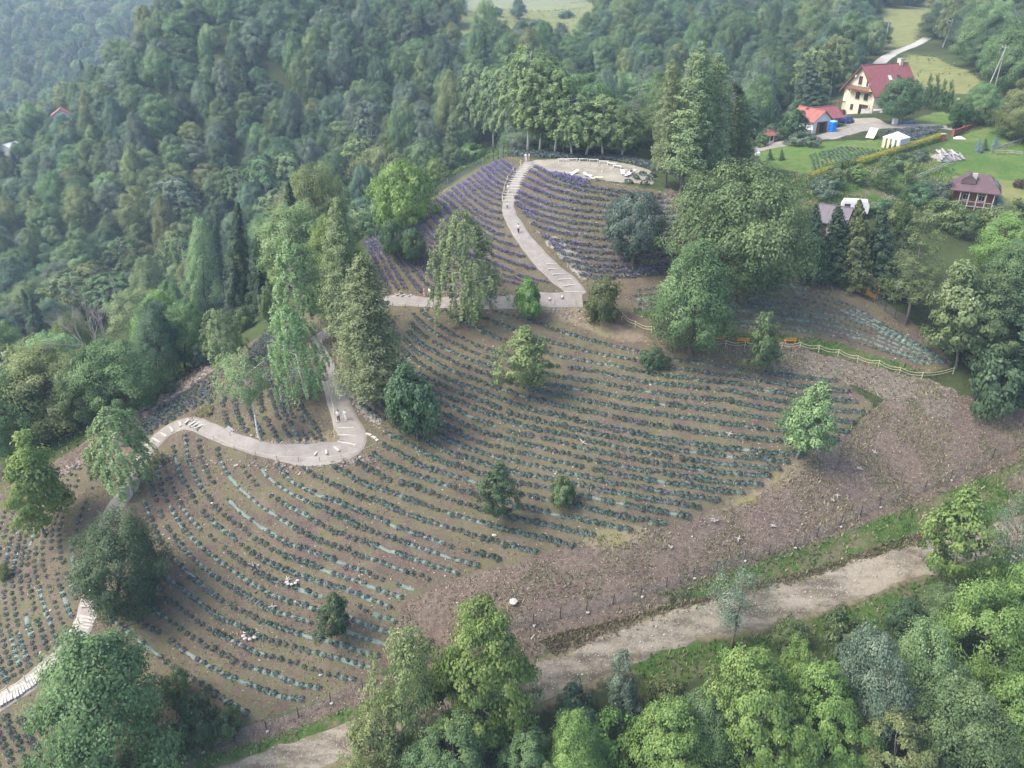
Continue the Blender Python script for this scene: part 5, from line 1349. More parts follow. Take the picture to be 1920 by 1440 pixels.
stair([(989,311),(975,326),(966,345),(958,364),(953,381)], 16, 2.5, "long pale flight of steps up to the viewing ground")
Z5 = lambda a, b, c, d: (360 + a / 4.8, 580 + b / 4.8, 360 + c / 4.8, 580 + d / 4.8)
Z7 = lambda a, b, c, d: (920 + a / 4.8, 270 + b / 4.8, 920 + c / 4.8, 270 + d / 4.8)
Z8 = lambda a, b, c, d: (a / 4.8, 560 + b / 4.8, c / 4.8, 560 + d / 4.8)
planks_px([Z7(*q) for q in [(500,1085,590,1078),(515,1137,625,1116),(560,1182,678,1165),(605,1228,735,1212),(660,1282,792,1262),(665,1332,848,1330),(530,1375,528,1420),(648,1360,640,1405)]], "short pale steps where the upper path meets the cross path")
planks_px([Z5(*q) for q in [(1300,1015,1432,1000),(1308,1077,1458,1066),(1310,1137,1490,1132),(1312,1187,1478,1226),(1272,1226,1325,1288),(1205,1256,1212,1320),(1128,1272,1104,1328)]], "fan of pale steps turning round the hairpin of the lower path")
planks_px([Z8(*q) for q in [(1830,1130,1755,1195),(1805,1108,1730,1180),(1775,1090,1698,1172),(1712,1075,1662,1150),(1615,1095,1628,1157),(1530,1147,1556,1206),(1452,1207,1498,1246),(1378,1264,1442,1291),(1328,1320,1402,1342),(1308,1385,1362,1401)]], "curved flight of pale steps at the left bend of the lower path")
rt = planks_px([Z5(*q) for q in [(1565,1115,1615,1140),(1615,1140,1655,1165),(1655,1165,1672,1190)]], "low curved pale kerb at the outside of the hairpin", "kerb", "kerb", .35)
stair([(183,1108),(175,1128),(168,1148)], 3, 2.3, "three wide steps under the dark spreading tree")
stair([(163,1158),(152,1178),(140,1198)], 7, 2.2, "close-set steps leading down to the plank walk", .42)
stair([(128,1218),(100,1243),(60,1276),(20,1304),(-40,1336)], 34, 1.9, "pale plank walk at the left bottom of the hill", .24, "plank_walk", "plank walk")
rt = planks_px([(742,556,752,550),(752,557,762,551),(765,557,772,552)], "pale steps where the cross path comes out behind the larches")

# ------------------------------------------------------------------ fences
POSTM = {}
def post_mesh(r, h, mat, n=7):
    k = (r, h, mat.name)
    if k not in POSTM:
        m = MB(); m.tube([(0, 0, -.3), (0, 0, h)], [r, r * .9], n); POSTM[k] = m.mesh("post", mat)
    return POSTM[k]
def fence(name, px, label, h=1.15, r=.06, mat=WOOD_POST, rope=None, ropes=(.92,), sag=.22, wire=0, step=None, cat="fence", footing=False, world_pts=None, rr=.03):
    P = ground(px) if world_pts is None else world_pts
    if step:
        L = resample(P[:, :2], step=step); P = np.stack([L[:, 0], L[:, 1], H(L[:, 0], L[:, 1])], 1)
    o = root(name, P[0], label, cat); B = np.array(P[0]); tops = []
    for i, p in enumerate(P):
        c = link("post", post_mesh(r, h, mat), o); c.location = p - B; c.rotation_euler = (random.uniform(-.04, .04), random.uniform(-.04, .04), 0)
        if footing and i % 2 == 0:
            f = link("footing", _rk[i % 4], o); f.location = p - B + [0.1, -.1, .05]; f.scale = (.24, .22, .22)
    if rope is not None:
        m = MB()
        for i in range(len(P) - 1):
            for f in ropes:
                a = P[i] - B + [0, 0, h * f]; b = P[i + 1] - B + [0, 0, h * f]
                m.tube([tuple(a + (b - a) * t - [0, 0, sag * 4 * t * (1 - t)]) for t in np.linspace(0, 1, 7)], rr, 4, cap=False)
        m.build("rope", rope, o)
    if wire:
        m = MB()
        for i in range(len(P) - 1):
            a = P[i] - B; b = P[i + 1] - B; L = np.linalg.norm(b - a); nv = max(2, int(L / .5))
            for f in np.linspace(.06, .97, wire):
                m.beam(a + [0, 0, h * f], b + [0, 0, h * f], .014, .014)
            for q in range(nv):
                s = a + (b - a) * (q + .5) / nv; m.beam(s + [0, 0, .05], s + [0, 0, h * .97], .012, .012, up=(1, 0, 0))
        m.build("wire_mesh", WIRE, o, kind="stuff")
    return o
Z3 = lambda L: [(1080 + a / 2.286, 380 + b / 2.286) for a, b in L]
fence("rope_fence", Z3([(195,500),(253,537),(322,560),(400,585),(480,600),(560,612),(640,620),(722,625),(800,628),(880,628),(958,627),(1040,640),(1122,657),(1205,685),(1295,705),(1385,735),(1480,757),(1615,735)]), "pale post and rope fence along the terrace with the orange benches", rope=ROPE, ropes=(.95, .6), sag=.3)
fence("rope_fence", [(-30,1322),(18,1300),(50,1282),(82,1262),(110,1236),(134,1206),(150,1172),(160,1138),(166,1108)], "pale post and rope fence beside the plank walk", rope=ROPE, ropes=(.92,), sag=.25)
fence("rope_fence", [(976,311),(963,324),(952,340),(946,358),(942,376),(943,392)], "pale post and rope railing left of the long flight of steps", rope=ROPE, ropes=(.92,), sag=.15, r=.07)
fence("rope_fence", [(604,645),(600,668),(606,700),(618,740),(627,778),(628,822)], "thin post and rope railing left of the worn path", rope=ROPE, ropes=(.92,), r=.05)
fence("cord_fence", [(372,812),(402,826),(440,845),(480,856),(520,864),(560,866),(600,866),(640,862),(680,852),(708,838)], "low thin cord fence along the outer edge of the lower path", .8, .025, METAL_DARK, ROPE, (.95,), .08, rr=.012)
fence("cord_fence", [(736,575),(760,578),(785,579),(815,580),(845,580),(960,576),(1000,574),(1040,572),(1080,572)], "low thin cord fence along the near edge of the cross path", .8, .025, METAL_DARK, ROPE, (.95,), .08, rr=.012)
fence("wire_fence", [(1940,822),(1860,860),(1782,900),(1733,920),(1649,951),(1613,967),(1575,987),(1531,1007),(1489,1027),(1442,1040),(1395,1051),(1344,1071),(1300,1084),(1249,1102),(1202,1118),(1150,1134),(1100,1148),(1050,1160),(1000,1172),(950,1182),(880,1210),(800,1245),(740,1270),(680,1292),(620,1318),(560,1345),(500,1370),(440,1392),(380,1410),(335,1425)], "long grey wire mesh fence between the cleared slope and the dirt road", 1.6, .05, METAL_DARK, wire=7, footing=True)
fence("wire_fence", [(940,293),(905,309),(870,328),(840,348),(800,374),(770,396),(735,424),(705,447),(690,470)], "wire mesh fence along the left edge of the purple rows", 1.5, .06, WOOD_GREY, wire=5)
fence("wire_fence", [(95,905),(170,853),(250,790),(318,745),(390,695),(440,655)], "wire fence on the stones at the wood edge", 1.3, .06, WOOD_GREY, wire=3, step=3.2)
fence("mesh_fence", [(1625,552),(1652,578),(1678,598),(1698,612)], "dark mesh fence beside the orange cabin", 1.5, .06, METAL_DARK, wire=14, step=1.6)

def gate(px, label):
    P = ground(px); o = root("gate_frame", P[0], label, "gate"); d = P[1] - P[0]
    m = MB(); m.box(-.06, -.06, -.2, .06, .06, 2.2); me = m.mesh("gate_post", METAL_DARK)
    for k in (0, 1):
        c = link("gate_post", me, o); c.location = d * k
    m = MB(); m.beam((0, 0, 2.1), tuple(d + [0, 0, 2.1]), .08, .08); m.beam((0, 0, 1.0), tuple(d + [0, 0, 1.0]), .06, .06); m.build("crossbar", METAL_DARK, o)
gate([(944,296),(953,294)], "dark square gate frame at the top of the purple rows")
gate([(925,302),(934,299)], "second dark gate frame left of the square one")

# ------------------------------------------------------------------ benches and seats
def bench(px, mat, label, L=1.6, rz=0.0, back=True, name="bench", group=None):
    B = g1(*px); o = root(name, B, label, "bench", group, rz)
    for k in range(3): m = MB(); m.box(-L / 2, -.25 + k * .17, .40, L / 2, -.11 + k * .17, .45); m.build("slat", mat, o)
    if back:
        for k in range(3): m = MB(); m.hexa([(-L/2,.26+k*.05,.55+k*.17),(L/2,.26+k*.05,.55+k*.17),(L/2,.30+k*.05,.55+k*.17),(-L/2,.30+k*.05,.55+k*.17),(-L/2,.30+k*.05,.69+k*.17),(L/2,.30+k*.05,.69+k*.17),(L/2,.34+k*.05,.69+k*.17),(-L/2,.34+k*.05,.69+k*.17)]); m.build("backrest_slat", mat, o)
    for s in (-1, 1):
        m = MB(); m.box(s * L * .4 - .05, -.24, 0, s * L * .4 + .05, .24, .395)
        if back: m.beam((s * L * .4, .25, .3), (s * L * .4, .47, 1.06), .08, .05)
        m.build("leg", mat, o)
    return o
for (px, py), lb in zip([(1346,640),(1393,643),(1481,643)], ["orange wooden bench half under the large egg-shaped tree", "orange wooden bench next to the slim tree, left side", "orange wooden bench right of the slim tree"]):
    bench((px, py), WOOD_ORANGE, lb, 1.75, random.uniform(-.08, .08) + 3.14, group="orange benches on the terrace")
BL = ["leftmost","second","third","fourth","fifth","sixth","last"]
for k, (px, py, a) in enumerate([(1055,302,0),(1074,301.5,0),(1094,302,-.05),(1113,303,-.1),(1132,306,-.25),(1147,310,-.4),(1158,315,-.6)]):
    bench((px, py), WHITE, BL[k] + " low white bench on the far rim of the viewing ground, counted from the steps", 1.9, a, False, group="white benches round the viewing ground")
def lounger(px, rz, label, L=1.9):
    o = root("sun_lounger", g1(*px), label, "sun lounger", None, rz)
    m = MB(); m.box(-L / 2, -.35, .25, L * .15, .35, .33); m.build("seat", WHITE, o)
    m = MB(); m.hexa([(L*.15,-.35,.25),(L*.5,-.35,.62),(L*.5,.35,.62),(L*.15,.35,.25),(L*.15,-.35,.33),(L*.5,-.35,.70),(L*.5,.35,.70),(L*.15,.35,.33)]); m.build("backrest", WHITE, o)
    for s in (-1, 1):
        m = MB(); m.box(-L * .4, s * .3 - .04, 0, -L * .4 + .08, s * .3 + .04, .25); m.build("leg", WHITE, o)
        m = MB(); m.box(L * .3, s * .3 - .04, 0, L * .3 + .08, s * .3 + .04, .42); m.build("leg", WHITE, o)
for (x, y), a, lb in [((1076,326),.6,"white lounger in the middle of the viewing ground"),((1068,331),.1,"white lounger beside the purple edge of the viewing ground"),((1102,331),2.4,"white lounger at the near middle rim"),((1113,337),2.8,"cream lounger nearest to the lavender rows"),((1168,327),1.6,"white lounger left of the seated pair"),((1177,330),.9,"white lounger the seated pair leans on")]:
    lounger((x, y), a, lb)
_o = root("picnic_table", g1(1122, 339), "small yellowish table at the near rim of the viewing ground", "table")
m = MB(); m.box(-.8, -.4, .62, .8, .4, .68); m.build("table_top", WOOD_POST, _o)
for sx in (-.7, .6):
    for sy in (-.35, .27): m = MB(); m.box(sx, sy, 0, sx + .08, sy + .08, .62); m.build("leg", WOOD_POST, _o)
_o = root("sign_board", g1(432, 818), "small white diamond sign on a post by the lower path", "sign")
m = MB(); m.tube([(0, 0, -.2), (0, 0, .8)], .04, 6); m.build("post", WOOD_GREY, _o)
m = MB(); m.hexa([(-.5,-.02,1.15),(0,-.02,.65),(.5,-.02,1.15),(0,-.02,1.65),(-.5,.02,1.15),(0,.02,.65),(.5,.02,1.15),(0,.02,1.65)]); m.build("panel", WHITE, _o)

# ------------------------------------------------------------------ people
SKIN = plain("skin", (.52, .33, .24), .6, .3, .06, 8); HAIR_D = plain("dark_hair", (.035, .025, .02), .6, .3, .3, 20); HAIR_L = plain("fair_hair", (.34, .24, .13), .6, .3, .3, 20)
CL = {"white": plain("white_cloth", (.75, .74, .72), .85, .1, .08, 6), "black": plain("black_cloth", (.018, .018, .02), .85, .1, .2, 6), "aqua": plain("pale_aqua_cloth", (.50, .68, .72), .85, .1, .08, 6), "cream": plain("cream_cloth", (.62, .55, .46), .85, .1, .08, 6), "pink": plain("pale_pink_cloth", (.66, .50, .46), .85, .1, .08, 6), "jeans": plain("denim_cloth", (.06, .09, .16), .85, .1, .2, 6), "grey": plain("grey_cloth", (.20, .20, .20), .85, .1, .2, 6)}
def skin_mesh(name, V, E, R, mat, parent, rootv=0, sub=1):
    bm = bmesh.new(); ly = bm.verts.layers.skin.verify(); vs = [bm.verts.new(v) for v in V]
    for a, b in E: bm.edges.new((vs[a], vs[b]))
    for i, v in enumerate(vs):
        r = R[i]; v[ly].radius = r if hasattr(r, '__len__') else (r, r); v[ly].use_root = i == rootv
    me = bpy.data.meshes.new(name); bm.to_mesh(me); bm.free(); me.materials.append(mat)
    o = link(name, me, parent); o.modifiers.new("skin", 'SKIN').use_smooth_shade = True
    s = o.modifiers.new("sub", 'SUBSURF'); s.levels = s.render_levels = sub
    return o
def person(px, rz, top, legs, hair, label, h=1.72, dress=False, stride=.12, sit=False, arms=(.12, .12), seat=.33):
    """standing, walking or seated figure about h metres tall; clothing and hair are its children"""
    o = root("person", g1(*px), label, "person", None, rz); k = h / 1.72; o.scale = (k, k, k)
    hip = .92 if not sit else seat + .08
    if sit:
        kn = [(.10, -.42, hip + .02), (-.10, -.42, hip + .02)]; an = [(.11, -.46, .08), (-.11, -.44, .08)]
    else:
        kn = [(.10, -stride * .6, .50), (-.10, stride * .4, .50)]; an = [(.10, -stride, .08), (-.10, stride * 1.2, .09)]
    ch = hip + .40; nk = hip + .55; hd = hip + .70; sh = hip + .50
    V = [(0, 0, hip), (0, .0, hip + .2), (0, -.01, ch), (0, -.005, nk), (0, -.03, nk + .09), (0, -.02, hd + .06)]
    E = [(0, 1), (1, 2), (2, 3), (3, 4), (4, 5)]; R = [(.145, .105), (.125, .095), (.155, .105), .05, (.075, .088), (.07, .085)]
    V.append((0, -.125, hd - .01)); E.append((4, 6)); R.append(.013)          # nose
    for s, kk, aa, ar in ((1, kn[0], an[0], arms[0]), (-1, kn[1], an[1], arms[1])):
        b = len(V); V += [(s * .09, 0, hip - .06), kk, aa, (aa[0] * 1.05, aa[1] - .17, .035)]; E += [(0, b), (b, b + 1), (b + 1, b + 2), (b + 2, b + 3)]; R += [.088, .058, .038, .030]
        b = len(V); el = (s * .245, .02 - ar * .3, sh - .29); wr = (s * (.25 - ar * .2), -.05 - ar, sh - .53 + ar * .8)
        V += [(s * .17, 0, sh), el, wr, (wr[0], wr[1] - .02, wr[2] - .07)]; E += [(2, b), (b, b + 1), (b + 1, b + 2), (b + 2, b + 3)]; R += [.058, .043, .030, (.020, .034)]
        for q, (dy, L) in enumerate(((-.028, .078), (-.01, .09), (.01, .084), (.028, .066))):   # four fingers and a thumb
            f = len(V); V += [(wr[0], wr[1] - .02 + dy, wr[2] - .10), (wr[0] - s * .012, wr[1] - .025 + dy, wr[2] - .09 - L)]; E += [(b + 3, f), (f, f + 1)]; R += [.010, .008]
        f = len(V); V += [(wr[0] - s * .012, wr[1] - .058, wr[2] - .065), (wr[0] - s * .02, wr[1] - .075, wr[2] - .105)]; E += [(b + 2, f), (f, f + 1)]; R += [.011, .009]
    skin_mesh("body", V, E, R, SKIN, o)
    V = [(0, 0, hip + .0), (0, 0, hip + .2), (0, -.01, ch), (0, -.005, nk - .02)]; E = [(0, 1), (1, 2), (2, 3)]; R = [(.165, .125), (.145, .115), (.178, .126), (.085, .08)]
    for s, ar in ((1, arms[0]), (-1, arms[1])):
        b = len(V); V += [(s * .175, 0, sh), (s * .245, .02 - ar * .3, sh - .28)]; E += [(2, b), (b, b + 1)]; R += [.072, .060]
    if dress and not sit:
        b = len(V); V += [(0, 0, hip - .22), (0, 0, hip - .46)]; E += [(0, b), (b, b + 1)]; R += [(.19, .17), (.24, .21)]
    skin_mesh("dress" if dress else "shirt", V, E, R, CL[top], o)
    if not dress or sit:
        V = [(0, 0, hip + .06)]; E = []; R = [(.165, .125)]
        for kk, aa, s in ((kn[0], an[0], 1), (kn[1], an[1], -1)):
            b = len(V); V += [(s * .09, 0, hip - .06), kk, (aa[0], aa[1], aa[2] + .05)]; E += [(0, b), (b, b + 1), (b + 1, b + 2)]; R += [.105, .074, .058]
        skin_mesh("trousers", V, E, R, CL[legs], o)
    for s, aa in ((1, an[0]), (-1, an[1])):
        m = MB(); m.ball((aa[0], aa[1] - .07, .045), .05, .14, .045, 8, 5); m.build("shoe", CL["grey"], o, True)
        m = MB(); m.ball((s * .033, -.107, hd + .035), .013, .009, .010, 6, 4); m.build("eye", HAIR_D, o)
        m = MB(); m.ball((s * .086, -.01, hd + .02), .014, .026, .036, 6, 4); m.build("ear", SKIN, o)
    m = MB(); m.ball((0, -.108, hd - .052), .026, .008, .007, 6, 4); m.build("mouth", plain("lips", (.40, .16, .14), .5, .3, .05, 5) if "lips" not in bpy.data.materials else bpy.data.materials["lips"], o)
    m = MB(); m.ball((0, .012, hd + .075), .092, .108, .085, 10, 6); m.ball((0, .06, hd + .01), .078, .06, .10, 8, 5); m.build("hair", hair, o, True)
    return o
person((635.5,791), .1, "white", "black", HAIR_D, "person in a white shirt with dark jacket and black trousers on the worn path", 1.78, arms=(.05, .05), stride=.06)
person((648.5,789), -.15, "aqua", "white", HAIR_L, "person in pale aqua clothes beside the one in black trousers", 1.70, dress=False, stride=.10)
person((796.5,557), .8, "pink", "pink", HAIR_D, "person in a pale pink dress on the cross path left of the weeping birch", 1.68, True)
person((806.5,558), -.4, "white", "cream", HAIR_L, "person in white half hidden by the weeping birch", 1.70, False)
person((812,577), 1.4, "grey", "white", HAIR_D, "person in light trousers at the near edge of the cross path", 1.72, False)
person((972,438), 2.9, "white", "black", HAIR_D, "person in a white top and dark trousers walking up the upper path", 1.72, stride=.22)
person((951,392), 2.8, "white", "jeans", HAIR_D, "small child in white at the foot of the long steps", 1.25, stride=.12)
person((953,362), 3.0, "white", "cream", HAIR_L, "person in pale clothes climbing the long steps by the railing", 1.6, stride=.12)
person((986,303.5), .2, "white", "white", HAIR_L, "person in white standing at the top of the long steps", 1.74)
person((992,302), -1.2, "cream", "cream", HAIR_D, "person in cream beside the one in white at the top of the steps", 1.60, stride=.05)
person((1183,328.5), .5, "black", "black", HAIR_D, "person in black sitting by the right loungers", 1.70, sit=True)
person((1190,326), -.5, "white", "jeans", HAIR_L, "person in white sitting next to the one in black", 1.65, sit=True)
_o = root("backpack", g1(807.5, 560) , "dark shoulder bag beside the person in white on the cross path", "bag")
m = MB(); m.ball((0, 0, .22), .16, .12, .22, 8, 6); m.build("pouch", CL["black"], _o, True)
m = MB(); m.tube([(-.1, .05, .35), (0, .06, .55), (.1, .05, .35)], .015, 5); m.build("strap", CL["black"], _o)

_r = root("bare_shrub", g1(1908, 965), "bare pale twiggy shrub at the right end of the dirt road", "shrub"); link("branches", BARE, _r); _r.scale = (.62, .62, .55); _r.rotation_euler = (0, .1, 2)
_r = root("dead_trunk", g1(1166, 1330), "thin dark dead trunk sticking up at the road edge", "dead tree")
m = MB(); m.tube([(0, 0, -.3), (.12, 0, 2.0), (.45, 0, 4.2)], [.09, .07, .03], 6); m.tube([(.12, 0, 2.0), (-.3, .1, 2.7)], [.03, .012], 4); m.build("trunk", CHIP_DARK, _r)

blades("bank_weeds", [[(1130,1168),(1300,1125),(1420,1092),(1560,1056),(1700,1006),(1770,985),(1720,1022),(1560,1072),(1430,1112),(1280,1158),(1150,1205),(1040,1232),(1010,1200)]], 9000, .26, .12, [L_WEED, L_DRY, L_DRY], 66, "dead brown weeds on the bank between fence and dirt road", .1, 2.5)
# ------------------------------------------------------------------ buildings
def roof_pair(parent, x0, x1, y0, y1, z_eave, z_ridge, mat, over=.5, th=.16, along='y', name="roof", seams=0):
    """two pitched slabs; the ridge runs along y (or x)"""
    if along == 'y':
        xm = (x0 + x1) / 2; s = (z_ridge - z_eave) / (xm - x0)
        m = MB()
        for sg, xe in ((-1, x0 - over), (1, x1 + over)):
            ze = z_eave - s * over
            P = [(xe, y0 - over, ze), (xm, y0 - over, z_ridge), (xm, y1 + over, z_ridge), (xe, y1 + over, ze)]
            if sg > 0: P = [P[1], P[0], P[3], P[2]]
            m.hexa([(a, b, c) for a, b, c in P] + [(a, b, c + th) for a, b, c in P])
            if seams:
                for q in range(1, seams):
                    yy = y0 - over + (y1 - y0 + 2 * over) * q / seams
                    m.beam((xe, yy, ze + th), (xm, yy, z_ridge + th), .05, .05)
        o = m.build(name, mat, parent)
        r = MB(); r.box(xm - .14, y0 - over - .02, z_ridge + th - .05, xm + .14, y1 + over + .02, z_ridge + th + .06); r.build("ridge_cap", mat, o)
        return o
    m = MB(); ym = (y0 + y1) / 2; s = (z_ridge - z_eave) / (ym - y0)
    for sg, ye in ((-1, y0 - over), (1, y1 + over)):
        ze = z_eave - s * over
        P = [(x0 - over, ye, ze), (x1 + over, ye, ze), (x1 + over, ym, z_ridge), (x0 - over, ym, z_ridge)]
        if sg > 0: P = [P[3], P[2], P[1], P[0]]
        m.hexa(P + [(a, b, c + th) for a, b, c in P])
        if seams:
            for q in range(1, seams):
                xx = x0 - over + (x1 - x0 + 2 * over) * q / seams
                m.beam((xx, ye, ze + th), (xx, ym, z_ridge + th), .05, .05)
    o = m.build(name, mat, parent)
    r = MB(); r.box(x0 - over - .02, ym - .14, z_ridge + th - .05, x1 + over + .02, ym + .14, z_ridge + th + .06); r.build("ridge_cap", mat, o)
    return o

def gable_wall(parent, x0, x1, y0, y1, z_eave, z_ridge, mat, name="wall", base=-1.0, along='y'):
    m = MB(); xm = (x0 + x1) / 2; ym = (y0 + y1) / 2
    if along == 'y':
        V = [(x0,y0,base),(x1,y0,base),(x1,y1,base),(x0,y1,base),(x0,y0,z_eave),(x1,y0,z_eave),(x1,y1,z_eave),(x0,y1,z_eave),(xm,y0,z_ridge),(xm,y1,z_ridge)]
        F = [(3,2,1,0),(0,1,5,8,4),(1,2,6,5),(2,3,7,9,6),(3,0,4,7),(4,8,9,7),(8,5,6,9)]
    else:
        V = [(x0,y0,base),(x1,y0,base),(x1,y1,base),(x0,y1,base),(x0,y0,z_eave),(x1,y0,z_eave),(x1,y1,z_eave),(x0,y1,z_eave),(x0,ym,z_ridge),(x1,ym,z_ridge)]
        F = [(3,2,1,0),(0,1,5,4),(1,2,6,9,5),(2,3,7,6),(3,0,4,8,7),(4,5,9,8),(8,9,6,7)]
    m.add(V, F); return m.build(name, mat, parent)

def window(parent, x, y, z, w, h, mat=WOOD_BROWN, side='y', out=-1, bars=1, name="window"):
    """framed window standing proud of a wall: side 'y' faces -y/+y, side 'x' faces -x/+x"""
    t = .07
    def bx(m, a0, a1, z0, z1, d0, d1):
        d0, d1 = sorted((d0 * out, d1 * out))
        if side == 'y': m.box(x + a0, y + d0, z + z0, x + a1, y + d1, z + z1)
        else: m.box(x + d0, y + a0, z + z0, x + d1, y + a1, z + z1)
    m = MB(); a, b = w / 2, h / 2
    bx(m, -a, -a + t * 1.4, -b, b, .003, .09); bx(m, a - t * 1.4, a, -b, b, .003, .09); bx(m, -a + t * 1.4, a - t * 1.4, b - t * 1.4, b, .003, .09); bx(m, -a + t * 1.4, a - t * 1.4, -b, -b + t * 1.4, .003, .09)
    for q in range(bars):
        c = -a + w * (q + 1) / (bars + 1); bx(m, c - .035, c + .035, -b + t * 1.4, b - t * 1.4, .003, .08)
    f = m.build(name, mat, parent)
    g = MB(); bx(g, -a + t, a - t, -b + t, b - t, .0025, .03); g.build("pane", GLASS_DARK, f)
    s = MB(); bx(s, -a - .08, a + .08, -b - .07, -b - .002, .003, .16); s.build("sill", STONE, f)
    return f

def yellow_house():
    o = root("house", g1(1604, 213), "three-storey cream yellow house with steep red roof and brown balcony", "house", rz=math.radians(-67))
    W, D, E, A = 5.15, 13.5, 5.7, 11.5
    gable_wall(o, -W, W, 0, D, E, A, CREAM)
    r = roof_pair(o, -W, W, 0, D, E, A, ROOF_RED, .9, .16, seams=18)
    for k in (-1, 1):       # verge boards
        m = MB(); m.beam((k * (W + .9), -.93, E - 1.0), (0, -.93, A + .02), .06, .30); m.build("barge_board", WOOD_BROWN, r)
    m = MB()
    m.box(-.55, 11.2, A - 1.2, .55, 12.2, A + 1.1); m.build("chimney", CREAM, r)
    m = MB(); m.box(-.68, 11.07, A + 1.103, .68, 12.33, A + 1.25); m.build("chimney_cap", STONE, r)
    s = (A - E) / W; u = Vector((1, 0, -s)).normalized(); nrm = Vector((s, 0, 1)).normalized()
    for yy, xx in ((6.4, 2.7), (9.3, 2.7)):
        c = Vector((xx, yy, A - s * xx + .16)) + nrm * .06; m = MB(); m.beam(tuple(c - u * .65), tuple(c + u * .65), .9, .16, up=tuple(nrm)); m.build("skylight", GLASS_DARK if yy > 7 else WHITE, r)
    for x, z, w, h, b in ((-.35, 4.35, 1.35, 1.65, 1), (2.45, 4.35, 1.35, 1.65, 1), (-.35, 8.0, 1.2, 2.0, 1), (2.3, 7.85, 1.1, 2.0, 1), (-1.7, 1.45, 1.0, 1.35, 1)):
        window(o, x, 0, z, w, h, bars=b)
    for y, z in ((3.2, 4.3), (7.0, 4.3), (10.6, 4.3), (3.4, 1.5)):
        window(o, W, y, z, 1.3, 1.4, side='x', out=1)
    m = MB(); m.box(.85, -.06, -.2, 3.55, -.003, 2.35); d = m.build("garage_opening_shade", INTERIOR_SHADE, o)  # solid dark slab on the wall, painted as the shade of the opening
    m = MB(); m.box(.70, -.10, -.2, .85, -.004, 2.5); m.box(3.55, -.10, -.2, 3.70, -.004, 2.5); m.box(.85, -.10, 2.36, 3.55, -.004, 2.5); m.build("door_frame", WOOD_BROWN, d)
    m = MB(); m.box(-3.0, -1.45, 5.55, 4.3, -.003, 5.75); bl = m.build("balcony", WOOD_BROWN, o)
    for q in range(26):
        x = -2.95 + q * 7.2 / 25; m = MB(); m.box(x - .09, -1.44, 5.76, x + .09, -1.40, 6.72); m.build("baluster", WOOD_BROWN, bl)
    m = MB(); m.box(-3.0, -1.47, 6.72, 4.3, -1.36, 6.82); m.box(-3.0, -1.36, 6.72, -2.92, -.004, 6.82); m.box(4.22, -1.36, 6.72, 4.3, -.004, 6.82); m.build("handrail", WOOD_BROWN, bl)
    for x in (-2.6, .6, 3.9):
        m = MB(); m.beam((x, -1.3, 5.55), (x, -.02, 4.7), .14, .14); m.build("bracket", WOOD_BROWN, bl)
    m = MB(); m.ball((-1.75, -.55, 8.9), .42, .12, .42, 10, 6); m.build("satellite_dish", WHITE, o, True)
    m = MB(); m.ball((3.35, -.75, 7.45), .36, .12, .36, 10, 6); m.build("satellite_dish", WHITE, o, True)
    # terrace with stone wall to the right of the garage opening
    m = MB(); m.box(4.0, -2.4, -1.2, 7.6, -.004, 1.9); m.box(5.154, 0.0, -1.2, 7.6, 4.0, 1.9); t = m.build("terrace", STONE_WALL, o)
    m = MB()
    for x in (4.05, 5.2, 6.4, 7.5): m.box(x - .05, -2.38, 1.903, x + .05, -2.28, 2.9)
    m.box(4.0, -2.39, 2.9, 7.6, -2.27, 3.0); m.box(4.1, -2.35, 2.3, 7.5, -2.31, 2.4); m.build("railing", WOOD_BROWN, t)
    m = MB()
    for k in range(8): m.box(7.62, -2.0 + k * .32, -1.2, 9.2, -1.7 + k * .32, .2 + k * .22)
    m.build("outside_stairs", STONE, o)
    for x, w in ((-4.6, .9), (-3.7, .6)):
        m = MB(); m.box(x, -1.3, -.5, x + w, -.4, .5); m.build("planter", WOOD_BROWN, o)
    for x in (-5.9, -4.2):
        m = MB(); m.tube([(x, -1.9, -.6), (x, -1.9, 2.3)], .08, 6); m.build("pergola_post", WOOD_BROWN, o)
    m = MB()
    for k in range(5): m.beam((-6.2, -2.2 + k * .5, 2.38), (-4.0, -2.2 + k * .5, 2.38), .08, .12)
    m.build("pergola_beam", WOOD_BROWN, o, kind="stuff")
yellow_house()

def garage():
    P = g1(1522.5, 251)
    o = root("garage", P + np.array([2.27, 1.05, .1]), "white garage with two low orange-red roofs meeting at an angle", "garage", rz=math.radians(25))
    gable_wall(o, -2.5, 2.5, 0, 7.2, 2.7, 4.6, WHITE)
    roof_pair(o, -2.5, 2.5, 0, 7.2, 2.7, 4.6, ROOF_ORANGE, .55, .14, seams=10)
    m = MB(); m.box(-1.5, -.05, -.3, 1.5, -.003, 2.35); d = m.build("door", WOOD_BROWN, o)
    for k in range(4):
        m = MB(); m.box(-1.4 + k * .72, -.08, -.2, -.78 + k * .72, -.052, 2.2); m.build("door_or_shade_panel", INTERIOR_SHADE if k in (1, 2) else WOOD_BROWN, d)  # the two middle panels are painted as the shade of an open garage
    window(o, -2.5, 4.6, 1.5, .9, .7, side='x', out=-1)
    gable_wall(o, 2.503, 7.6, 2.4, 7.0, 2.5, 4.2, WHITE, "carport_wall", along='x') if False else None
    roof_pair(o, -.3, 7.6, 1.9, 7.4, 2.62, 4.55, ROOF_RED, .4, .14, along='x', name="carport_roof", seams=10)
    for x, y in ((7.4, 2.2), (7.4, 7.1), (4.6, 2.2), (4.6, 7.1)):
        m = MB(); m.box(x - .09, y - .09, -.6, x + .09, y + .09, 2.62); m.build("carport_post", WOOD_BROWN, o)
    m = MB(); m.box(2.52, 6.9, -.5, 7.4, 7.0, 2.5); m.build("carport_wall", WOOD_BROWN, o)
    m = MB(); m.box(-9.5, .3, -.8, -2.52, .55, .75); m.build("low_wall", STONE, o)
garage()

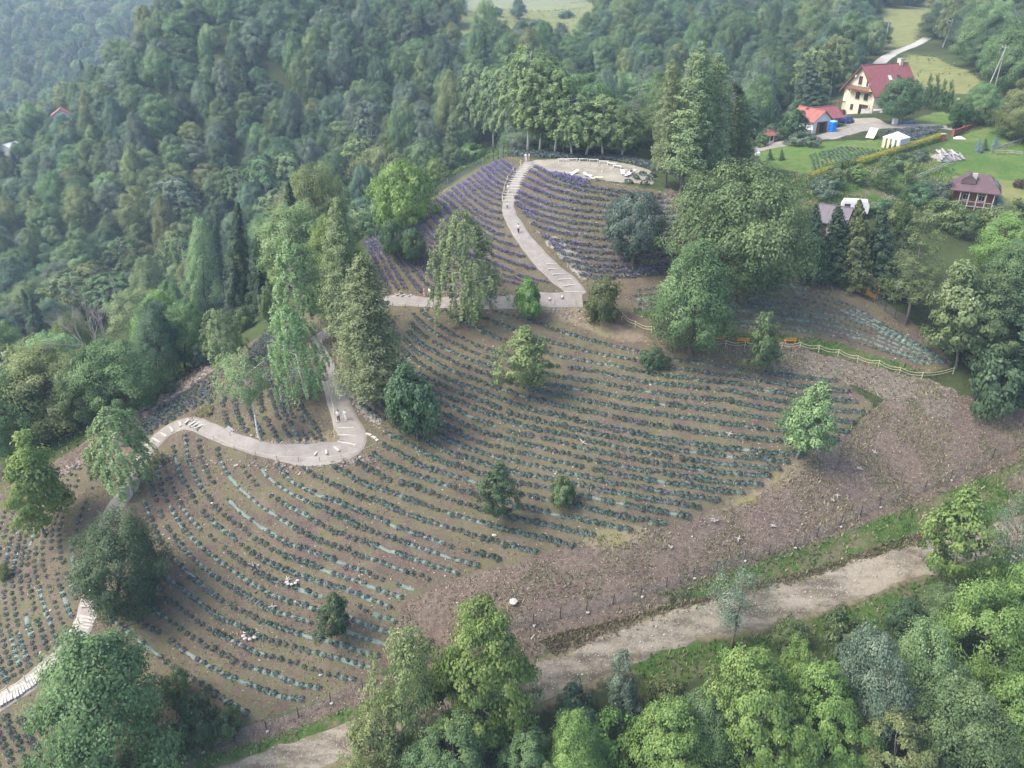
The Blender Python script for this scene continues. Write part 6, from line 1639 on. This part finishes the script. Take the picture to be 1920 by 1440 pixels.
def toilet():
    o = root("portable_toilet", g1(1559.5, 247), "bright blue portable toilet cabin beside the white garage", "toilet cabin", rz=math.radians(25))
    m = MB(); m.box(-.58, -.58, -.1, .58, .58, 2.15); m.build("cabin", BLUE_PLASTIC, o)
    m = MB(); m.hexa([(-.64,-.64,2.153),(.64,-.64,2.153),(.64,.64,2.153),(-.64,.64,2.153),(-.40,-.40,2.42),(.40,-.40,2.42),(.40,.40,2.42),(-.40,.40,2.42)]); m.build("roof", plain("light_blue_plastic", (.25, .50, .80), .4, .4, .05, 2), o)
    m = MB(); m.box(-.45, -.62, .1, .45, -.583, 2.0); d = m.build("door", BLUE_PLASTIC, o)
    m = MB(); m.box(.28, -.65, 1.0, .36, -.622, 1.15); m.build("handle", WHITE, d)
    for k in range(4): m = MB(); m.box(-.623, -.4 + k * .22, .2, -.583, -.30 + k * .22, 1.9); m.build("wall_rib", BLUE_PLASTIC, o)
toilet()

def car():
    o = root("parked_car", g1(1583, 230), "dark blue car parked half under the red carport roof", "car", rz=math.radians(115))
    L, W = 2.1, .88
    prof = [(-L, .35), (-L, .78), (-L + .12, .98), (-1.55, 1.05), (-1.2, 1.48), (-.2, 1.56), (.55, 1.50), (1.15, 1.02), (1.9, .88), (L, .66), (L, .35)]
    m = MB(); n = len(prof)
    V = [(x, -W * (.86 if z > 1.2 else 1), z) for x, z in prof] + [(x, W * (.86 if z > 1.2 else 1), z) for x, z in prof]
    m.add(V, [tuple(range(n)), tuple(range(2 * n - 1, n - 1, -1))] + [(i, (i + 1) % n, n + (i + 1) % n, n + i)[::-1] for i in range(n)]); m.build("body", CAR_BLUE, o)
    for s in (-1, 1):
        m = MB(); y = s * (W * .94); m.hexa([(-1.28, y - .02, 1.08), (1.0, y - .02, 1.08), (.52, y * .93 - .02, 1.42), (-1.12, y * .93 - .02, 1.42), (-1.28, y + .02, 1.08), (1.0, y + .02, 1.08), (.52, y * .93 + .02, 1.42), (-1.12, y * .93 + .02, 1.42)]); m.build("side_window", GLASS_DARK, o)
        for x in (-1.3, 1.32):
            m = MB(); m.tube([(x, s * (W + .03), .34), (x, s * (W - .2), .34)], .34, 14); w = m.build("wheel", RUBBER, o)
            m = MB(); m.tube([(x, s * (W + .045), .34), (x, s * (W + .01), .34)], .2, 10); m.build("rim", WIRE, w)
        m = MB(); m.box(-L - .02, s * .55 - .17, .72, -L + .05, s * .55 + .17, .92); m.build("tail_light", ROOF_RED, o)
        m = MB(); m.box(L - .05, s * .58 - .18, .66, L + .02, s * .58 + .18, .80); m.build("headlight", WHITE, o)
    m = MB(); m.hexa([(-1.60,-.66,1.08),(-1.60,.66,1.08),(-1.26,.60,1.43),(-1.26,-.60,1.43),(-1.64,-.66,1.09),(-1.64,.66,1.09),(-1.30,.60,1.45),(-1.30,-.60,1.45)]); m.build("rear_window", GLASS_DARK, o)
    m = MB(); m.hexa([(1.14,-.68,1.06),(1.14,.68,1.06),(.60,.62,1.48),(.60,-.62,1.48),(1.18,-.68,1.07),(1.18,.68,1.07),(.64,.62,1.50),(.64,-.62,1.50)]); m.build("windscreen", GLASS_DARK, o)
car()

def well_house():
    o = root("well_house", g1(1438, 270), "tiny white well house with a red tiled roof on the gravel", "well house", rz=math.radians(20))
    m = MB(); m.box(-1.1, -.8, -.3, 1.1, .8, .75); m.build("base_wall", WHITE, o)
    for x in (-1.0, 0, 1.0):
        for y in (-.7, .7): m = MB(); m.box(x - .1, y - .1, .752, x + .1, y + .1, 2.0); m.build("post", WHITE, o)
    m = MB(); m.box(-.85, -.6, .752, .85, .6, 1.9); m.build("inside_shade_block", INTERIOR_SHADE, o)  # dark block between the posts, painted as the shade inside the openings
    gable_wall(o, -1.1, 1.1, -.8, .8, 2.05, 2.75, WHITE, "gable", 2.002, 'x')
    roof_pair(o, -1.1, 1.1, -.8, .8, 2.05, 2.75, ROOF_ORANGE, .25, .08, along='x', seams=6)
well_house()

def tent():
    o = root("garden_tent", g1(1677, 278), "white garden tent with curtained open side next to the clipped hedge", "tent", rz=math.radians(38))
    a = 1.9; m = MB()
    m.add([(-a-.1,-a-.1,2.35),(a+.1,-a-.1,2.35),(a+.1,a+.1,2.35),(-a-.1,a+.1,2.35),(0,0,3.45),(-a-.1,-a-.1,2.1),(a+.1,-a-.1,2.1),(a+.1,a+.1,2.1),(-a-.1,a+.1,2.1)], [(0,1,4),(1,2,4),(2,3,4),(3,0,4),(5,6,1,0),(6,7,2,1),(7,8,3,2),(8,5,0,3)])
    m.build("canopy", WHITE, o)
    for x in (-a, a):
        for y in (-a, a): m = MB(); m.tube([(x, y, -.3), (x, y, 2.3)], .06, 6); m.build("pole", WHITE, o)
    m = MB()
    for k in range(14):
        x0 = -a + k * 2 * a / 14; m.hexa([(x0,-a+.0,0),(x0+2*a/14,-a+.0,0),(x0+2*a/14,-a+.04,0),(x0,-a+.04,0),(x0,-a-.04+.05*(k%2),2.1),(x0+2*a/14,-a+.01,2.1),(x0+2*a/14,-a+.05,2.1),(x0,-a+.0+.05*(k%2),2.1)])
    m.build("side_wall", WHITE, o)
    m = MB(); m.box(a - .03, -a + .1, 0, a + .01, a - .1, 2.1); m.build("side_wall", WHITE, o)
    for y in (-1.5, -.5, .55, 1.5):
        m = MB(); m.hexa([(-a-.05,y-.22,0),(-a+.05,y-.22,0),(-a+.05,y+.22,0),(-a-.05,y+.22,0),(-a-.05,y-.3,2.1),(-a+.05,y-.3,2.1),(-a+.05,y+.3,2.1),(-a-.05,y+.3,2.1)]); m.build("curtain", CREAM if y > 0 else WHITE, o)
    m = MB(); m.box(-a - 1.4, -1.6, .5, -a - .9, -1.1, .55); m.box(-a - 1.4, -1.15, .55, -a - .9, -1.1, 1.1)
    for x in (-a - 1.38, -a - .96):
        for y in (-1.58, -1.16): m.box(x, y, -.1, x + .05, y + .05, .5)
    c = root("garden_chair", np.array(o.location), "white garden chair beside the tent entrance", "chair", rz=math.radians(38)); m.build("frame", WHITE, c)
tent()

_o = root("leaning_board", g1(1633, 258), "large cream board propped at a slant on the lawn", "board", rz=math.radians(-35))
m = MB(); m.beam((0, -1.3, .1), (0, 1.5, 1.75), 1.7, .08); m.build("panel", plain("cream_board", (.74, .67, .52), .7, .2, .08, 2), _o)
for s in (-.7, .7): m = MB(); m.beam((s, 1.3, 1.5), (s, 1.9, -.2), .1, .1); m.build("prop", WOOD_ORANGE, _o)

def cottage():
    o = root("cottage", g1(1822, 376), "small timber cottage with a plum brown roof and a pale chimney", "cottage", rz=math.radians(-28))
    m = MB(); m.box(-3.4, -2.6, -1.5, 3.4, 2.8, 2.5); m.build("wall", WOOD_BROWN, o)
    m = MB()
    for k in range(11): m.box(-3.46, -2.55, -1.4 + k * .355, -3.403, 2.75, -1.08 + k * .355)
    m.build("orange_boards", WOOD_ORANGE, o, kind="stuff")
    x0, x1, y0, y1, ze, zr = -4.3, 4.3, -3.9, 3.6, 2.35, 4.9
    V = [(x0,y0,ze),(x1,y0,ze),(x1,y1,ze),(x0,y1,ze),(-1.6,-.1,zr),(1.9,-.1,zr)]
    V += [(a, b, c + .16) for a, b, c in V]
    F = [(0,1,5,4),(1,2,5),(2,3,4,5),(3,0,4)]
    m = MB(); m.add(V, [f[::-1] for f in F] + [tuple(i + 6 for i in f) for f in F] + [(0,1,7,6),(1,2,8,7),(2,3,9,8),(3,0,6,9)]); r = m.build("roof", ROOF_PURPLE, o)
    m = MB(); m.box(-1.0, -2.0, 3.4, -.2, -1.3, 5.35); m.build("chimney", STONE, r)
    gable_wall(r, -2.6, -.2, -2.6, 0.6, 4.3, 5.2, ROOF_PURPLE, "dormer", 3.5)
    for x in (-2.2, -.8, .6, 2.0, 3.3):
        m = MB(); m.box(x - .08, -3.6, -1.5, x + .08, -3.44, 2.45); m.build("porch_post", WOOD_PALE, o)
    m = MB(); m.box(-2.3, -3.65, -.3, 3.4, -3.40, -.2); m.box(-2.3, -3.6, .55, 3.4, -3.45, .65); m.build("porch_rail", WOOD_GREY, o)
    window(o, -1.2, -2.6, 1.2, 1.1, 1.1, WOOD_PALE); window(o, 1.4, -2.6, 1.2, 1.1, 1.1, WOOD_PALE); window(o, 3.4, 0, 1.2, 1.1, 1.1, WOOD_PALE, 'x', 1)
cottage()

def shed():
    o = root("shed", g1(1560, 432), "shed with a plain grey-mauve pitched roof behind the dark spruces", "shed", rz=math.radians(-32))
    gable_wall(o, -2.2, 2.2, -3.0, 3.0, 2.4, 4.3, WOOD_BROWN, along='x'); roof_pair(o, -2.2, 2.2, -3.0, 3.0, 2.4, 4.3, ROOF_GREY, .6, .12, along='x', seams=9)
    m = MB(); m.box(-.5, -3.06, -.3, .5, -3.003, 2.0); m.build("door", WOOD_GREY, o); window(o, 1.4, -3.0, 1.5, 1.0, .9)
shed()

def caravan():
    o = root("caravan", g1(1600, 401), "white caravan partly hidden behind the conifers", "caravan", rz=math.radians(-20))
    m = MB(); prof = [(-2.3,.5),(-2.4,1.6),(-2.0,2.5),(1.9,2.6),(2.35,1.9),(2.3,.5)]; n = len(prof)
    V = [(x, -1.05, z) for x, z in prof] + [(x, 1.05, z) for x, z in prof]
    m.add(V, [tuple(range(n)), tuple(range(2 * n - 1, n - 1, -1))] + [(n + i, n + (i + 1) % n, (i + 1) % n, i) for i in range(n)]); m.build("body", WHITE, o)
    for x in (-1.3, .8): m = MB(); m.box(x - .5, -1.09, 1.4, x + .5, -1.053, 2.0); m.build("window", GLASS_DARK, o)
    for s in (-1, 1): m = MB(); m.tube([(0, s * 1.06, .32), (0, s * .85, .32)], .32, 12); m.build("wheel", RUBBER, o)
    m = MB(); m.beam((2.3, 0, .5), (3.4, 0, .45), .12, .1); m.build("drawbar", METAL_DARK, o)
caravan()

def cabin():
    o = root("log_cabin", g1(1618, 550), "little orange log cabin with a grey roof under the spruces", "cabin", rz=math.radians(-30))
    gable_wall(o, -2.3, 2.3, 0, 4, 2.2, 3.5, WOOD_ORANGE); roof_pair(o, -2.3, 2.3, 0, 4, 2.2, 3.5, ROOF_GREY, .35, .1, seams=6)
    for k in range(9):
        m = MB(); m.tube([(-2.35, -.08, .12 + k * .25), (2.35, -.08, .12 + k * .25)], .12, 8); m.build("log", WOOD_ORANGE, o)
    m = MB(); m.box(-.45, -.26, -.3, .45, -.203, 1.85); m.build("door", WOOD_BROWN, o)
cabin()

def plank_pile():
    B = g1(1772, 296); o = root("plank_pile", B, "collapsed heap of weathered grey planks on the lawn", "plank pile", rz=.35)
    r = np.random.default_rng(8)
    for k in range(34):
        x = r.uniform(-2.9, 2.9); y = r.uniform(-1.9, 1.9); z = .25 + 1.15 * max(0, 1 - abs(y) / 2.2) * (1 - .3 * abs(x) / 3); a = r.normal(1.45, .32); L = r.uniform(1.1, 2.0)
        d = Vector((math.cos(a), math.sin(a), -.42 * math.copysign(1, y) * math.sin(a) + r.normal(0, .1))).normalized() * L / 1.4
        c = Vector((x, y, z)); m = MB(); m.beam(tuple(c - d), tuple(c + d), r.uniform(.22, .42), .05); m.build("plank", WOOD_GREY if r.uniform() < .75 else STONE, o)
    m = MB(); m.hexa([(-3,-2,-.2),(3,-2,-.2),(3,2,-.2),(-3,2,-.2),(-2.6,-.3,.9),(2.6,-.3,.9),(2.6,.3,.9),(-2.6,.3,.9)]); m.build("heap_core", WOOD_GREY, o)
plank_pile()

def brick_wall():
    A = g1(1786, 256); Bq = g1(1843, 228); d = (Bq - A)[:2]; L = float(np.hypot(*d)); o = root("brick_wall", A, "low red brick garden wall behind the three thujas", "wall", rz=math.atan2(d[1], d[0]))
    m = MB(); m.box(0, -.12, -1.0, L, .12, 1.25); m.build("core", BRICK, o)
    m = MB(); m.box(-.05, -.17, 1.253, L + .05, .17, 1.36); m.build("coping", BRICK, o)
    n = int(L / .5); me = None; V = MB()
    for j in range(8):
        for i in range(n): V.box(.02 + (i + .5 * (j % 2)) * L / (n + .5), -.14, -.2 + j * .18, .02 + (i + .5 * (j % 2)) * L / (n + .5) + L / (n + .5) - .035, -.1205, -.05 + j * .18)
    V.build("brick_courses", BRICK, o, kind="stuff")
    for k in range(4):
        m = MB(); x = L * k / 3; m.box(x - .25, -.25, -1.0, x + .25, .25, 1.6); m.build("pillar", BRICK, o)
    p = root("brick_pillar", g1(1766, 263), "short red brick pillar at the end of the clipped hedge", "pillar"); m = MB(); m.box(-.45, -.45, -.5, .45, .45, 1.3); m.build("shaft", BRICK, p); m = MB(); m.box(-.52, -.52, 1.303, .52, .52, 1.42); m.build("cap", STONE, p)
brick_wall()

def hedge():
    L = resample(chaikin(ground([(1762,262),(1730,272),(1690,285),(1640,302),(1585,318),(1540,330),(1518,338)])[:, :2], 2), step=.22); r = np.random.default_rng(4); k = np.repeat(np.arange(len(L)), 70); m = len(k)
    T = np.gradient(L, axis=0); T /= np.hypot(T[:, 0], T[:, 1])[:, None]; N2 = np.stack([-T[:, 1], T[:, 0]], 1)
    th = r.uniform(0, np.pi, m); w = .62 * np.cos(th) * r.uniform(.85, 1.1, m); z = np.where(np.abs(np.cos(th)) < .8, 1.0 + .35 * np.sin(th) * r.uniform(.7, 1.1, m), r.uniform(.05, 1.1, m))
    xy = L[k] + N2[k] * w[:, None] + T[k] * r.normal(0, .15, m)[:, None]
    C = np.stack([xy[:, 0], xy[:, 1], H(xy[:, 0], xy[:, 1]) + z], 1); nn = _unit(np.stack([N2[k][:, 0] * w, N2[k][:, 1] * w, z - .5], 1) + r.normal(0, .5, (m, 3)))
    top = (z > .70).astype(int)
    me = quad_mesh("hedge", leaf_quads(C, nn, .2, .7, r), [L_MID, L_GOLD], top, np.clip(.5 + r.normal(0, .2, m), 0, 1))
    link("hedge", me, None, label="long clipped hedge with golden yellow top along the garden", category="hedge")
hedge()

def rail_fence(px, label, h=1.0, rails=2):
    P = ground(px); L = resample(P[:, :2], step=2.2); P = np.stack([L[:, 0], L[:, 1], H(L[:, 0], L[:, 1])], 1); o = root("rail_fence", P[0], label, "fence"); B = P[0]
    for p in P: c = link("post", post_mesh(.08, h, WOOD_GREY), o); c.location = p - B
    for i in range(len(P) - 1):
        for f in range(rails):
            m = MB(); z = h * (.45 + .45 * f / max(1, rails - 1)); j = random.uniform(-.08, .08); m.tube([tuple(P[i] - B + [0, 0, z + j]), tuple(P[i + 1] - B + [0, 0, z - j])], .075, 5); m.build("rail", WOOD_GREY, o)
rail_fence([(1697,346),(1725,334),(1755,322),(1788,308)], "old grey rail fence above the orchard, leading to the lawn")
rail_fence([(1858,286),(1880,280),(1912,270)], "grey rail fence behind the small spruces on the lawn", 1.1, 3)
rail_fence([(1866,290),(1890,290),(1915,292)], "low grey rail fence nearest the lawn edge", .9, 2)
rail_fence([(1883,246),(1910,262),(1930,272)], "rail fence under the big yellow-green tree", 1.0, 2)
rail_fence([(1636,392),(1655,384),(1672,376)], "dark rail fence beside the white caravan", 1.0, 2)

def pole(base, top_y, label, brace=None, rad=.13):
    B = g1(*base); k = (720.0 - top_y) / FPX; h = B[1] * (k * CP - SP) / (CP + k * SP) + CAM_Z - B[2]
    o = root("power_pole", B, label, "pole"); m = MB(); m.tube([(0, 0, -.5), (0, 0, h)], [rad, rad * .8], 8); m.build("shaft", STONE, o)
    if brace is not None: m = MB(); m.tube([(brace, -.3, -1), (.12, 0, h * .97)], [rad, rad * .8], 8); m.build("brace", STONE, o)
    m = MB(); m.box(-.8, -.06, h - .5, .8, .06, h - .38); c = m.build("crossarm", STONE, o)
    for x in (-.7, 0, .7): m = MB(); m.tube([(x, 0, h - .378), (x, 0, h - .15)], .06, 6); m.build("insulator", WHITE, c)
pole((1858,190), 85, "tall pale power pole with a slanting brace on the rough hillside", -2.6)
pole((1655,100), 38, "thin power pole beside the lane above the house", None, .16)

for k, (px, py, rz, w, d, h, rf, lb) in enumerate([(6,300,.3,9,8,5,ROOF_PURPLE,"cream far house with a purplish roof at the left picture edge"),(26,296,-.2,10,7,4.5,WHITE,"white far house with a white roof among the valley trees"),(-8,306,.1,8,7,4,ROOF_ORANGE,"orange-roofed far house cut by the left picture edge"),(122,240,.4,8,7,5,ROOF_ORANGE,"single far house with a pink roof poking out of the wood"),(3,258,.0,8,6,4,ROOF_GREY,"pale far building above the group in the valley")]):
    B = g1(px, py); o = root("far_house", B + np.array([0, 0, -.6 if k != 3 else 1.0]), lb, "house", "far houses in the valley", rz)
    gable_wall(o, -w / 2, w / 2, -d / 2, d / 2, h, h + 2.6, WHITE if k else CREAM, base=-8); roof_pair(o, -w / 2, w / 2, -d / 2, d / 2, h, h + 2.6, rf, .5, .2)
    for x in (-w / 4, w / 4): window(o, x, -d / 2, h * .55, 1.2, 1.4)

_o = root("white_tarp", g1(1798, 260), "small white tarp heap on the lawn below the brick wall", "tarp")
m = MB(); m.add([(-1.3,-.7,.02),(1.2,-.8,.02),(1.4,.6,.02),(-1.0,.8,.02),(-.5,0,.55),(.5,.1,.45)], [(0,1,5,4),(1,2,5),(2,3,4,5),(3,0,4)]); m.build("sheet", WHITE, _o)
_o = root("white_armchair", g1(1420, 291), "white garden chair half behind the larch near the well house", "chair")
m = MB(); m.box(-.5, -.4, .0, .5, .4, .5); m.build("seat", WHITE, _o); m = MB(); m.box(-.5, .3, .503, .5, .42, 1.3); m.build("backrest", WHITE, _o)
place_tree('bush2', 'brown_bush', (1911, 352), (1911, 334), 20, "round dark brown bush on the dry lawn at the right", plain("brown_leaf", (.10, .06, .05), .9, .1, .3, 3), "bush")
_o = root("bench_stack", g1(1700, 232), "low blue cover and crates under the round tree by the house", "crates", rz=.2)
m = MB(); m.box(-2.6, -.5, -.1, 1.8, .5, .45); m.build("blue_cover", plain("faded_blue_cover", (.07, .13, .26), .7, .2, .2, 2), _o)
m = MB(); m.box(-3.6, -.3, -.1, -2.65, .5, 1.2); m.build("crate", WHITE, _o)

# bramble-like cover on the bank left of the gate
def bank_cover():
    P = scatter_poly([[(760,330),(800,285),(850,262),(900,262),(935,285),(900,305),(850,330),(800,360),(770,385),(700,400)]], 9000, 81); r = np.random.default_rng(81)
    z = H(P[:, 0], P[:, 1]) + 1.1 * vnoise(P[:, 0], P[:, 1], 4, 2) * r.uniform(.3, 1, len(P))
    link("bank_creepers", quad_mesh("bank_creepers", leaf_quads(np.stack([P[:, 0], P[:, 1], z], 1), _unit(np.array([0, 0, .8]) + r.normal(0, .45, (len(P), 3))), .5, .75, r), L_BRIGHT, tint=np.clip(.45 + r.normal(0, .22, len(P)), 0, 1)), kind="stuff", label="low leafy creepers covering the bank by the gate")
bank_cover()
def hill_scrub():
    P = scatter_poly([[(1700,110),(1760,105),(1850,150),(1850,180),(1780,200),(1730,170)],[(1615,60),(1640,100),(1660,98),(1640,118),(1600,140)],[(870,20),(1120,0),(1060,65),(950,75)]], 5000, 82); r = np.random.default_rng(82)
    k = vnoise(P[:, 0], P[:, 1], 6, 4) > .5; P = P[k]; z = H(P[:, 0], P[:, 1]) + r.uniform(0, .9, len(P))
    link("hill_scrub", quad_mesh("hill_scrub", leaf_quads(np.stack([P[:, 0], P[:, 1], z], 1), _unit(np.array([0, 0, .7]) + r.normal(0, .5, (len(P), 3))), .8, .7, r), [L_WEED, L_MID], r.integers(0, 2, len(P)), np.clip(.5 + r.normal(0, .22, len(P)), 0, 1)), kind="stuff", label="rough scrub on the open hillsides")
hill_scrub()

# ------------------------------------------------------------------ the hazy summer air
def haze():
    z0 = float(GZ.min()) - 1.2; z1 = max(CAM_Z + 4.0, float(GZ.max()) + 17.0)
    m = MB(); m.box(XS[0] - 2, YS[0] - 2, z0, XS[-1] + 2, YS[-1] + 2, z1)
    t = NT("haze"); t.t.nodes.clear(); out = t.t.nodes.new("ShaderNodeOutputMaterial"); v = t.t.nodes.new("ShaderNodeVolumePrincipled")
    v.inputs['Color'].default_value = (.62, .80, 1.0, 1); v.inputs['Density'].default_value = HAZE_DENSITY; v.inputs['Anisotropy'].default_value = 0.0
    t.t.links.new(v.outputs[0], out.inputs['Volume'])
    m.build("haze", t.m, None, kind="stuff", label="thin bluish haze filling the air of the whole valley")
haze()
